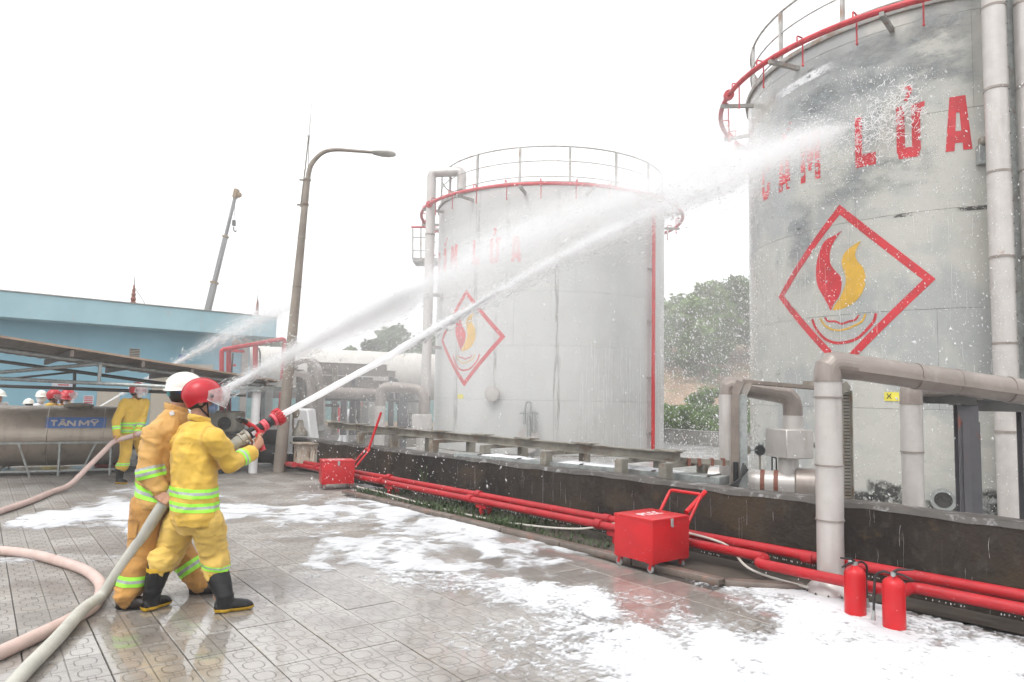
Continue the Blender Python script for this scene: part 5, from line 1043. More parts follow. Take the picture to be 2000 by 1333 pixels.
# blue panel with the name, wrapped on the shell
def on_w(s, g_, r=0.0): # s along the tank from its right end, g_ girth up from the horizontal on the camera side
    a_ = g_ / Rw; return cB - tx * s + (-tn_) * (Rw + r) * math.cos(a_) + A3(0, 0, (Rw + r) * math.sin(a_))
mb = MB(); vs = []; fs = []; S0, S1, g0, g1 = 0.20, 1.16, 0.165, 0.385; nx_, ny_ = 6, 6
for i in range(nx_ + 1):
    for j in range(ny_ + 1): vs.append(on_w(S1 + (S0 - S1) * i / nx_, g0 + (g1 - g0) * j / ny_, 0.004))
for i in range(nx_):
    for j in range(ny_): k = i * (ny_ + 1) + j; fs.append((k, k + ny_ + 1, k + ny_ + 2, k + 1))
mb.add(vs, fs); panel = obj('name_panel', mb, MT['label_blue'], wt_)
GL = {'T': [(0, 1, 1, 1), (.5, 1, .5, 0)], 'A': [(0, 0, .5, 1), (.5, 1, 1, 0), (.22, .33, .78, .33)], 'N': [(0, 0, 0, 1), (0, 1, 1, 0), (1, 0, 1, 1)], 'M': [(0, 0, 0, 1), (0, 1, .5, .25), (.5, .25, 1, 1), (1, 1, 1, 0)], 'Y': [(0, 1, .5, .45), (1, 1, .5, .45), (.5, .45, .5, 0)], '^': [(.2, 1.12, .5, 1.32), (.5, 1.32, .8, 1.12)], '~': [(.1, 1.14, .35, 1.24), (.35, 1.24, .62, 1.16), (.62, 1.16, .9, 1.26)]}
xs = 0.075; lh = 0.105; gb = 0.205; pos_ = [('T', 0.0, .10), ('A', .125, .12), ('N', .27, .11), ('M', .455, .14), ('Y', .63, .13)]
for chh, u0, w in pos_:
    mb = MB()
    for (x0_, y0_, x1_, y1_), kk in [(q_, 1) for q_ in GL[chh]] + ([(q_, 0.5) for q_ in GL['^']] if chh == 'A' else []) + ([(q_, 0.5) for q_ in GL['~']] if chh == 'Y' else []):
        n_ = 5
        pa = [on_w(S1 - xs - u0 - w * (x0_ + (x1_ - x0_) * i / n_), gb + lh * (y0_ + (y1_ - y0_) * i / n_), 0.007) for i in range(n_ + 1)]
        for i in range(n_): mb.beam(pa[i] - (pa[i + 1] - pa[i]) * 0.05, pa[i + 1] + (pa[i + 1] - pa[i]) * 0.05, 0.033 * kk, 0.004, up=tuple(nrm(pa[i] - cA - tx * ((pa[i] - cA) @ tx))))
    obj('letter', mb, MT['label_beige'], panel, smooth=False)
fr = lambda name, p, q_, w=0.035: obj(name, MB().beam(p, q_, w, w), MT['galvanised'], wt_)
f0 = A_ - tn_ * 0.02; f1 = B_ - tn_ * 0.02; H_ = A3(0, 0, 0.60)
fr('frame_rail', f0 + H_, f1 + H_); fr('frame_rail', f0 + A3(0, 0, 0.10), f1 + A3(0, 0, 0.10))
for s_ in (0.45, 0.73, 0.975): p = f0 + (f1 - f0) * s_; fr('frame_leg', p, p + H_)
for s_, s2 in ((0.54, 0.60), (0.90, 0.83)): fr('frame_brace', f0 + (f1 - f0) * s_ + H_, f0 + (f1 - f0) * s2, 0.03)
for s_ in (0.45, 0.975): p = f0 + tn_ * 1.28 + (f1 - f0) * s_; fr('frame_leg', p, p + H_); fr('frame_cross', f0 + (f1 - f0) * s_ + A3(0, 0, 0.12), p + A3(0, 0, 0.12))
t = thing('concrete_plinth', A_ + tn_ * 0.6, 'dark low plinth under the stainless water tank', 'plinth'); mb = MB(); mb.box((A_ + B_) / 2 + tn_ * 0.75 + A3(0, 0, 0.03), (Lw, 0.9, 0.06), (tx, tn_, A3(0, 0, 1))); obj('slab', mb, MT['dark_steel'], t, bevel=0.01)
# red hose chest and wheeled pump behind the left firefighter
t = thing('red_chest', S(225, 850, 14.2) * A3(1, 1, 0), 'dark red chest standing at the end of the stainless tank', 'chest'); c = S(232, 850, 14.4); mb = MB(); mb.box((c[0], c[1], 0.55), (0.75, 0.5, 1.0), (tx, tn_, A3(0, 0, 1))); obj('body', mb, MT['red_faded'], t, bevel=0.02); mb = MB(); mb.box((c[0], c[1], 1.09), (0.8, 0.55, 0.05), (tx, tn_, A3(0, 0, 1))); obj('lid', mb, MT['red_faded'], t, bevel=0.01)
pm_ = thing('pump_cart', S(350, 925, 14.0) * A3(1, 1, 0), 'grimy wheeled pump set half hidden behind the firefighters', 'pump'); c = A3(*S(430, 850, 14.6)[:2], 0)
mb = MB(); mb.box(c + A3(0.1, 0, 0.98), (0.62, 0.5, 0.42)); obj('engine_cover', mb, MT['rusty_steel'], pm_, bevel=0.03)
mb = MB(); mb.lathe([(0.13, 0), (0.13, 0.03), (0.01, 0.035)], c + A3(0.18, -0.25, 0.95), (0, -1, 0), 20); obj('fan_opening', mb, MT['black'], pm_)
mb = MB(); mb.tube(bend([c + A3(-0.1, 0, 1.18), c + A3(-0.1, 0, 1.36), c + A3(0.08, 0, 1.36), c + A3(0.08, 0, 1.18)], 0.06, 3), 0.02, 8); obj('lifting_hoop', mb, MT['black'], pm_)
mb = MB(); mb.box(c + A3(0.0, 0, 0.55), (1.5, 0.55, 0.36)); obj('chassis', mb, MT['dark_steel'], pm_, bevel=0.02)
for xx in (-1.25, 0.05):
    w = A3(*S(262 if xx < -1 else 432, 900, 13.9)[:2], 0.28); k = MB(); k.lathe([(0.17, -0.06), (0.27, -0.07), (0.28, -0.03), (0.28, 0.03), (0.27, 0.07), (0.17, 0.06)], w, (0.2, -1, 0), 24); wh = obj('tyre', k, MT['rubber'], pm_); k = MB(); k.lathe([(0.17, 0.05), (0.14, 0.02), (0.06, 0.03), (0.04, 0.06), (0.005, 0.06)], w, (0.2, -1, 0), 20); obj('rim', k, MT['galvanised'], wh)
mb = MB(); mb.beam(A3(*S(262, 900, 13.9)[:2], 0.28), A3(*S(432, 900, 13.9)[:2], 0.28), 0.05, 0.05); obj('axle', mb, MT['dark_steel'], pm_)
t = thing('pipe_stub', A3(*S(510, 900, 15.3)[:2], 0), 'dark flanged pipe stub lying behind the white round post', 'pipe'); c = A3(*S(500, 900, 15.2)[:2], 0.28); mb = MB(); mb.cyl(c - A3(0.5, 0, 0), c + A3(0.65, 0.1, 0), 0.2, 20); obj('barrel', mb, MT['dark_steel'], t); mb = MB(); mb.cyl(c + A3(0.63, 0.1, 0), c + A3(0.68, 0.1, 0), 0.28, 20); obj('flange', mb, MT['rusty_steel'], t)
mb = MB(); mb.beam(A3(c[0] - 0.8, c[1] + 0.3, 0.62), A3(c[0] + 1.1, c[1] + 0.3, 0.62), 0.5, 0.35); obj('saddle', mb, MT['dark_steel'], t)

# ------------------------------------------------------------------ lamp post
lp = thing('lamp_post', (-4.62, 14.35, 0), 'tall leaning brown lamp post with a curved arm', 'street lamp')
Yl = 14.35; b0 = S(545, 922, Yl); b0[2] = 0; p1 = S(600, 352, Yl)
mb = MB(); mb.tube([b0, b0 + (p1 - b0) * 0.33, b0 + (p1 - b0) * 0.66, p1], [0.125, 0.105, 0.085, 0.062], 16); obj('pole', mb, MT['lamp_pole'], lp)
apts = spline([p1 + (b0 - p1) * 0.015, S(606, 327, Yl), S(618, 309, Yl), S(634, 297, Yl), S(656, 293, Yl), S(690, 295, Yl), S(728, 298, Yl)], 5)
mb = MB(); mb.tube(apts, [0.055 - 0.025 * i / len(apts) for i in range(len(apts))], 10); obj('arm', mb, MT['lamp_pole'], lp)
h0_ = S(727, 298, Yl); hx2 = nrm(S(773, 302, Yl) - h0_); mb = MB(); hl = np.linalg.norm(S(773, 302, Yl) - h0_)
prof = [(0.02, 0), (0.05, 0.01), (0.065, 0.08), (0.085, 0.2), (0.085, 0.34), (0.06, 0.45), (0.02, hl)]
hy = nrm(np.cross(A3(0, 0, 1), hx2)); hz_ = np.cross(hx2, hy)
vs = []; fs = []; nn_ = 14
for (r_, x_) in prof:
    for k in range(nn_):
        a_ = 2 * math.pi * k / nn_; vs.append(h0_ + hx2 * x_ + hy * math.cos(a_) * r_ * 1.7 + hz_ * math.sin(a_) * r_ * (0.85 if math.sin(a_) > 0 else 0.75))
for i in range(len(prof) - 1):
    for k in range(nn_): fs.append((i * nn_ + k, i * nn_ + (k + 1) % nn_, (i + 1) * nn_ + (k + 1) % nn_, (i + 1) * nn_ + k))
mb.add(vs, fs); mb.f.append(tuple(range(len(mb.v) - nn_, len(mb.v)))); lh_ = obj('lamp_head', mb, MT['lamp_head'], lp)
for y_ in (349, 402, 467, 565):
    f = (922 - y_) / (922 - 352); c = b0 + (p1 - b0) * min(f, 1.0); mb = MB(); mb.cyl(c - A3(0, 0, 0.02), c + A3(0, 0, 0.02), 0.075 + 0.05 * (1 - f), 12)
    if y_ < 420: mb.beam(c + A3(-0.16, 0, 0.0), c + A3(0.08, 0, 0.0), 0.03, 0.03)
    obj('collar', mb, MT['rusty_steel'], lp)
lr = thing('lightning_mast', S(588, 402, Yl), 'thin whip lightning rod clamped beside the lamp post top', 'lightning rod')
mb = MB(); mb.tube([S(587, 405, Yl - 0.02), S(596, 330, Yl - 0.02), S(603, 265, Yl - 0.02)], 0.014, 6); mb.tube([S(601, 345, Yl - 0.02), S(604, 268, Yl - 0.02)], 0.008, 6); obj('mast', mb, MT['rusty_steel'], lr)
mb = MB(); mb.tube([S(603, 268, Yl - 0.02), S(611, 180, Yl - 0.02)], [0.012, 0.004], 6); mb.sphere(S(603, 266, Yl - 0.02), 0.035, 8); obj('whip', mb, MT['rail_steel'], lr)

# ------------------------------------------------------------------ crane behind the building
cr = thing('mobile_crane', A3(*S(385, 700, 48)[:2], 0), 'grey telescopic crane boom rising behind the blue building', 'crane')
e0, e1 = S(383, 700, 48), S(461, 378, 48); ed = e1 - e0
for i, (f0_, f1_, w) in enumerate(((0.0, 0.46, 0.36), (0.44, 0.74, 0.28), (0.72, 0.985, 0.20))):
    mb = MB(); mb.beam(e0 + ed * f0_, e0 + ed * f1_, w, w * 1.15, up=(0, -1, 0.2)); obj('boom_section', mb, MT['crane_grey'], cr, bevel=0.05)
    mb = MB(); mb.beam(e0 + ed * (f1_ - 0.012), e0 + ed * f1_, w * 1.25, w * 1.4, up=(0, -1, 0.2)); obj('boom_collar', mb, MT['crane_ochre'], cr, bevel=0.03)
mb = MB(); mb.beam(e1 - nrm(ed) * 0.35, e1 + nrm(ed) * 0.30, 0.28, 0.40, up=(0, -1, 0.2)); mb.lathe([(0.001, -0.16), (0.19, -0.12), (0.19, 0.12), (0.001, 0.16)], e1 + A3(0.2, 0, -0.1), (0, 1, 0), 16); obj('boom_head', mb, MT['crane_ochre'], cr, bevel=0.04)
hp = S(457, 436, 48); mb = MB(); mb.cyl(A3(hp[0], hp[1], e1[2]), hp, 0.015, 5); obj('hoist_cable', mb, MT['dark_steel'], cr)
mb = MB(); mb.box(hp, (0.22, 0.2, 0.4)); mb.tube([hp + A3(0, 0, -0.25), hp + A3(0, 0, -0.5), hp + A3(0.12, 0, -0.62), hp + A3(0.2, 0, -0.5)], 0.05, 8); obj('hook_block', mb, MT['dark_steel'], cr, bevel=0.03)
mb = MB(); cb = A3(e0[0], e0[1], 0); mb.box(cb + A3(-0.4, 1, 1.9), (2.4, 3.0, 1.2)); obj('turret', mb, MT['crane_ochre'], cr, bevel=0.1)
mb = MB(); mb.box(cb + A3(0, 1, 1.0), (2.5, 9.0, 0.6)); obj('carrier', mb, MT['crane_grey'], cr, bevel=0.08)
for k in range(4):
    for sx in (-1, 1):
        mb = MB(); w = cb + A3(sx * 1.1, -2.2 + k * 2.1, 0.55); mb.lathe([(0.25, -0.16), (0.55, -0.16), (0.55, 0.16), (0.25, 0.16), (0.2, 0.1), (0.01, 0.1)], w, (1, 0, 0), 20); obj('wheel', mb, MT['rubber'], cr)

# ------------------------------------------------------------------ red sprinkler frame
rf = thing('sprinkler_frame', A3(*S(500, 900, 16.5)[:2], 0), 'red pipe portal frame beside the lamp post', 'pipe frame')
Yr = 16.3
def rp_(name, pts, r=0.045): mb = MB(); mb.tube(bend([S(x, y, dd) for x, y, dd in pts], 0.07, 4), r, 12); return obj(name, mb, MT['red_pipe'], rf)
rp_('portal_pipe', [(433, 905, 15.4), (433, 684, 15.4), (556, 662, 16.6), (540, 915, 16.6)], 0.05)
rp_('riser', [(446, 905, 15.6), (447, 683, 15.6)], 0.055); rp_('riser', [(499, 850, 16.2), (499, 675, 16.2)], 0.06)
mb = MB(); mb.tube([S(441, 905, 15.5), S(455, 690, 15.5)], 0.018, 8); mb.tube([S(508, 860, 16.2), S(508, 690, 16.2), S(505, 680, 16.2)], 0.02, 8); obj('black_cable', mb, MT['black'], rf)
mb = MB(); mb.beam(S(446, 714, 15.6), S(460, 714, 15.6), 0.04, 0.05); mb.beam(S(455, 685, 15.6), S(470, 687, 15.9), 0.2, 0.05); obj('bracket', mb, MT['red_faded'], rf)
mb = MB(); c = S(462, 672, 15.8); mb.lathe([(0.10, -0.06), (0.11, 0.0), (0.10, 0.08), (0.05, 0.1), (0.01, 0.1)], c, (0.3, -1, 0), 16); obj('alarm_bell', mb, MT['insulation_brown'], rf)
rp_('ground_run', [(536, 905, 16.3), (575, 908, 13.4)], 0.05)

# ------------------------------------------------------------------ horizontal storage vessel and pipe rack in the mist
hv = thing('storage_vessel', A3(*S(680, 760, 30)[:2], 0), 'long lying cream storage vessel behind the pipe rack', 'storage vessel')
v0 = S(478, 726, 28.5); v1 = S(860, 738, 32.5); v1[2] = v0[2]; Rv = 1.05; vx_ = nrm(v1 - v0); LV = np.linalg.norm(v1 - v0)
mb = MB(); mb.lathe([(0.01, -0.5), (Rv * 0.6, -0.4), (Rv * 0.92, -0.2), (Rv, 0), (Rv, LV), (Rv * 0.9, LV + 0.2), (0.01, LV + 0.5)], v0, vx_, 40); vo = obj('drum', mb, MT['far_tank'], hv)
for f in (0.1, 0.35, 0.6, 0.85):
    c = v0 + vx_ * LV * f; mb = MB(); mb.box(A3(c[0], c[1], (v0[2] - Rv * 0.7) / 2), (0.3, 1.6, v0[2] - Rv * 0.7), (vx_, np.cross(A3(0, 0, 1), vx_), A3(0, 0, 1))); obj('saddle', mb, MT['concrete'], hv, bevel=0.03)
    mb = MB(); mb.lathe([(Rv, -0.03), (Rv + 0.02, -0.02), (Rv + 0.02, 0.02), (Rv, 0.03)], c, vx_, 40); obj('girth_band', mb, MT['far_tank'], vo)
rk = thing('pipe_rack', A3(*S(640, 850, 18)[:2], 0), 'grey steel pipe rack with stacked pipes left of the far tank', 'pipe rack')
def rpp(name, pts, r, mat, n=14): mb = MB(); mb.tube(bend([S(x, y, dd) for x, y, dd in pts], max(0.12, r * 1.2), 4), r, n); return obj(name, mb, MT[mat], rk)
def rbm(name, p, q_, w, h, mat='rusty_steel'): mb = MB(); mb.ibeam(S(*p), S(*q_), w, h, 0.012); return obj(name, mb, MT[mat], rk)
# broad curved hoods on the left
for i, (x_, y_, d_, w_) in enumerate(((0, 0, 16.6, 0.42), (-14, 26, 16.2, 0.36))):
    mb = MB(); pts = spline([S(560 + x_, 735 + y_, d_), S(575 + x_, 714 + y_, d_), S(594 + x_, 705 + y_, d_), S(612 + x_, 708 + y_, d_), S(621 + x_, 726 + y_, d_), S(623 + x_, 760 + y_, d_), S(623 + x_, 830 + y_, d_)], 4)
    mb.tube(pts, [(0.035, w_ / 2)] * len(pts), 4, up=None); mb2 = MB()
    for a_, c_ in zip(pts[:-1], pts[1:]): mb2.beam(a_, c_ + (c_ - a_) * 0.05, w_, 0.10, up=(0.2, -0.1, 1) if abs((c_ - a_)[2]) < abs((c_ - a_)[0]) else (1, 0, 0.1))
    obj('cable_hood', mb2, MT['insulation_brown'], rk, smooth=False)
for y_, x1_ in ((716, 756), (728, 772), (741, 728), (748, 770)): rbm('rack_girder', (600, y_ - 3, 18.2), (x1_, y_ + 3, 18.8), 0.12, 0.16, 'tray_brown')
for x_, y0_, d_ in ((586, 722, 16.8), (601, 740, 16.4), (655, 720, 18.2), (690, 735, 18.5), (672, 782, 17.6), (765, 735, 19), (700, 782, 19.5)): rbm('rack_post', (x_, y0_, d_), (x_ - 2, 850, d_), 0.14, 0.14, 'post_steel' if x_ > 660 else 'rusty_steel')
rpp('insulated_pipe', [(560, 765, 17.4), (740, 770, 18.6)], 0.15, 'insulation_brown')
rpp('insulated_pipe', [(640, 752, 19.5), (775, 757, 20.5)], 0.10, 'insulation_brown')
rpp('thin_pipe', [(635, 780, 18.0), (828, 784, 19.0)], 0.04, 'dark_steel'); rpp('thin_pipe', [(635, 792, 18.0), (665, 793, 18.2)], 0.04, 'dark_steel')
rpp('thin_pipe', [(752, 755, 18.9), (775, 738, 18.9), (777, 790, 18.9)], 0.06, 'dark_steel')
for x_ in (676, 800): mb = MB(); mb.box(S(x_, 775, 18.4), (0.26, 0.3, 0.16)); obj('pipe_shoe', mb, MT['dark_steel'], rk, bevel=0.02)
for x_, d_, r_ in ((765, 19.2, 0.07), (780, 19.0, 0.05), (788, 18.6, 0.11), (836, 20.5, 0.06)): mb = MB(); p = S(x_, 790, d_); mb.cyl(A3(p[0], p[1], 0), A3(p[0], p[1], 1.55), r_, 12); obj('stanchion', mb, MT['post_steel'], rk)
rpp('red_pipe', [(663, 790, 19.6), (661, 845, 19.6)], 0.06, 'red_faded')
lo_ = thing('expansion_loop', A3(*S(785, 850, 18.2)[:2], 0), 'pale insulated pipe loop with a boxed valve left of the far tank', 'pipe')
def lpp(name, pts, r, mat): mb = MB(); mb.tube(bend([S(x, y, dd) for x, y, dd in pts], 0.32, 4), r, 18); return obj(name, mb, MT[mat], lo_, angle=16)
p = S(743, 790, 17.7); mb = MB(); mb.cyl(A3(p[0], p[1], 0.2), A3(p[0], p[1], 1.45), 0.128, 18); obj('left_leg', mb, MT['insulation'], lo_)
top_ = [(743, 793, 17.7), (744, 756, 17.7), (829, 760, 17.4), (828, 812, 17.4)]; lpp('top_bend', top_, 0.132, 'insulation_brown')
c = S(824, 824, 17.3); mb = MB(); mb.box(c, (0.44, 0.42, 0.36)); vb2 = obj('valve_box', mb, MT['insulation'], lo_, bevel=0.012)
mb = MB(); mb.tube([c + A3(-0.30 + 0.05 * math.cos(a_), 0.0 + 0.12 * math.cos(a_), 0.03 + 0.17 * math.sin(a_)) for a_ in np.linspace(0, 2 * math.pi, 20)[:-1]], 0.014, 6, closed=True); mb.cyl(c + A3(-0.3, 0, 0.03), c + A3(-0.2, 0, 0.03), 0.015, 6); mb.beam(c + A3(-0.3, 0, -0.13), c + A3(-0.3, 0, 0.19), 0.012, 0.012); obj('hand_wheel', mb, MT['dark_steel'], vb2)
mb = MB(); mb.cyl(A3(c[0], c[1], 0.1), A3(c[0], c[1], c[2] - 0.17), 0.12, 18); obj('right_leg', mb, MT['insulation'], lo_)
t = thing('concrete_block', A3(*S(583, 850, 15.6)[:2], 0), 'pale tapered concrete block by the lamp post with a bell pipe', 'block'); c = A3(*S(583, 850, 15.4)[:2], 0)
mb = MB(); w0_, w1_ = 0.42, 0.26; z0_, z1_ = 0.3, 1.25; mb.add([c + A3(sx * w_, sy * 0.3, zz) for zz, w_ in ((z0_, w0_), (z1_, w1_)) for sx, sy in ((-1, -1), (1, -1), (1, 1), (-1, 1))], [(0, 1, 2, 3), (4, 5, 6, 7), (0, 1, 5, 4), (1, 2, 6, 5), (2, 3, 7, 6), (3, 0, 4, 7)]); obj('block', mb, MT['white_paint'], t, bevel=0.03)
mb = MB(); p = S(585, 868, 14.6); mb.lathe([(0.16, -0.02), (0.15, 0.06), (0.08, 0.16), (0.05, 0.3)], A3(p[0], p[1], 0.735), n=18); obj('bell_foot', mb, MT['rusty_steel'], t)
mb = MB(); mb.tube(spline([A3(p[0], p[1], 0.95), S(574, 840, 14.6), S(573, 815, 14.6), S(579, 806, 14.6)], 5), 0.022, 8); mb.sphere(S(578, 806, 14.6), (0.08, 0.06, 0.12), 10); obj('gooseneck', mb, MT['slate_brown'], t)
# green netting and railings beyond
nt_ = thing('green_netting', A3(*S(640, 850, 38)[:2], 0), 'green construction netting on a far fence line', 'netting')
for k in range(9):
    a_ = S(470 + k * 45, 800, 38); b2 = S(470 + (k + 1) * 45 - 1, 800, 38); mb = MB(); mb.box(((a_ + b2) / 2)[:2].tolist() + [0.85], (np.linalg.norm(b2 - a_), 0.04, 1.5)); obj('net_panel', mb, MT['netting'], nt_)
    mb = MB(); mb.cyl(A3(a_[0], a_[1] - 0.05, 0), A3(a_[0], a_[1] - 0.05, 2.0), 0.04, 8); obj('net_post', mb, MT['galvanised'], nt_)
mb = MB(); a_ = S(455, 800, 37.5); b2 = S(880, 800, 37.5); mb.cyl(A3(a_[0], a_[1], 1.65), A3(b2[0], b2[1], 1.65), 0.03, 6); obj('net_rail', mb, MT['galvanised'], nt_)
# far boundary wall right of the tank
bw2 = thing('boundary_wall', A3(*S(1380, 870, 26)[:2], 0), 'grey concrete boundary wall at the foot of the hill', 'wall')
a_ = S(1150, 860, 30); c_ = S(1560, 865, 22); mb = MB(); mb.beam(A3(a_[0], a_[1], 0.15), A3(c_[0], c_[1], 0.15), 0.2, 0.62); obj('wall_body', mb, MT['concrete'], bw2, bevel=0.01)
mb = MB(); mb.beam(A3(a_[0], a_[1], 0.48), A3(c_[0], c_[1], 0.48), 0.26, 0.05); obj('coping', mb, MT['concrete'], bw2, bevel=0.005)
# ------------------------------------------------------------------ hillside and trees
hill = MB(); nx_, ny_ = 70, 30; vs = []; P_ = []
for j in range(ny_ + 1):
    for i in range(nx_ + 1):
        x = -70 + 140 * i / nx_; y = 32 + 60 * j / ny_; P_.append((x, y))
P_ = np.array(P_); q3 = np.column_stack([P_ * 0.09, np.zeros(len(P_))])
rise = np.clip((P_[:, 1] - 34) / 26, 0, 1) ** 1.2; side = 1.0 / (1 + np.exp(-(P_[:, 0] - 0) * 0.35))
zz = -0.2 + rise * (1.2 + 5.5 * side) + 0.5 * fbm(q3 * 3, 3, 5) * rise
hill.add(np.column_stack([P_, zz]), [(j * (nx_ + 1) + i, j * (nx_ + 1) + i + 1, (j + 1) * (nx_ + 1) + i + 1, (j + 1) * (nx_ + 1) + i) for j in range(ny_) for i in range(nx_)])
pm('hill_soil', (0.30, 0.20, 0.135), 0.9, var=0.25, vscale=0.8, bump=0.6, bscale=3, bdist=0.1, layers=[((0.5, 0.5, 0.5), 0.5, 0.62, (0.12, 0.14, 0.06), 0.8), ((2, 2, 2), 0.55, 0.7, (0.14, 0.10, 0.07), 0.7)])
tag(obj('hillside', hill, MT['hill_soil']), kind='structure')
def hill_z(x, y):
    r_ = min(max((y - 34) / 26, 0), 1) ** 1.2; return -0.2 + r_ * (1.2 + 5.5 / (1 + math.exp(-x * 0.35)))
def leaf_mesh(name, centers, radii, n, size, seed, flat=0.75):
    rg = np.random.default_rng(seed); radii = np.asarray(radii, float); w = radii ** 2; w = w / w.sum()
    k = rg.choice(len(centers), n, p=w); d = rg.normal(size=(n, 3)); d /= np.linalg.norm(d, axis=1)[:, None]
    rr_ = radii[k] * (rg.random(n) ** 0.4) * (1 + 0.15 * rg.normal(size=n)); c = np.asarray(centers)[k] + d * rr_[:, None] * np.array([1, 1, flat])
    s_ = size * rg.uniform(0.6, 1.5, n); a = rg.normal(size=(n, 3)); a[:, 2] *= 0.5; a /= np.linalg.norm(a, axis=1)[:, None]; b = np.cross(a, rg.normal(size=(n, 3))); b /= np.linalg.norm(b, axis=1)[:, None]
    a = a * s_[:, None]; b = b * s_[:, None] * 0.5
    v = np.stack([c - a, c + b * 0.9, c + a, c - b * 0.9], 1).reshape(-1, 3); f = np.arange(4 * n, dtype=np.int32)
    me = bpy.data.meshes.new(name); me.vertices.add(4 * n); me.vertices.foreach_set('co', v.astype(np.float32).ravel()); me.loops.add(4 * n); me.loops.foreach_set('vertex_index', f); me.polygons.add(n); me.polygons.foreach_set('loop_start', np.arange(0, 4 * n, 4, dtype=np.int32)); me.update(calc_edges=True); return me
def tree(label, px, py_top, Y, w, mat, seed, n=9000, group='trees on the hillside', name='broadleaf_tree'):
    rg = np.random.default_rng(seed); tp = S(px, py_top, Y); x, y = tp[0], tp[1]; z0 = hill_z(x, y) if y > 34 else 0; H = tp[2] - z0
    t = thing(name, (x, y, z0), label, 'tree', group); b = A3(x, y, z0)
    trunk = MB(); fork = H * 0.30; trunk.tube([b - A3(0, 0, 0.3), b + A3(0.05, 0, fork), b + A3(0.1, 0, H * 0.65)], [0.045 * H * 0.5, 0.03 * H * 0.5, 0.012 * H * 0.5], 8); cs, rs = [], []
    for k in range(13):
        a = rg.uniform(0, 2 * math.pi); r_ = w * 0.5 * math.sqrt(rg.uniform(0.02, 0.75)); h_ = H * rg.uniform(0.42, 0.88) * (1 - 0.25 * (r_ / (w * 0.5)) ** 2); c = b + A3(math.cos(a) * r_, math.sin(a) * r_, h_)
        trunk.tube([b + A3(0.05, 0, fork * rg.uniform(0.8, 1.6)), (b + A3(0, 0, fork) + c) / 2 + A3(0, 0, -0.1), c], [0.05, 0.035, 0.012], 5); cs.append(c); rs.append(w * rg.uniform(0.13, 0.23))
        for q_ in range(3): cs.append(c + rg.normal(size=3) * w * 0.13); rs.append(w * rg.uniform(0.05, 0.11))
    obj('trunk', trunk, MT['bark'], t)
    wrap('crown', leaf_mesh('crown', cs, rs, n, 0.13 + 0.012 * w, seed), MT[mat], t)
    return t
tree('light green tree on the hill right beside the far tank', 1338, 574, 52, 7.0, 'leaf_light', 1, 11000)
tree('taller tree on the hill between the two tanks', 1408, 566, 55, 7.5, 'leaf', 2, 12000)
tree('tall tree partly hidden behind the near tank edge', 1478, 542, 53, 7.0, 'leaf', 3, 10000)
tree('small dark tree low on the slope between the tanks', 1372, 640, 47, 4.0, 'leaf', 4, 6000)
tree('hazy tree behind the mist left of the far tank', 800, 622, 52, 5.0, 'leaf', 6, 7000)
tree('hazy smaller tree left of the vapour pipe', 765, 640, 54, 4.0, 'leaf_dark', 7, 5000)
tree('small hazy tree top above the storage vessel', 672, 664, 56, 2.4, 'leaf', 8, 3000)
tree('tree top peeping out right of the blue building', 540, 640, 44, 4.0, 'leaf', 9, 6000)
tree('tree just behind the blue building corner', 505, 655, 46, 3.5, 'leaf_dark', 10, 4000)
# bright bush at the foot of the hill
for i, (px_, py_, Y_, w_, lab) in enumerate(((1335, 770, 30, 3.6, 'bright green bush at the hill foot beside the far tank'), (1405, 735, 31, 3.8, 'bright green bush at the hill foot nearer the near tank'))):
    tp = S(px_, py_, Y_); t = thing('bush', (tp[0], tp[1], 0), lab, 'bush', 'bushes at the hill foot'); rg = np.random.default_rng(40 + i); H = tp[2]; cs, rs = [], []; st = MB()
    for k in range(26):
        a = rg.uniform(0, 2 * math.pi); r_ = w_ * 0.5 * math.sqrt(rg.random()); c = A3(tp[0] + math.cos(a) * r_, tp[1] + math.sin(a) * r_ * 0.6, H * rg.uniform(0.15, 0.85) * (1 - 0.3 * (2 * r_ / w_) ** 2)); cs.append(c); rs.append(rg.uniform(0.25, 0.55)); st.tube([A3(tp[0], tp[1], 0), c], [0.03, 0.008], 5)
    obj('stems', st, MT['bark'], t); wrap('foliage', leaf_mesh('foliage', cs, rs, 9000, 0.085, 70 + i), MT['leaf_light'], t)
# weeds along the strip
rg = np.random.default_rng(3); mb = MB()
for _ in range(3000):
    s = rg.uniform(1.9, 7.2); off = rg.uniform(-0.76, -0.06) if rg.random() < 0.75 else rg.uniform(-0.76, -0.6)
    dens = 0.5 + 0.5 * math.sin(s * 2.6) * math.sin(s * 1.1 + 1)
    if rg.random() > 0.25 + 0.75 * dens: continue
    h = rg.uniform(0.02, 0.075) * (0.6 + dens); p = wl(s, off, 0.02); a = rg.uniform(0, 6.28); d_ = A3(math.cos(a), math.sin(a), 0); w_ = rg.uniform(0.006, 0.014); sd_ = A3(-d_[1], d_[0], 0) * w_
    mb.add([p - sd_, p + sd_, p + d_ * h * 0.35 + A3(0, 0, h * 0.7) + sd_ * 0.8, p + d_ * h * 0.35 + A3(0, 0, h * 0.7) - sd_ * 0.8, p + d_ * h * 0.8 + A3(0, 0, h)], [(0, 1, 2, 3), (3, 2, 4)])
tag(obj('weeds', mb, MT['weed'], smooth=False), 'low green weeds and moss under the red mains', 'weeds', kind='stuff')
t = thing('tall_weed', wl(2.95, -0.1, 0), 'single tall pale grass plant against the dark wall', 'weed'); 
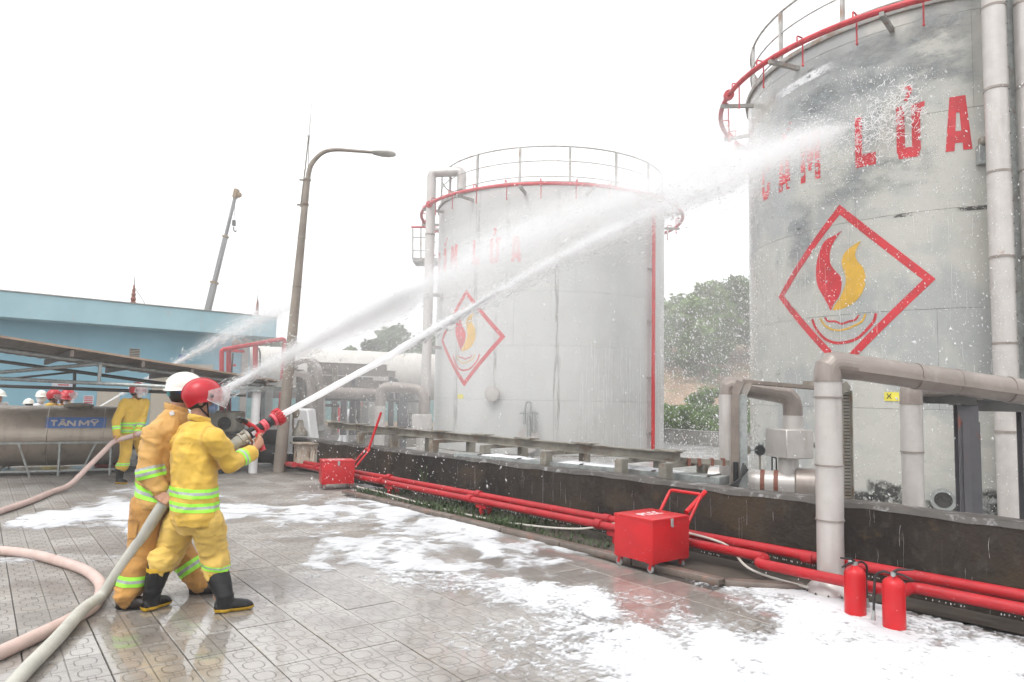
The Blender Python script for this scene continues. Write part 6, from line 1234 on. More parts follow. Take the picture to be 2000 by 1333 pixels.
for k in range(6):
    mb = MB(); p = wl(2.95, -0.1, 0.02); a = k * 1.05; d_ = A3(math.cos(a), math.sin(a), 0) * (0.10 + 0.03 * k); sd_ = A3(-math.sin(a), math.cos(a), 0) * 0.012; z_ = 0.35 + 0.06 * k
    mb.add([p - sd_ * 0.5, p + sd_ * 0.5, p + d_ * 0.4 + A3(0, 0, z_ * 0.75) + sd_, p + d_ * 0.4 + A3(0, 0, z_ * 0.75) - sd_, p + d_ * 1.3 + A3(0, 0, z_ * 0.9)], [(0, 1, 2, 3), (3, 2, 4)]); obj('blade', mb, MT['weed'], t, smooth=False)
# ------------------------------------------------------------------ people
def remesh(mb, voxel, smooth=4, fac=0.5):
    me = bpy.data.meshes.new('tmp'); me.from_pydata(mb.v, [], mb.f); bm = bmesh.new(); bm.from_mesh(me); bmesh.ops.recalc_face_normals(bm, faces=bm.faces); bm.to_mesh(me); bm.free()
    o = bpy.data.objects.new('tmp', me); COL.objects.link(o); r = o.modifiers.new('r', 'REMESH'); r.mode = 'VOXEL'; r.voxel_size = voxel
    if smooth: s = o.modifiers.new('s', 'SMOOTH'); s.factor = fac; s.iterations = smooth
    dg = bpy.context.evaluated_depsgraph_get(); dg.update(); out = bpy.data.meshes.new_from_object(o.evaluated_get(dg)); bpy.data.objects.remove(o); bpy.data.meshes.remove(me)
    out.polygons.foreach_set('use_smooth', [True] * len(out.polygons)); return out
def coords(me): a = np.empty(len(me.vertices) * 3, np.float32); me.vertices.foreach_get('co', a); return a.reshape(-1, 3).astype(float)
def normals(me): a = np.empty(len(me.vertices) * 3, np.float32); me.vertices.foreach_get('normal', a); return a.reshape(-1, 3).astype(float)
def setco(me, c): me.vertices.foreach_set('co', np.asarray(c, np.float32).ravel()); me.update()
def crease(me, amp, freqs, seed, mask=None):
    """cloth folds: ridged noise pushed along the normals; freqs = list of ((fx,fy,fz), weight)"""
    c = coords(me); n = normals(me); d = np.zeros(len(c))
    for i, (f, w) in enumerate(freqs):
        q = c * np.asarray(f); wq = np.column_stack([vnoise(c * 5 + 9, seed + 50 + i)] * 3) * 0.6; v = vnoise(q + wq, seed + i); d += w * (0.62 - np.abs(v) ** 0.75 * 1.5)
    if mask is not None: d = d * mask(c)
    setco(me, c + n * (amp * d)[:, None])
def slice_off(me, planes, near=None, rad=9.0, grow=0.004, solid=0.0):
    """piece of a surface between planes [(co, no)] (kept on the positive side), pushed out by grow"""
    bm = bmesh.new(); bm.from_mesh(me)
    for co, no in planes:
        bmesh.ops.bisect_plane(bm, geom=bm.verts[:] + bm.edges[:] + bm.faces[:], plane_co=Vector(co), plane_no=Vector(no), clear_inner=True)
    if near is not None:
        nv = Vector(near); dead = [v for v in bm.verts if (v.co - nv).length > rad]; bmesh.ops.delete(bm, geom=dead, context='VERTS')
    bm.normal_update()
    for v in bm.verts: v.co += v.normal * grow
    out = bpy.data.meshes.new('strip'); bm.to_mesh(out); bm.free(); out.polygons.foreach_set('use_smooth', [True] * len(out.polygons)); return out
def bands(me, co, ax, w, near, rad, parent, grow=0.004, parts=(('lime', 0.36), ('silver', 0.28), ('lime', 0.36))):
    co = np.asarray(co, float); ax = nrm(ax); tot = 0
    for nm, fr_ in parts:
        a = co + ax * (-w / 2 + w * tot); tot += fr_; b = co + ax * (-w / 2 + w * tot)
        s = slice_off(me, [(a, ax), (b, -ax)], near, rad, grow + (0.0006 if nm == 'silver' else 0))
        if len(s.polygons): wrap('reflective_stripe' if nm == 'silver' else 'lime_stripe', s, MT[nm], parent)
def frame(yaw, pitch=0.0, roll=0.0):
    f = A3(math.cos(yaw) * math.cos(pitch), math.sin(yaw) * math.cos(pitch), math.sin(pitch)); l = nrm(np.cross((0, 0, 1), f)); u = np.cross(f, l)
    l2 = l * math.cos(roll) + u * math.sin(roll); u2 = -l * math.sin(roll) + u * math.cos(roll); return np.array([f, l2, u2])
def add_head(mb, c, F, k=1.0):
    """head with jaw, nose, ears, brow; c = middle of the skull, F rows forward/left/up"""
    P = lambda x, y, z: c + (x * F[0] + y * F[1] + z * F[2]) * k
    mb.sphere(P(-0.012, 0, 0.025), A3(0.098, 0.077, 0.100) * k, 18, F); mb.sphere(P(0.022, 0, -0.045), A3(0.068, 0.060, 0.078) * k, 16, F)
    mb.caps([P(0.045, 0, -0.10), P(0.06, 0, -0.095)], [0.032 * k, 0.024 * k], 10); mb.caps([P(0.078, 0, 0.012), P(0.098, 0, -0.028), P(0.084, 0, -0.038)], [0.011 * k, 0.014 * k, 0.015 * k], 8)
    for s in (-1, 1):
        mb.sphere(P(-0.005, s * 0.078, -0.018), A3(0.022, 0.009, 0.034) * k, 10, F); mb.sphere(P(0.066, s * 0.032, 0.020), A3(0.02, 0.026, 0.010) * k, 8, F); mb.sphere(P(0.062, s * 0.036, -0.03), A3(0.02, 0.02, 0.016) * k, 8, F)
    mb.sphere(P(0.082, 0, -0.066), A3(0.012, 0.024, 0.008) * k, 8, F); mb.sphere(P(0.080, 0, -0.078), A3(0.012, 0.020, 0.007) * k, 8, F)
    return P
def add_hand(mb, c, ax, pd, wrist, rad=0.020, k=1.0, flip=1):
    """closed hand around a bar: c on the bar, ax along it (towards the thumb), pd from the bar to the palm"""
    ax = nrm(ax); pd = nrm(pd - ax * (pd @ ax)); tt = np.cross(ax, pd) * flip; wrist = np.asarray(wrist, float)
    for i, (ln, rr) in enumerate(((0.97, 0.0098), (1.0, 0.0100), (0.96, 0.0096), (0.86, 0.0085))):
        off = (1.5 - i) * 0.0205 * k; ro = (rad + rr) ; pts = []
        for a in (-5, 48, 100, 150, 192): aa = R_(a * ln); pts.append(c + ax * off + (pd * math.cos(aa) + tt * math.sin(aa)) * ro * (1.12 if a == 48 else 1.0))
        mb.caps(pts, [rr * k * q for q in (1.1, 1.05, 1.0, 0.95, 0.85)], 10)
    for i in range(4): off = (1.5 - i) * 0.0205 * k; mb.caps([c + ax * off + pd * (rad + 0.010), c + ax * off * 0.72 + pd * (rad + 0.018) - tt * 0.045 * k, wrist], [0.0125 * k, 0.0165 * k, 0.026 * k], 10)
    th = [c + ax * 0.022 * k + pd * (rad + 0.016) - tt * 0.035 * k, c + ax * 0.048 * k + pd * (rad + 0.004) - tt * (0.018 + rad * 0.6), c + ax * 0.052 * k - pd * 0.004 - tt * (rad + 0.011), c + ax * 0.046 * k - pd * (rad * 0.7 + 0.012) - tt * (rad * 0.7)]
    mb.caps(th, [0.0155 * k, 0.013 * k, 0.0115 * k, 0.0095 * k], 10)
def dome(c, F, a, b, h, rim, n=40, m_=14, thick=0.004, k=1.0, brim=0.0, brim_front=0.0):
    """helmet shell: a front/back, b side half-axes, h height; rim(theta) -> lower edge height (theta from the front)"""
    mb = MB(); vs = []; rows = []
    for layer in (0, 1):
        g = 1 - layer * thick / a
        for j in range(m_ + 1):
            for i in range(n):
                th = 2 * math.pi * i / n; z0 = rim(th); ph0 = math.asin(max(-0.95, min(0.95, z0 / h))); ph = math.pi / 2 + (ph0 - math.pi / 2) * j / m_; fl = 1.0 if j < m_ else 1.02
                r_ = math.cos(ph) * fl; x = math.cos(th) * r_ * a * g; y = math.sin(th) * r_ * b * g; z = math.sin(ph) * h * g if j < m_ else z0
                if brim and j == m_ and layer == 0: e = brim + brim_front * max(0, math.cos(th)) ** 3; x += math.cos(th) * e; y += math.sin(th) * e; z -= 0.006
                vs.append(c + (x * F[0] + y * F[1] + z * F[2]) * k)
    o2 = (m_ + 1) * n; fs = []
    for j in range(m_):
        for i in range(n):
            i2 = (i + 1) % n; fs.append((j * n + i, (j + 1) * n + i, (j + 1) * n + i2, j * n + i2)); fs.append((o2 + j * n + i, o2 + j * n + i2, o2 + (j + 1) * n + i2, o2 + (j + 1) * n + i))
    for i in range(n): i2 = (i + 1) % n; fs.append((m_ * n + i, o2 + m_ * n + i, o2 + m_ * n + i2, m_ * n + i2))
    mb.add(vs, fs); return mb
def fire_helmet(c, F, parent, mat='helmet_red', k=1.0, visor='up', detail=True):
    rim = lambda th: 0.028 * math.cos(th) - 0.050 + (-0.022 if math.cos(th) < -0.2 else 0) * min(1, (-0.2 - math.cos(th)) * 3 if math.cos(th) < -0.2 else 0)
    h0 = c + F[2] * 0.035 * k
    he = obj('helmet', dome(h0, F, 0.142, 0.118, 0.128, rim, k=k, brim=0.006), MT[mat], parent, angle=60)
    Pq = lambda x, y, z: h0 + (x * F[0] + y * F[1] + z * F[2]) * k
    if detail:
        mb = MB(); mb.tube([Pq(0.142 * 1.01 * math.cos(a), 0, 0.128 * 1.01 * math.sin(a)) for a in np.linspace(0.15, 3.5, 26)], 0.0055 * k, 8); obj('crest_ridge', mb, MT[mat], he)
        for s in (-1, 1): mb = MB(); mb.cyl(Pq(0.065, s * 0.108, 0.0), Pq(0.065, s * 0.124, 0.0), 0.014 * k, 16); obj('visor_knob', mb, MT['black'], he)
        for s in (-1, 1): mb = MB(); mb.tube(spline([Pq(0.035, s * 0.098, -0.03), Pq(0.05, s * 0.083, -0.10), Pq(0.062, s * 0.05, -0.155), Pq(0.066, 0, -0.168)], 5), 0.006 * k, 6); mb.tube(spline([Pq(-0.05, s * 0.09, -0.05), Pq(0.0, s * 0.082, -0.10), Pq(0.062, s * 0.05, -0.155)], 5), 0.006 * k, 6); obj('chin_strap', mb, MT['black'], he)
    if visor:
        vs = []; fs = []; n_, m2 = 22, 8; z0, z1 = (-0.085, 0.090) if visor == 'up' else (-0.10, 0.05)
        for j in range(m2 + 1):
            for i in range(n_ + 1):
                a = R_(-82 + 164 * i / n_); v_ = j / m2; r_ = 0.168 + 0.020 * math.sin(math.pi * v_ * 0.9); rel = abs(a) / R_(82); zz = z0 * (1 - 0.55 * rel ** 2) + (z1 - z0) * v_ * (1 - 0.62 * rel ** 2) + 0.008 * rel; vs.append(Pq(r_ * math.cos(a) + 0.012, 0.135 * math.sin(a) * (1.0 - 0.06 * (1 - v_)), zz))
        for j in range(m2):
            for i in range(n_): q = j * (n_ + 1) + i; fs.append((q, q + 1, q + n_ + 2, q + n_ + 1))
        mb = MB(); mb.add(vs, fs); vo = obj('visor', mb, MT['visor'], he, angle=180)
        mb = MB(); edge = [vs[i] for i in range(n_ + 1)]; mb.tube(edge, 0.0028 * k, 6); obj('visor_rim', mb, MT['paper'], vo)
    return he
def hard_hat(c, F, parent, mat='helmet_white', k=1.0, peak=0.035):
    h0 = c + F[2] * 0.040 * k; rim = lambda th: -0.012 + 0.004 * math.cos(th)
    he = obj('helmet', dome(h0, F, 0.140, 0.115, 0.118, rim, k=k, brim=0.010, brim_front=peak), MT[mat], parent, angle=60)
    Pq = lambda x, y, z: h0 + (x * F[0] + y * F[1] + z * F[2]) * k
    mb = MB(); mb.tube([Pq(0.14 * 1.008 * math.cos(a), 0, 0.118 * 1.008 * math.sin(a)) for a in np.linspace(0.5, 2.75, 18)], 0.009 * k, 8); obj('crown_ridge', mb, MT[mat], he)
    return he
def mask(c, F, parent, mat, k=1.0):
    mb = MB(); mb.sphere(c + (0.066 * F[0] - 0.055 * F[2]) * k, A3(0.055, 0.056, 0.052) * k, 16, F); obj('face_mask', mb, MT[mat], parent)
def hair_cap(c, F, parent, k=1.0):
    mb = MB(); mb.sphere(c + (-0.022 * F[0] - 0.004 * F[2]) * k, A3(0.092, 0.080, 0.095) * k, 20, F); obj('hair', mb, MT['hair'], parent)
def wellington(name_parent, ankle_top, heel, toe, r_top, label=None, voxel=0.008, emblem=False):
    """rubber boot: shaft from ankle_top down to the foot heel->toe on the ground"""
    heel = np.asarray(heel, float); toe = np.asarray(toe, float); f = nrm((toe - heel) * A3(1, 1, 0)); L_ = np.linalg.norm((toe - heel)[:2]); l = A3(-f[1], f[0], 0); top = np.asarray(ankle_top, float); an = heel + f * 0.075 + A3(0, 0, 0.115); mb = MB()
    mb.tube([top + A3(0, 0, 0.0), top + (an - top) * 0.45, top + (an - top) * 0.85, an, heel + f * 0.07 + A3(0, 0, 0.05), heel + f * 0.07 + A3(0, 0, 0.012)], [r_top, r_top * 0.93, r_top * 0.80, r_top * 0.78, (0.056, 0.05), (0.055, 0.046)], 18)
    mb.tube([heel + f * 0.01 + A3(0, 0, 0.035), heel + f * 0.10 + A3(0, 0, 0.05), heel + f * L_ * 0.62 + A3(0, 0, 0.046), heel + f * L_ * 0.86 + A3(0, 0, 0.038), heel + f * L_ + A3(0, 0, 0.028)], [(0.034, 0.034), (0.05, 0.044), (0.046, 0.050), (0.036, 0.048), (0.018, 0.026)], 16, up=(0, 0, 1))
    me = remesh(mb, voxel, 3); c = coords(me); nn = normals(me); fold = np.exp(-((c[:, 2] - 0.14) / 0.06) ** 2); d = 0.004 * vnoise(c * np.array([14, 14, 42]), 77) * fold + 0.0025 * vnoise(c * 9, 3); c = c + nn * d[:, None]; c[:, 2] = np.maximum(c[:, 2], 0.004); setco(me, c)
    so = slice_off(me, [((0, 0, 0.034), (0, 0, -1)), ((0, 0, 0.010), (0, 0, 1))], None, 9, 0.006); tr = slice_off(me, [((0, 0, 0.012), (0, 0, -1))], None, 9, 0.005)
    cuff = slice_off(me, [(top - A3(0, 0, 0.03), (0, 0, 1))], top, 0.2, 0.004); em = slice_off(me, [(0.5 * (top + an) + A3(0, 0, 0.02), (0, 0, 1)), (0.5 * (top + an) + A3(0, 0, 0.10), (0, 0, -1)), (0.5 * (top + an) + emblem * 0.036, -emblem), (0.5 * (top + an) - emblem * 0.036, emblem)], 0.5 * (top + an) + A3(0, -0.1, 0.05), 0.13, 0.002) if emblem is not False else None
    b = wrap('boot', me, MT['rubber'], name_parent); wrap('sole', so, MT['boot_yellow'], b); wrap('tread', tr, MT['black'], b)
    if em is not None and len(em.polygons):
        wrap('emblem_field', em, MT['black'], b)
    return b
def boot_emblem(boot, c, u, n_):
    """small shield with flame crest and running figure, red and yellow, printed on the shaft"""
    z = A3(0, 0, 1)
    def patch(name, pts, mat, o):
        mb = MB(); mb.add([c + u * x + z * y + n_ * (o - 0.9 * x * x / 0.06) for x, y in pts], [tuple(range(len(pts)))]); obj(name, mb, MT[mat], boot, smooth=False)
    patch('flame_crest', [(-0.030, 0.022), (0.030, 0.022), (0.030, 0.034), (0.018, 0.046), (0.006, 0.038), (-0.004, 0.052), (-0.014, 0.040), (-0.024, 0.044)], 'letter_red', 0.003)
    sh = [(-0.030, 0.018), (-0.032, -0.010), (-0.018, -0.032), (0, -0.042), (0.018, -0.032), (0.032, -0.010), (0.030, 0.018)]
    for a_, b_ in zip(sh[:-1], sh[1:]): mb = MB(); q0 = c + u * a_[0] + z * a_[1] + n_ * 0.003; q1 = c + u * b_[0] + z * b_[1] + n_ * 0.003; mb.beam(q0, q1, 0.003, 0.004, up=tuple(n_)); obj('shield_line', mb, MT['boot_yellow'], boot)
    for pts in ([(-0.006, 0.010), (0.006, 0.010), (0.004, -0.008), (-0.008, -0.008)], [(-0.008, -0.008), (0.0, -0.008), (-0.012, -0.026), (-0.018, -0.024)], [(0.0, -0.006), (0.006, -0.008), (0.016, -0.022), (0.010, -0.026)], [(0.004, 0.008), (0.018, 0.002), (0.018, -0.002), (0.004, 0.002)]): patch('running_figure', pts, 'sign_yellow', 0.004)

# ---------------- firefighter A: red helmet, yellow suit, at the nozzle
YA = 5.40
pA = thing('person', A3(-2.28, 5.36, 0), 'firefighter in red visored helmet and bright yellow suit aiming the red nozzle', 'person', 'firefighters in yellow suits')
fw = R_(38); FA = frame(fw); f_, l_, u_ = FA
hip = S(380, 1000, 5.36); chest = S(378, 885, 5.40); neck = S(390, 822, 5.42); headc = S(394, 781, 5.44)
shR = S(420, 856, 5.27); elR = S(450, 905, 5.36); wrR = S(494, 882, 5.58); gripc = S(508, 863, 5.66)
shL = S(338, 858, 5.56); elL = S(372, 915, 5.78); wrL = S(430, 880, 5.86)
kR = S(417, 1082, 5.42); aR = G(427, 1192) + A3(0, 0, 0.10); kL = S(330, 1080, 5.46); aL = G(292, 1190) + A3(0, 0, 0.10); hR = S(404, 1016, 5.32); hL = S(352, 1014, 5.42)
FH = frame(R_(24), R_(-4)); body = MB(); add_head(body, headc, FH, 1.0)
body.caps([headc - u_ * 0.06 - f_ * 0.02, neck, chest + u_ * 0.05], [0.056, 0.058, 0.08], 14); body.tube([hip - u_ * 0.05, hip + u_ * 0.1, chest - u_ * 0.05, chest + u_ * 0.10, neck], [(0.09, 0.13), (0.085, 0.12), (0.095, 0.14), (0.08, 0.15), (0.05, 0.06)], 16, up=f_)
body.caps([shR, elR, wrR], [0.05, 0.042, 0.030], 12); body.caps([shL, elL, wrL], [0.05, 0.042, 0.030], 12); body.caps([hR, kR, aR], [0.075, 0.055, 0.04], 12); body.caps([hL, kL, aL], [0.075, 0.055, 0.04], 12)
gax = nrm(S(497, 838, 5.66) - S(514, 886, 5.66)); add_hand(body, gripc, gax, nrm(wrR - gripc) - f_ * 0.2 + l_ * -0.35, wrR, 0.021, 0.98, -1)
gl = S(474, 862, 5.66); add_hand(body, gl + A3(0, 0.0, -0.0), nrm(S(540, 818, 5.8) - S(460, 866, 5.6)), A3(-0.1, 0.9, -0.5), wrL, 0.045, 0.98, 1)
wrap('body', remesh(body, 0.0062, 3), MT['skin'], pA)
hair_cap(headc, FH, pA); fire_helmet(headc, FH, pA); mask(headc, FH, pA, 'mask_blue')
def jacket(parent, hip, chest, neck, FR, arms, mat, w_hem, w_ch, d_ch, hem_z, voxel, seed, wr_amp=0.019, tilt=0.0):
    f, l, u = FR; mb = MB(); hem = hip + A3(0, 0, hem_z)
    mb.tube([hem, hem + (hip - hem) * 0.3 + A3(0, 0, 0.02), hip + (chest - hip) * 0.30, hip + (chest - hip) * 0.65, chest, chest + (neck - chest) * 0.45, neck - u * 0.045, neck - u * 0.005], [(d_ch * 0.98, w_hem), (d_ch * 1.10, w_hem * 1.07), (d_ch * 1.02, w_hem * 1.0), (d_ch * 1.05, w_ch * 0.98), (d_ch * 1.05, w_ch), (d_ch * 0.92, w_ch * 0.97), (d_ch * 0.62, 0.125), (0.074, 0.080)], 24, up=f)
    for pts, rs in arms:
        mb.caps([neck - u * 0.055, pts[0] - A3(0, 0, 0.006)], [0.066, rs[0] * 0.98], 14); mb.caps([chest + (pts[0] - chest) * 0.6, pts[0]], [0.10, rs[0]], 14); mb.caps(pts, rs, 16); mb.tube([pts[-2] + (pts[-1] - pts[-2]) * 0.55, pts[-1], pts[-1] + nrm(pts[-1] - pts[-2]) * 0.012], [rs[-1] * 1.06, rs[-1] * 1.10, rs[-1] * 1.06], 16)
    me = remesh(mb, voxel, 2)
    crease(me, wr_amp, [((4.2, 4.2, 8.5), 0.55), ((8.5, 8.5, 3.0), 0.5), ((13, 13, 17), 0.28), ((26, 26, 30), 0.10)], seed)
    return me
armR = ([shR, shR + (elR - shR) * 0.5 - A3(0, 0, 0.004), elR, elR + (wrR - elR) * 0.5, wrR + (elR - wrR) * 0.10], [0.083, 0.078, 0.074, 0.066, 0.058]); armL = ([shL, shL + (elL - shL) * 0.5, elL, elL + (wrL - elL) * 0.5, wrL + (elL - wrL) * 0.12], [0.083, 0.078, 0.072, 0.064, 0.056])
jm = jacket(pA, hip, chest, neck, FA, [armR, armL], MT['suit_yellow'], 0.222, 0.215, 0.150, -0.085, 0.0095, 301)
bands(jm, S(379, 957, 5.4), A3(0.03, 0, 1), 0.068, hip + A3(0, 0, 0.14), 0.36, pA); bands(jm, S(380, 983, 5.4), A3(0.03, 0, 1), 0.066, hip + A3(0, 0, 0.06), 0.36, pA)
bands(jm, elR + (wrR - elR) * 0.46, wrR - elR, 0.062, elR + (wrR - elR) * 0.46, 0.115, pA); bands(jm, elL + (wrL - elL) * 0.46, wrL - elL, 0.062, elL + (wrL - elL) * 0.46, 0.115, pA)
for co_s, no_s, nr_s, rd_s in ((chest + A3(0, 0, 0.085), A3(0, 0, 1), chest + A3(0, 0, 0.1), 0.26), (chest, l_, chest - f_ * 0.1 - A3(0, 0, 0.12), 0.16), (shR + nrm(chest - shR) * 0.035, nrm(shR - chest), shR, 0.12)):
    s_ = slice_off(jm, [(co_s - no_s * 0.0045, no_s), (co_s + no_s * 0.0045, -no_s)], nr_s, rd_s, 0.0035)
    if len(s_.polygons): wrap('seam', s_, MT['suit_yellow'], pA)
wrap('jacket', jm, MT['suit_yellow'], pA)
mb = MB(); mb.tube([neck + u_ * 0.012 + (f_ * math.cos(a) * 0.078 + l_ * math.sin(a) * 0.082) * (1.0) - u_ * 0.02 * math.cos(a) for a in np.linspace(0.6, 2 * math.pi - 0.6, 26)], [(0.027, 0.009)] * 26, 10, up=u_); wrap('collar', remesh(mb, 0.006, 2), MT['suit_yellow'], pA)
def trousers(hip, hs, legs, voxel, seed, amp=0.011, up_f=None, wz_=(0.15, 0.20)):
    mb = MB(); mb.tube([hip + A3(0, 0, 0.10), hip + A3(0, 0, 0.0), hip - A3(0, 0, 0.09)], [(wz_[0] * 0.92, wz_[1] * 0.93), (wz_[0], wz_[1]), (wz_[0] * 0.72, wz_[1] * 0.66)], 22, up=up_f)
    for pts, rs in legs: mb.caps(pts, rs, 18)
    me = remesh(mb, voxel, 3); zs = [p[2] for pts, _ in legs for p in pts]; z0 = min(zs)
    crease(me, amp, [((5, 5, 9), 0.55), ((9, 9, 3.2), 0.35), ((12, 12, 22), 0.35), ((26, 26, 34), 0.12)], seed, lambda c: 0.7 + 0.9 * np.exp(-((c[:, 2] - z0) / 0.16) ** 2)); return me
btR = S(423, 1121, 5.40); btL = S(312, 1111, 5.36)
tm = trousers(hip - A3(0, 0, 0.07), 0, [([hR + A3(0, 0, -0.02), (hR + kR) / 2, kR, btR + A3(0, 0, 0.075), btR + A3(0.002, 0, 0.012)], [0.125, 0.116, 0.104, 0.098, 0.086]), ([hL + A3(0, 0, -0.02), (hL + kL) / 2 + A3(0.01, 0, 0), kL, btL + A3(0.014, 0, 0.06), btL + A3(0.004, 0, 0.012)], [0.122, 0.116, 0.108, 0.100, 0.084])], 0.0095, 401, 0.021, f_, (0.138, 0.195))
for bt in (btR, btL): bands(tm, bt + A3(0, 0, 0.055), A3(0.12, 0, 1), 0.036, bt, 0.2, pA, parts=(('lime', 0.5), ('silver', 0.3), ('lime', 0.2))) if bt is btR else None
pk = slice_off(tm, [(S(397, 1040, 5.3), (0.97, 0, 0.1)), (S(436, 1040, 5.3), (-1, 0, 0)), (S(416, 1030, 5.3), (0.05, 0, -1)), (S(416, 1068, 5.3), (0, 0, 1))], hR + A3(0.06, -0.1, -0.12), 0.16, 0.008); pk2 = slice_off(tm, [(S(396, 1040, 5.3), (0.97, 0, 0.1)), (S(437, 1040, 5.3), (-1, 0, 0)), (S(416, 1029, 5.3), (0.05, 0, -1)), (S(416, 1044, 5.3), (0, 0, 1))], hR + A3(0.06, -0.1, -0.08), 0.16, 0.014)
tob = wrap('trousers', tm, MT['trouser_yellow'], pA)
if len(pk.polygons): wrap('cargo_pocket', pk, MT['trouser_yellow'], tob)
if len(pk2.polygons): wrap('pocket_flap', pk2, MT['trouser_yellow'], tob)
bR = wellington(pA, btR + A3(0, 0, 0.012), G(416, 1199), G(493, 1189), 0.085, emblem=False); bL = wellington(pA, btL + A3(0, 0, 0.012), G(277, 1197), G(331, 1180), 0.083)
for bt in (btR, btL):
    mb = MB(); mb.lathe([(0.086, -0.014), (0.091, -0.012), (0.092, 0.012), (0.088, 0.014)], bt + A3(0, 0, 0.0), n=24); obj('boot_cuff', mb, MT['boot_yellow'], pA)
ec = S(427, 1143, 5.31); vn = nrm(A3(0, 0, CAM_Z) * A3(0, 0, 0) - ec * A3(1, 1, 0)); boot_emblem(bR, ec + A3(0, -0.0, 0), nrm(np.cross(A3(0, 0, 1), vn)), vn)

# nozzle held by firefighter A
nz_ = thing('fire_nozzle', gripc, 'red and black pistol grip fire nozzle held by the red helmeted firefighter', 'nozzle')
n1 = S(548, 812, 5.86); n0 = S(462, 864, 5.62); nd = nrm(n1 - n0); NLn = np.linalg.norm(n1 - n0); up_n = nrm(A3(0, 0, 1) - nd * nd[2]); sd_n = np.cross(nd, up_n)
NP = lambda s, a=0.0, b=0.0: n0 + nd * s * NLn + up_n * a + sd_n * b
def seg_(name, s0, s1, prof, mat): mb = MB(); mb.lathe([(r, (s0 + (s1 - s0) * t) * NLn) for t, r in prof], n0, nd, 24); return obj(name, mb, MT[mat], nz_)
seg_('coupling', -0.02, 0.26, [(0, 0.03), (0.02, 0.042), (0.3, 0.042), (0.32, 0.054), (0.45, 0.054), (0.47, 0.046), (0.75, 0.048), (0.77, 0.056), (0.95, 0.056), (1, 0.04)], 'aluminium')
for k in range(4): a = k * math.pi / 2 + 0.5; mb = MB(); mb.box(NP(0.15) + (up_n * math.cos(a) + sd_n * math.sin(a)) * 0.058, (0.03, 0.02, 0.02), (nd, up_n, sd_n)); obj('lug', mb, MT['aluminium'], nz_, bevel=0.004)
seg_('valve_body', 0.26, 0.56, [(0, 0.04), (0.05, 0.045), (0.6, 0.045), (0.9, 0.038), (1, 0.036)], 'black'); seg_('shaper_ring', 0.56, 0.68, [(0, 0.036), (0.06, 0.047), (0.3, 0.047), (0.33, 0.042), (0.5, 0.042), (0.53, 0.047), (0.9, 0.047), (1, 0.036)], 'nozzle_pink'); seg_('barrel', 0.68, 0.80, [(0, 0.034), (0.1, 0.040), (0.9, 0.040), (1, 0.036)], 'black')
seg_('collar_ring', 0.80, 0.87, [(0, 0.036), (0.1, 0.052), (0.9, 0.052), (1, 0.046)], 'nozzle_pink'); bmp = seg_('bumper', 0.87, 1.0, [(0, 0.044), (0.1, 0.055), (0.7, 0.063), (0.72, 0.068), (1, 0.068), (1, 0.05), (0.7, 0.045)], 'nozzle_red')
for k in range(16): a = 2 * math.pi * k / 16; mb = MB(); mb.box(NP(0.955) + (up_n * math.cos(a) + sd_n * math.sin(a)) * 0.066, (0.05, 0.010, 0.010), (nd, up_n * math.cos(a) + sd_n * math.sin(a), np.cross(nd, up_n * math.cos(a) + sd_n * math.sin(a)))); obj('rib', mb, MT['nozzle_red'], bmp)
mb = MB()
for s in (-1, 1): mb.tube([NP(0.44, -0.012, s * 0.050), NP(0.40, 0.05, s * 0.050), NP(0.30, 0.12, s * 0.046)], [0.017, 0.013, 0.010], 10)
obj('bale_handle', mb, MT['nozzle_red'], nz_); mb = MB(); mb.tube([NP(0.30, 0.115, -0.055), NP(0.265, 0.15, -0.02), NP(0.265, 0.15, 0.02), NP(0.30, 0.115, 0.055)], 0.017, 10); mb.tube([NP(0.31, 0.105, 0.052), NP(0.25, 0.155, 0.045)], 0.016, 8); mb.tube([NP(0.31, 0.105, -0.052), NP(0.25, 0.155, -0.045)], 0.016, 8); obj('bale_grip', mb, MT['black'], nz_)
mb = MB(); mb.tube([NP(0.52, -0.03), gripc + gax * 0.055, gripc, gripc - gax * 0.075], [0.028, 0.021, 0.020, 0.024], 12); obj('pistol_grip', mb, MT['nozzle_red'], nz_)
mb = MB(); mb.box(NP(0.34, 0.0, 0.046), (0.035, 0.004, 0.035), (nd, sd_n, up_n)); obj('rating_label', mb, MT['paper'], nz_)

# ---------------- firefighter B: white hard hat, orange suit, feeding the hose
pB = thing('person', A3(-2.62, 5.48, 0), 'firefighter in white hard hat and dusty orange suit carrying the grey hose', 'person', 'firefighters in yellow suits')
FB_ = frame(R_(22)); f_, l_, u_ = FB_
hip = S(302, 985, 5.50); chest = S(318, 870, 5.56); neck = S(345, 798, 5.60); headc = S(360, 768, 5.62); shR = S(302, 850, 5.40); elR = S(290, 925, 5.33); wrR = S(313, 958, 5.34); shL = S(352, 850, 5.85); elL = S(385, 925, 5.92); wrL = S(420, 905, 5.72)
hR = S(290, 990, 5.43); kR = S(278, 1085, 5.42); aR = G(247, 1190) + A3(0, 0, 0.09); hL = S(325, 990, 5.65); kL = S(352, 1080, 5.78); aL = G(388, 1160) + A3(0, 0, 0.09)
FH = frame(R_(38), R_(2)); body = MB(); add_head(body, headc, FH, 1.0)
body.caps([headc - u_ * 0.06 - f_ * 0.02, neck, chest + u_ * 0.05], [0.058, 0.060, 0.08], 14); body.tube([hip - u_ * 0.05, hip + u_ * 0.1, chest - u_ * 0.05, chest + u_ * 0.10, neck], [(0.09, 0.13), (0.085, 0.12), (0.095, 0.14), (0.08, 0.15), (0.05, 0.06)], 16, up=f_)
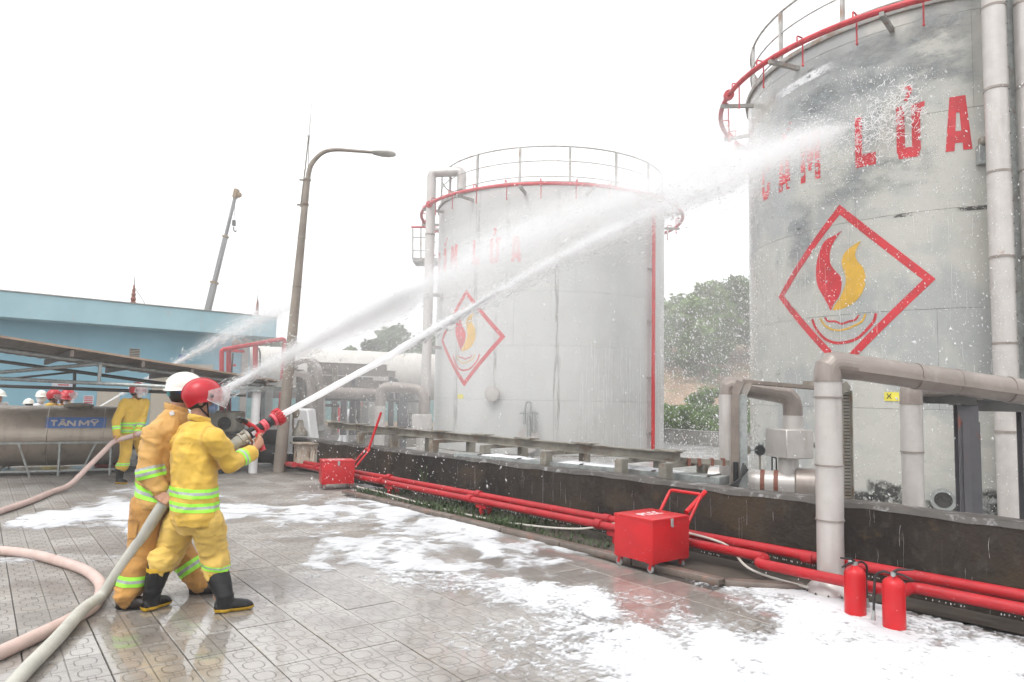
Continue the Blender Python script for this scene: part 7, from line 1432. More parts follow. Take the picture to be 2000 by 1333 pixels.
body.caps([shR, elR, wrR], [0.05, 0.042, 0.030], 12); body.caps([shL, elL, wrL], [0.05, 0.042, 0.030], 12); body.caps([hR, kR, aR], [0.075, 0.055, 0.04], 12); body.caps([hL, kL, aL], [0.075, 0.055, 0.04], 12)
hc = S(326, 977, 5.34); hax = nrm(S(350, 945, 5.40) - S(318, 986, 5.33)); add_hand(body, hc, hax, A3(0.1, -0.75, 0.75), wrR, 0.044, 1.0, 1); hc2 = S(425, 890, 5.54); add_hand(body, hc2, nrm(S(445, 876, 5.58) - S(400, 905, 5.50)), A3(0.2, 0.9, 0.3), wrL, 0.044, 1.0, 1)
wrap('body', remesh(body, 0.0062, 3), MT['skin'], pB); hair_cap(headc, FH, pB)
he = hard_hat(headc, FH, pB, peak=0.05)
Pq = lambda x, y, z: headc + x * FH[0] + y * FH[1] + z * FH[2]
mb = MB(); mb.tube([Pq(0.100 * math.cos(a), 0.086 * math.sin(a), 0.012) for a in np.linspace(1.6, 4.7, 20)], [(0.016, 0.005)] * 20, 8, up=FH[2]); obj('head_band', mb, MT['strap_blue'], he); mb = MB(); mb.box(Pq(-0.108, 0, 0.0), (0.03, 0.05, 0.045), FH); obj('ratchet', mb, MT['strap_teal'], he, bevel=0.006)
mb = MB(); mb.box(Pq(-0.13, 0, 0.028), (0.05, 0.06, 0.012), FH); obj('rain_gutter', mb, MT['helmet_white'], he, bevel=0.004)
mb = MB(); mb.tube(spline([Pq(-0.06, -0.09, 0.0), Pq(-0.02, -0.085, -0.06), Pq(0.05, -0.05, -0.12)], 5), 0.004, 6); obj('chin_strap', mb, MT['black'], he); mask(headc, FH, pB, 'mask_white')
armR = ([shR, shR + (elR - shR) * 0.5 - A3(0.012, 0, 0), elR, elR + (wrR - elR) * 0.5, wrR], [0.088, 0.086, 0.084, 0.075, 0.066]); armL = ([shL, (shL + elL) / 2, elL, (elL + wrL) / 2, wrL], [0.083, 0.078, 0.072, 0.064, 0.056])
jm = jacket(pB, hip, chest, neck, FB_, [armR, armL], MT['suit_orange'], 0.205, 0.200, 0.150, -0.02, 0.0095, 321, 0.021)
ua = nrm(elR - shR); bands(jm, shR + (elR - shR) * 0.98, A3(-0.25, 0, 1), 0.085, elR + A3(0, 0, 0.0), 0.125, pB, parts=(('lime', 0.30), ('silver', 0.26), ('lime', 0.20), ('silver', 0.24))); bands(jm, hip + A3(0, 0, 0.105), A3(0.2, 0, 1), 0.085, hip + A3(-0.06, -0.05, 0.1), 0.24, pB)
for co_s, no_s, nr_s, rd_s in ((chest + A3(0, 0, 0.08), A3(0, 0, 1), chest + A3(0, 0, 0.1), 0.26), (shR + nrm(chest - shR) * 0.03, nrm(shR - chest), shR, 0.12)):
    s_ = slice_off(jm, [(co_s - no_s * 0.0045, no_s), (co_s + no_s * 0.0045, -no_s)], nr_s, rd_s, 0.0035)
    if len(s_.polygons): wrap('seam', s_, MT['suit_orange'], pB)
wrap('jacket', jm, MT['suit_orange'], pB)
mb = MB(); mb.tube([neck - u_ * 0.005 + (f_ * math.cos(a) * 0.085 + l_ * math.sin(a) * 0.088) - u_ * 0.025 * math.cos(a) for a in np.linspace(0.5, 2 * math.pi - 0.5, 26)], [(0.032, 0.009)] * 26, 10, up=u_); co_ = wrap('collar', remesh(mb, 0.006, 2), MT['suit_orange'], pB)
mb = MB(); bc = S(336, 808, 5.46); mb.box(bc, (0.034, 0.012, 0.034), (nrm(A3(1, 0.15, 0.5)), nrm(A3(0.1, -1, 0.2)), nrm(A3(-0.5, 0, 1)))); obj('collar_badge', mb, MT['paper'], pB, bevel=0.003)
tm = trousers(hip - A3(0, 0, 0.05), 0, [([hR, (hR + kR) / 2, kR, (kR + aR) / 2, aR + A3(0, 0, 0.0)], [0.128, 0.118, 0.108, 0.106, 0.088]), ([hL, (hL + kL) / 2, kL, (kL + aL) / 2, aL + A3(0, 0, 0.01)], [0.122, 0.112, 0.104, 0.102, 0.086])], 0.0095, 421, 0.021, f_, (0.138, 0.178))
bands(tm, S(252, 1137, 5.3), A3(0.05, 0, 1), 0.075, S(252, 1137, 5.3), 0.2, pB); bands(tm, S(371, 1108, 5.75), nrm(kL - aL) * 1.0, 0.085, S(371, 1108, 5.75), 0.19, pB)
pk = slice_off(tm, [(S(262, 1020, 5.4), (1, 0, 0.1)), (S(284, 1020, 5.4), (-1, 0, 0.1)), (S(270, 1012, 5.4), (0, 0, -1)), (S(270, 1046, 5.4), (0, 0, 1))], S(268, 1028, 5.33), 0.14, 0.012); to2 = wrap('trousers', tm, MT['trouser_orange'], pB)
if len(pk.polygons): wrap('cargo_pocket', pk, MT['trouser_orange'], to2)
def shoe(parent, heel, toe, label=None):
    heel = np.asarray(heel); toe = np.asarray(toe); f = nrm((toe - heel) * A3(1, 1, 0)); L_ = np.linalg.norm((toe - heel)[:2]); mb = MB()
    mb.tube([heel + f * 0.015 + A3(0, 0, 0.04), heel + f * 0.09 + A3(0, 0, 0.058), heel + f * L_ * 0.6 + A3(0, 0, 0.050), heel + f * L_ * 0.85 + A3(0, 0, 0.044), heel + f * L_ + A3(0, 0, 0.032)], [(0.04, 0.036), (0.056, 0.046), (0.048, 0.052), (0.042, 0.050), (0.022, 0.030)], 16, up=(0, 0, 1)); mb.caps([heel + f * 0.075 + A3(0, 0, 0.06), heel + f * 0.075 + A3(0, 0, 0.11)], [0.05, 0.046], 14)
    me = remesh(mb, 0.007, 3); c = coords(me); n_ = normals(me); c += n_ * (0.003 * vnoise(c * 22, 8))[:, None]; c[:, 2] = np.maximum(c[:, 2], 0.004); setco(me, c); so = slice_off(me, [((0, 0, 0.024), (0, 0, -1))], None, 9, 0.006); s = wrap('shoe', me, MT['shoe_leather'], parent); wrap('sole', so, MT['black'], s)
    for k in range(4): mb = MB(); q = heel + f * (0.10 + 0.022 * k) + A3(0, 0, 0.122 - 0.010 * k); l = A3(-f[1], f[0], 0); mb.tube([q - l * 0.03 - A3(0, 0, 0.012), q + A3(0, 0, 0.002), q + l * 0.03 - A3(0, 0, 0.012)], 0.003, 6); obj('lace', mb, MT['slate_brown'], s)
for an_, fd in ((aR, nrm(A3(0.98, 0.12, 0))), (aL, nrm(A3(0.95, 0.3, 0)))):
    h_ = A3(an_[0], an_[1], 0) - fd * 0.085; shoe(pB, h_, h_ + fd * 0.275)

# ---------------- other people
def far_person(label, foot, hgt, yaw, head_yaw, kind, mats, arms='down', hands=None, lean=0.0, voxel=0.014, masked=None, hat='red', group='firefighters in yellow suits', legs=None):
    """whole figure of height hgt (with helmet) standing at foot"""
    k = hgt / 1.80; foot = np.asarray(foot, float); F = frame(yaw); f, l, u = F; b = A3(foot[0], foot[1], foot[2])
    t = thing('person', b, label, 'person', group); hip = b + A3(0, 0, 0.90 * k); chest = hip + (A3(0, 0, 0.40) + f * 0.35 * lean) * k; neck = hip + (A3(0, 0, 0.60) + f * 0.62 * lean) * k; headc = hip + (A3(0, 0, 0.72) + f * (0.02 + 0.78 * lean)) * k
    hs = [hip + l * s * 0.09 * k for s in (-1, 1)]; ft = legs or [b + l * s * 0.13 * k + f * s * -0.12 * k for s in (-1, 1)]; ft = [np.asarray(q, float) for q in ft]; an = [q + A3(0, 0, 0.10 * k) for q in ft]; kn = [(h + a) / 2 + f * 0.06 * k for h, a in zip(hs, an)]
    sh = [neck + (l * s * 0.19 - A3(0, 0, 0.08)) * k for s in (-1, 1)]; hd = hands or [s_ + (A3(0, 0, -0.52) + f * 0.12) * k for s_ in sh]; hd = [np.asarray(q, float) for q in hd]; el = []
    for s_, q, sg in zip(sh, hd, (-1, 1)):
        mid = (s_ + q) / 2; d_ = q - s_; L_ = min(np.linalg.norm(d_), 0.56 * k); dev = math.sqrt(max(0.0004, (0.29 * k) ** 2 - (L_ / 2) ** 2)); out = nrm(A3(0, 0, -1) * 0.8 + l * sg * 0.5 - f * 0.3); out = nrm(out - nrm(d_) * (out @ nrm(d_))); el.append(mid + out * dev)
    FHd = frame(head_yaw, R_(-6) - lean * 0.5); body = MB(); add_head(body, headc, FHd, k); body.caps([headc - A3(0, 0, 0.06 * k), neck, chest], [0.056 * k, 0.058 * k, 0.1 * k], 10); body.tube([hip, chest, neck - A3(0, 0, 0.03)], [(0.09 * k, 0.13 * k), (0.10 * k, 0.15 * k), (0.05 * k, 0.06 * k)], 12, up=f)
    for s_, e_, q in zip(sh, el, hd): body.caps([s_, e_, q], [0.05 * k, 0.042 * k, 0.03 * k], 8)
    for h, n_, a in zip(hs, kn, an): body.caps([h, n_, a], [0.075 * k, 0.055 * k, 0.04 * k], 8)
    for q, e_, s_ in zip(hd, el, (-1, 1)):
        if hands is not None: add_hand(body, q, nrm(f + A3(0, 0, 0.4)), nrm(e_ - q), q + nrm(e_ - q) * 0.09 * k, 0.042, k, s_)
        else:
            d_ = nrm(q - e_)
            for i in range(4): body.caps([q + d_ * 0.03 + f * (i - 1.5) * 0.018 * k, q + d_ * 0.085 * k + f * (i - 1.5) * 0.018 * k, q + d_ * (0.13 - 0.008 * abs(i - 1.3)) * k + f * (i - 1.5) * 0.016 * k - l * s_ * 0.02], [0.012, 0.009, 0.007], 6)
            body.caps([q, q + d_ * 0.03 + f * 0.04 * k, q + d_ * 0.07 + f * 0.045 * k], [0.014, 0.011, 0.008], 6); body.caps([q, q + d_ * 0.06], [0.026, 0.03], 6)
    wrap('body', remesh(body, min(voxel, 0.010), 2), MT['skin'], t); hair_cap(headc, FHd, t, k)
    jm = jacket(t, hip, chest, neck, F, [([sh[i], (sh[i] + el[i]) / 2, el[i], (el[i] + hd[i]) / 2, hd[i] + nrm(el[i] - hd[i]) * 0.07], [0.082 * k, 0.078 * k, 0.074 * k, 0.066 * k, 0.056 * k]) for i in (0, 1)], None, 0.20 * k, 0.20 * k, 0.145 * k, -0.07, voxel, int(abs(foot[0]) * 100) + 5, 0.010)
    tm = trousers(hip - A3(0, 0, 0.05), 0, [([hs[i], (hs[i] + kn[i]) / 2, kn[i], (kn[i] + an[i]) / 2, an[i] + A3(0, 0, 0.20 * k)], [0.115 * k, 0.105 * k, 0.095 * k, 0.092 * k, 0.082 * k]) for i in (0, 1)], voxel, 9, 0.010, f, (0.13 * k, 0.175 * k))
    if kind == 'fire':
        bands(jm, hip + A3(0, 0, 0.13), A3(0, 0, 1), 0.07, hip + A3(0, 0, 0.13), 0.33, t, grow=0.006); bands(jm, hip + A3(0, 0, 0.02), A3(0, 0, 1), 0.06, hip, 0.33, t, grow=0.006)
        for i in (0, 1):
            c_ = el[i] + (hd[i] - el[i]) * 0.4; bands(jm, c_, hd[i] - el[i], 0.07, c_, 0.11, t, grow=0.006)
            c_ = an[i] + A3(0, 0, 0.24 * k); bands(tm, c_, A3(0, 0, 1), 0.05, c_, 0.16, t, grow=0.006)
    wrap('jacket', jm, MT[mats[0]], t); wrap('trousers', tm, MT[mats[1]], t)
    for i in (0, 1): wellington(t, an[i] + A3(0, 0, 0.22 * k), ft[i] - f * 0.09 * k, ft[i] + f * 0.19 * k, 0.078 * k, voxel=0.012)
    if hat == 'red': fire_helmet(headc, FHd, t, k=k, visor='up')
    elif hat == 'red_clear': fire_helmet(headc, FHd, t, k=k, visor='down')
    elif hat == 'orange': hard_hat(headc, FHd, t, 'helmet_orange', k)
    elif hat == 'hood':
        mb = MB(); mb.sphere(headc + (-0.02 * FHd[0] + 0.0 * FHd[2]) * k, A3(0.118, 0.100, 0.135) * k, 20, FHd); obj('hood', mb, MT['cloth_white'], t); hard_hat(headc + FHd[2] * 0.02, FHd, t, 'helmet_white', k)
    else: hard_hat(headc, FHd, t, 'helmet_white', k)
    if masked: mask(headc, FHd, t, masked, k)
    return t
cf = G(229, 944)
far_person('distant firefighter in red helmet and white mask holding the pink hose', cf + A3(0.14, 0.1, 0), 1.74, R_(-28), R_(-6), 'fire', ('suit_yellow', 'suit_yellow'), hands=[S(228, 860, 11.95), S(266, 850, 12.1)], masked='mask_white', voxel=0.011, legs=[G(222, 945) + A3(0.1, 0, 0), G(283, 938)], lean=0.08)
yb = lambda px, d, dz=0.0: A3(*S(px, 800, d)[:2], -0.18 + dz)
bgp = [('onlooker in white hard hat cut by the left frame edge', -6, 15.4, 1.74, R_(-10), 'white', ('cloth_grey', 'cloth_grey'), 'plain', None, 'people behind the water tank'),
       ('person in white cap bending behind the water tank', 56, 15.2, 1.56, R_(150), 'white', ('cloth_grey', 'cloth_grey'), 'plain', None, 'people behind the water tank'),
       ('person in white hooded overall and goggles behind the water tank', 79, 15.6, 1.72, R_(-60), 'hood', ('cloth_white', 'cloth_white'), 'plain', 'mask_white', 'people behind the water tank'),
       ('firefighter in dark red visored helmet behind the tank, left of two', 101, 14.9, 1.76, R_(15), 'red_clear', ('suit_yellow', 'suit_yellow'), 'fire', None, 'people behind the water tank'),
       ('firefighter in red helmet mostly hidden behind the bright helmet', 128, 15.8, 1.77, R_(20), 'red', ('suit_yellow', 'suit_yellow'), 'fire', None, 'people behind the water tank'),
       ('firefighter in bright red helmet and white mask beside the tank hatch', 123, 15.0, 1.70, R_(-20), 'red_plain', ('suit_orange', 'suit_orange'), 'fire', 'mask_white', 'people behind the water tank')]
for lab, px_, d_, h_, yw, hat, ms, kd, mk, gp in bgp:
    if hat == 'red_plain':
        MT['helmet_white_keep'] = MT['helmet_white']; t = far_person(lab, yb(px_, d_), h_, yw, yw, kd, ms, masked=mk, hat='orange', group=gp)
        for ch in t.children:
            if ch.name.startswith('helmet'):
                ch.data.materials[0] = MT['helmet_red']
                for g_ in ch.children: g_.data.materials[0] = MT['helmet_red']
    else: far_person(lab, yb(px_, d_), h_, yw, yw, kd, ms, masked=mk, hat=hat, group=gp)
far_person('stooping worker in orange helmet and white clothes inside the bund', A3(*S(668, 850, 19.5)[:2], 0), 1.42, R_(15), R_(0), 'plain', ('cloth_white', 'cloth_white'), lean=0.62, hat='orange', group='workers in the bund')
# ------------------------------------------------------------------ hoses, jets, spray, mist
def hose(label, pts, r, mat, n=10):
    t = thing('fire_hose', A3(*np.asarray(pts[0])[:2], 0), label, 'hose', 'fire hoses'); mb = MB(); mb.tube(spline(pts, 8), r, 14); obj('hose_jacket', mb, MT[mat], t); return t
rp = 0.044
hose('pale pink fire hose looping on the paving at lower left', [S(-60, 1050, 6.6) * A3(1, 1, 0) + A3(0, 0, rp), G(-20, 1085, 0) + A3(0, 0, rp), G(60, 1092) + A3(0, 0, rp), G(120, 1108) + A3(0, 0, rp), G(165, 1124) + A3(0, 0, rp), G(192, 1146) + A3(0, 0, rp), G(196, 1172) + A3(0, 0, rp), G(180, 1198) + A3(0, 0, rp), G(140, 1222) + A3(0, 0, rp), G(80, 1252) + A3(0, 0, rp), G(0, 1290) + A3(0, 0, rp), G(-90, 1330) + A3(0, 0, rp)], rp, 'hose_pink')
hose('pale pink fire hose rising to the distant left firefighter', [G(-60, 1030) + A3(0, 0, rp), G(0, 1006) + A3(0, 0, rp), G(60, 985) + A3(0, 0, rp), G(100, 968) + A3(0, 0, 0.05), S(135, 948, 11.2), S(170, 915, 11.5), S(205, 880, 11.8), S(225, 862, 11.95), S(264, 850, 12.1), S(330, 828, 12.15)], 0.042, 'hose_pink')
hose('grey fire hose slanting up into the hands of the white helmeted firefighter', [G(0, 1385) + A3(0, 0, rp), G(45, 1330) + A3(0, 0, rp + 0.0), G(110, 1265) + A3(0, 0, rp + 0.01), G(160, 1213) + A3(0, 0, rp + 0.03), S(200, 1163, 5.35), S(235, 1112, 5.34), S(280, 1046, 5.33), S(318, 986, 5.33), S(350, 945, 5.40), S(400, 905, 5.50), S(445, 876, 5.58), S(470, 860, 5.63)], 0.043, 'hose_grey')

def curve3(ctrl, n=60):
    """points through image positions with true distances, evenly spaced"""
    pts = spline([S(x, y, d) for x, y, d in ctrl], 14); pts = np.array(pts); L_ = np.r_[0, np.cumsum(np.linalg.norm(np.diff(pts, axis=0), axis=1))]; t = np.linspace(0, L_[-1], n)
    return np.column_stack([np.interp(t, L_, pts[:, k]) for k in range(3)]), t
def along(d0, x0, d1, x1, x):
    """distance on a straight line between two sighted ends"""
    f = (x - x0) / (x1 - x0); return 1 / ((1 - f) / d0 + f / d1)
J1 = [(x, y, along(5.85, 548, 11.2, 1690, x)) for x, y in ((546, 813), (640, 762), (750, 702), (850, 643), (1020, 545), (1160, 470), (1300, 402), (1460, 328), (1600, 268), (1690, 236))]
J2 = [(x, y, along(12.1, 330, 11.3, 1690, x)) for x, y in ((330, 828), (440, 762), (530, 712), (620, 664), (730, 607), (850, 548), (970, 492), (1100, 438), (1300, 368), (1460, 308), (1690, 236))]
J3 = [(x, y, along(17.5, 185, 20.5, 520, x)) for x, y in ((185, 800), (260, 757), (340, 712), (420, 668), (515, 620), (600, 582))]
def core_jet(name, ctrl, rad, f_end, seed, label):
    P, t = curve3(ctrl, 160); n = int(160 * f_end); P = P[:n]; t = t[:n]; seg = 20; mb = MB(); pts = []; vs = []
    tn = np.gradient(P, axis=0); tn /= np.linalg.norm(tn, axis=1)[:, None]
    for i in range(n):
        u = np.cross(tn[i], (0, 0, 1)); u /= np.linalg.norm(u); w = np.cross(u, tn[i])
        for k in range(seg): a = 2 * math.pi * k / seg; pts.append((t[i], math.cos(a), math.sin(a))); vs.append((P[i], u * math.cos(a) + w * math.sin(a), i / n))
    q = np.array(pts); nz = 0.6 * fbm(q * np.array([1.7, 1.6, 1.6]), 4, seed, 0.62) + 0.6 * fbm(q * np.array([6.0, 2.4, 2.4]), 3, seed + 9, 0.6); out = []
    for (p, d_, f), z_ in zip(vs, nz):
        r_ = np.interp(f, [0, 0.3, 0.7, 1.0], rad); out.append(p + d_ * r_ * (1 + z_ * (0.10 + 1.35 * f) - max(0, f - 0.62) * 2.5))
    mb.add(out, [(i * seg + k, i * seg + (k + 1) % seg, (i + 1) * seg + (k + 1) % seg, (i + 1) * seg + k) for i in range(n - 1) for k in range(seg)])
    o = obj(name, mb, MT['drop'], angle=180); return tag(o, label, 'water', kind='stuff')
core_jet('water_jet', J1, [0.025, 0.027, 0.036, 0.034], 0.25, 5, 'solid white water jet leaving the red nozzle')
core_jet('water_jet', J2, [0.03, 0.05, 0.055, 0.04], 0.16, 8, 'white water jet from behind the two firefighters')
core_jet('water_jet', J3, [0.018, 0.025, 0.04, 0.03], 0.55, 9, 'thin far water jet crossing the blue building')
def drops_mesh(name, C, D, L_, W_):
    """slim four-sided drops at C along direction D"""
    n = len(C); rg = np.random.default_rng(1); D = D / np.linalg.norm(D, axis=1)[:, None]; u = np.cross(D, rg.normal(size=(n, 3))); u /= np.linalg.norm(u, axis=1)[:, None]; w = np.cross(D, u)
    a = C + D * L_[:, None]; b = C - D * L_[:, None]; v = np.stack([a, C + u * W_[:, None], C - u * W_[:, None] * 0.5 + w * W_[:, None] * 0.87, C - u * W_[:, None] * 0.5 - w * W_[:, None] * 0.87, b], 1).reshape(-1, 3)
    base = (np.arange(n) * 5)[:, None]; f = (base[:, None, :] + np.array([[0, 1, 2], [0, 2, 3], [0, 3, 1], [4, 2, 1], [4, 3, 2], [4, 1, 3]])[None]).reshape(-1, 3)
    me = bpy.data.meshes.new(name); me.vertices.add(len(v)); me.vertices.foreach_set('co', v.astype(np.float32).ravel()); me.loops.add(f.size); me.loops.foreach_set('vertex_index', f.astype(np.int32).ravel()); me.polygons.add(len(f)); me.polygons.foreach_set('loop_start', np.arange(0, f.size, 3, dtype=np.int32)); me.update(calc_edges=True); return me
def spray_along(name, ctrl, rad, n, size, seed, label, f0=0.05, f1=0.97, stretch=3.0, pw=1.0, fall=0.0):
    rg = np.random.default_rng(seed); P, t = curve3(ctrl, 300); tn = np.gradient(P, axis=0); f = f0 + (f1 - f0) * rg.random(n) ** pw; ix = np.clip((f * 299).astype(int), 0, 298); c = P[ix]; d = tn[ix]; r_ = np.interp(f, np.linspace(0, 1, len(rad)), rad)
    clump = vnoise(np.column_stack([f * 55, rg.normal(size=n) * 0.6, np.zeros(n)]), seed)
    o = rg.normal(size=(n, 3)) * (r_ * (0.42 + 0.25 * np.clip(clump, -0.6, 1)))[:, None]; o[:, 2] -= np.abs(rg.normal(size=n)) * r_ * fall; C = c + o
    # keep the drops in front of the tank shells
    for (tx_, ty_), R_t in ((C1, R1), (C2, R2)):
        dd = np.hypot(C[:, 0] - tx_, C[:, 1] - ty_); C = C[dd > R_t + 0.03] if True else C; d = d[dd > R_t + 0.03]
    m_ = len(C); s_ = size * rg.lognormal(0, 0.45, m_) * (0.5 + np.linalg.norm(C - A3(0, 0, CAM_Z), axis=1) / 14)
    d = d / np.linalg.norm(d, axis=1)[:, None] + rg.normal(size=(m_, 3)) * 0.25
    me = drops_mesh(name, C, d, s_ * stretch, s_); me.materials.append(MT['drop']); o_ = bpy.data.objects.new(name, me); COL.objects.link(o_); return tag(o_, label, 'water', kind='stuff')
spray_along('jet_spray', J1, [0.05, 0.07, 0.11, 0.16, 0.24, 0.34, 0.45, 0.6, 0.7], 9000, 0.0026, 21, 'fine drops breaking off the nearest water jet', f0=0.12, fall=0.25, stretch=6)
spray_along('jet_spray', J2, [0.10, 0.22, 0.42, 0.60, 0.75, 0.85, 0.9, 0.9], 9000, 0.0022, 22, 'broad curtain of drops around the upper water jet', f0=0.06, fall=0.2, stretch=6)
spray_along('jet_spray', J3, [0.03, 0.10, 0.22, 0.36, 0.45], 2500, 0.0024, 23, 'drops around the far thin jet over the blue building', f0=0.1, stretch=6)
# drops in the air between and in front of the tanks
def cloud(name, boxes, size, seed, label, vert=1.8):
    rg = np.random.default_rng(seed); Cs = []
    for (x0, x1, y0, y1, d0, d1, n) in boxes:
        px_ = rg.uniform(x0, x1, n); py_ = rg.uniform(y0, y1, n); dd = rg.uniform(d0, d1, n)
        for a, b, c in zip(px_, py_, dd): Cs.append(S(a, b, c))
    C = np.array(Cs)
    for (tx_, ty_), R_t in ((C1, R1), (C2, R2)): C = C[np.hypot(C[:, 0] - tx_, C[:, 1] - ty_) > R_t + 0.03]
    C = C[C[:, 2] > 0.05]; m_ = len(C); d = np.tile([0.25, 0.1, -1.0], (m_, 1)) + rg.normal(size=(m_, 3)) * 0.5; s_ = size * rg.lognormal(0, 0.5, m_) * (0.35 + np.linalg.norm(C - A3(0, 0, CAM_Z), axis=1) / 12)
    me = drops_mesh(name, C, d, s_ * vert, s_); me.materials.append(MT['drop']); o_ = bpy.data.objects.new(name, me); COL.objects.link(o_); return tag(o_, label, 'water', kind='stuff')
cloud('falling_spray', [(1290, 1480, 540, 900, 9, 15, 5200), (1460, 2000, 150, 1000, 7.5, 10.5, 2600), (1460, 1960, 330, 760, 8, 11, 1400), (840, 1300, 300, 900, 11, 17, 1500), (560, 860, 600, 900, 12, 16, 1200), (1640, 1850, 130, 330, 9.8, 10.8, 1300), (600, 1500, 880, 1010, 9, 12, 1100)], 0.0034, 31, 'scattered water drops falling between and before the tanks')
# splash sheet bursting on the near tank
rg = np.random.default_rng(9); mb = MB()
for k in range(340):
    f = rg.random(); px_ = 1672 + 115 * f + rg.normal() * 9; py_ = 262 - 62 * f + rg.normal() * (10 + 26 * (1 - abs(f - 0.45))); p = S(px_, py_, 10.0)
    d_ = ray(px_, py_); oo = A3(0, 0, CAM_Z)[:2] - np.array(C2); a_ = d_[:2] @ d_[:2]; b_ = 2 * oo @ d_[:2]; c_ = oo @ oo - (R2 + rg.uniform(0.03, 0.3)) ** 2; Dq = b_ * b_ - 4 * a_ * c_
    if Dq < 0: continue
    p = A3(0, 0, CAM_Z) + d_ * (-b_ - math.sqrt(Dq)) / (2 * a_); pts = [p]
    dv = A3(rg.normal() * 0.4 + 0.5, -0.2, rg.normal() * 0.5 + 0.25)
    for q_ in range(4): dv = dv + rg.normal(size=3) * 0.35; pts.append(pts[-1] + nrm(dv) * rg.uniform(0.015, 0.045))
    mb.tube(pts, [0.002, rg.uniform(0.003, 0.007), rg.uniform(0.003, 0.010), 0.005, 0.002], 4)
tag(obj('tank_splash', mb, MT['drop']), 'white splash where the jets strike the near tank lettering', 'water', kind='stuff')
# runnels on the shells, the bund wall and drips under the pipes
mb = MB(); rg = np.random.default_rng(12)
def runnel(fn, z1, z0, w):
    n_ = max(4, int((z1 - z0) / 0.12)); x = 0; pl = []; pr = []
    for i in range(n_ + 1):
        z = z1 + (z0 - z1) * i / n_; x += rg.normal() * 0.004; ww = w * rg.uniform(0.2, 1.0); pl.append(fn(x - ww, z)); pr.append(fn(x + ww, z))
    mb.add(pl + pr, [(i, i + 1, n_ + 2 + i, n_ + 1 + i) for i in range(n_)])
for k in range(150):
    th = R_(rg.uniform(-80, -22)); z1 = rg.uniform(0.8, 3.4); L_ = rg.uniform(0.3, 1.6); runnel(lambda x, z, th=th: P1(th + x / R1, R1 + 0.006, z), z1, max(0.05, z1 - L_), rg.uniform(0.003, 0.009))
for k in range(60):
    th = R_(rg.uniform(-172, -112)); z1 = rg.uniform(0.6, 5.0); L_ = rg.uniform(0.1, 0.6); runnel(lambda x, z, th=th: P2(th + x / R2, R2 + 0.006, z), z1, max(0.05, z1 - L_), rg.uniform(0.002, 0.005))
for k in range(70):
    s = rg.choice([rg.uniform(3.0, 8.5), rg.uniform(8.0, 11.5), rg.normal(5.5, 0.7)]); z1 = rg.uniform(0.15, 0.70); L_ = rg.uniform(0.03, 0.25) if rg.random() < 0.8 else rg.uniform(0.2, 0.5); runnel(lambda x, z, s=s: wl(s + x, -0.008, z), z1, max(0.03, z1 - L_), rg.uniform(0.0005, 0.0013))
tag(obj('runnels', mb, MT['rivulet'], smooth=False), 'thin white runnels of water down tank shell and dark wall', 'water', kind='stuff')
mb = MB()
for off, z_, s0, s1 in ((-0.235, 0.19, 2, 13), (-0.38, 0.142, 2, 8.8), (-0.60, 0.132, 9.0, 10.0), (-0.38, 0.142, 10.2, 13)):
    s = s0
    while s < s1:
        p = wl(s, off + rg.normal() * 0.006, z_ - 0.004); h = rg.uniform(0.003, 0.011); mb.sphere(p - A3(0, 0, h * 0.4), (0.005, 0.005, h), 6); s += rg.uniform(0.015, 0.05) if rg.random() < 0.93 else rg.uniform(0.1, 0.4)
tag(obj('drips', mb, MT['drop']), 'row of drips hanging under the red mains', 'water', kind='stuff')

# mist: nested bodies of thin water vapour along the jets and before the far tank
def mist_tube(ctrl, rad, f0, f1, dens, seed, name='jet_mist'):
    P, t = curve3(ctrl, 120); i0, i1 = int(120 * f0), int(120 * f1); P = P[i0:i1]; n = len(P); seg = 18; tn = np.gradient(P, axis=0); tn /= np.linalg.norm(tn, axis=1)[:, None]; vs = []; q = []
    for i in range(n):
        u = np.cross(tn[i], (0, 0, 1)); u /= np.linalg.norm(u); w = np.cross(u, tn[i]); f = i / (n - 1); r_ = np.interp(f, np.linspace(0, 1, len(rad)), rad) * min(1, 6 * (1 - f) + 0.03)
        for k in range(seg): a = 2 * math.pi * k / seg; vs.append((P[i], u * math.cos(a) + w * math.sin(a), r_)); q.append((t[i0 + i] * 1.3, math.cos(a) * 0.9, math.sin(a) * 0.9))
    nz = fbm(np.array(q), 3, seed); mb = MB(); mb.add([p + d_ * r_ * (1 + 0.26 * z_) for (p, d_, r_), z_ in zip(vs, nz)], [(i * seg + k, i * seg + (k + 1) % seg, (i + 1) * seg + (k + 1) % seg, (i + 1) * seg + k) for i in range(n - 1) for k in range(seg)]); mb.f.append(tuple(range(seg - 1, -1, -1))); mb.f.append(tuple((n - 1) * seg + k for k in range(seg)))
    o = obj(name, mb, vol_mat('mist_%d' % seed, dens), angle=180); return tag(o, 'thin white water mist carried along a jet', 'mist', kind='stuff')
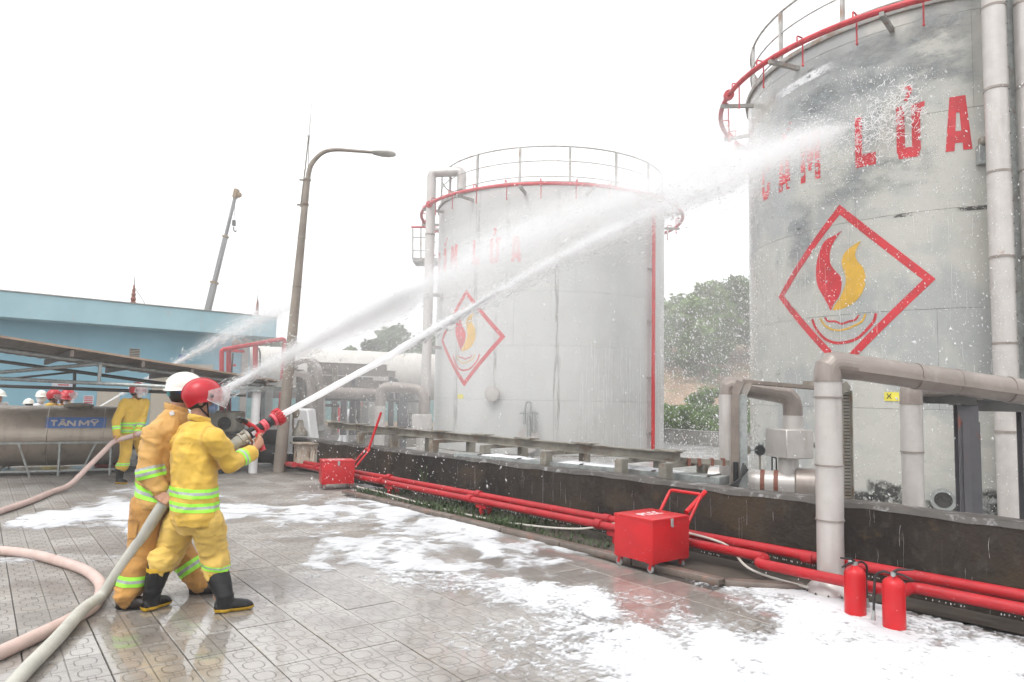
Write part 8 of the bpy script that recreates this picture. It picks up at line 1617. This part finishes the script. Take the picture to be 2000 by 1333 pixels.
def soft_jet(ctrl, rad, f0, f1, dens, seed):
    for i, k in enumerate((0.32, 0.55, 0.8, 1.1, 1.5)): mist_tube(ctrl, [r_ * k for r_ in rad], f0 + 0.01 * i, f1, dens * (1.25, 0.8, 0.5, 0.3, 0.16)[i], seed + i)
soft_jet(J1, [0.04, 0.07, 0.11, 0.17, 0.26, 0.34], 0.10, 0.97, 1.5, 110)
soft_jet(J2, [0.09, 0.22, 0.38, 0.50, 0.60, 0.66], 0.05, 0.96, 0.95, 120)
soft_jet(J1, [0.028, 0.045, 0.065, 0.09], 0.12, 0.46, 5.0, 140); soft_jet(J2, [0.05, 0.10, 0.17, 0.24, 0.26], 0.03, 0.42, 3.2, 150)
soft_jet(J3, [0.04, 0.10, 0.2, 0.3, 0.36], 0.05, 0.98, 1.1, 130)
def mist_blob(c, r, dens, seed):
    mb = MB(); mb.sphere(c, r, 28); V_ = np.array(mb.v); nz = fbm((V_ - c) / np.asarray(r) * 1.4 + seed, 3, seed); V_ = c + (V_ - c) * (1 + 0.3 * nz)[:, None]; mb.v = [tuple(q) for q in V_]
    V_[:, 2] = np.maximum(V_[:, 2], 0.06); mb.v = [tuple(q) for q in V_]
    o = obj('drifting_mist', mb, vol_mat('blob_%d' % seed, dens), angle=180); tag(o, 'drifting white spray mist before the far tank and pipe rack', 'mist', kind='stuff')
mist_blob(A3(0.2, 16.9, 3.9), (4.6, 1.5, 3.4), 0.07, 201); mist_blob(A3(-0.4, 16.6, 3.6), (3.0, 1.1, 2.3), 0.035, 202); mist_blob(A3(-3.6, 15.4, 2.3), (3.4, 1.0, 1.9), 0.13, 203); mist_blob(A3(3.4, 13.2, 5.6), (1.8, 1.0, 2.2), 0.07, 204); mist_blob(A3(4.4, 12.2, 2.6), (1.3, 0.8, 2.6), 0.06, 205); mist_blob(A3(6.6, 31, 4.5), (6.0, 3.5, 5.0), 0.02, 206)
hz = MB(); hz.box((0, 60, 7.7), (196, 176, 17.8)); o = obj('haze', hz, vol_mat('haze_air', 0.0032, aniso=0.0), smooth=False); tag(o, 'thin grey humid haze over the whole yard', 'haze', kind='stuff')
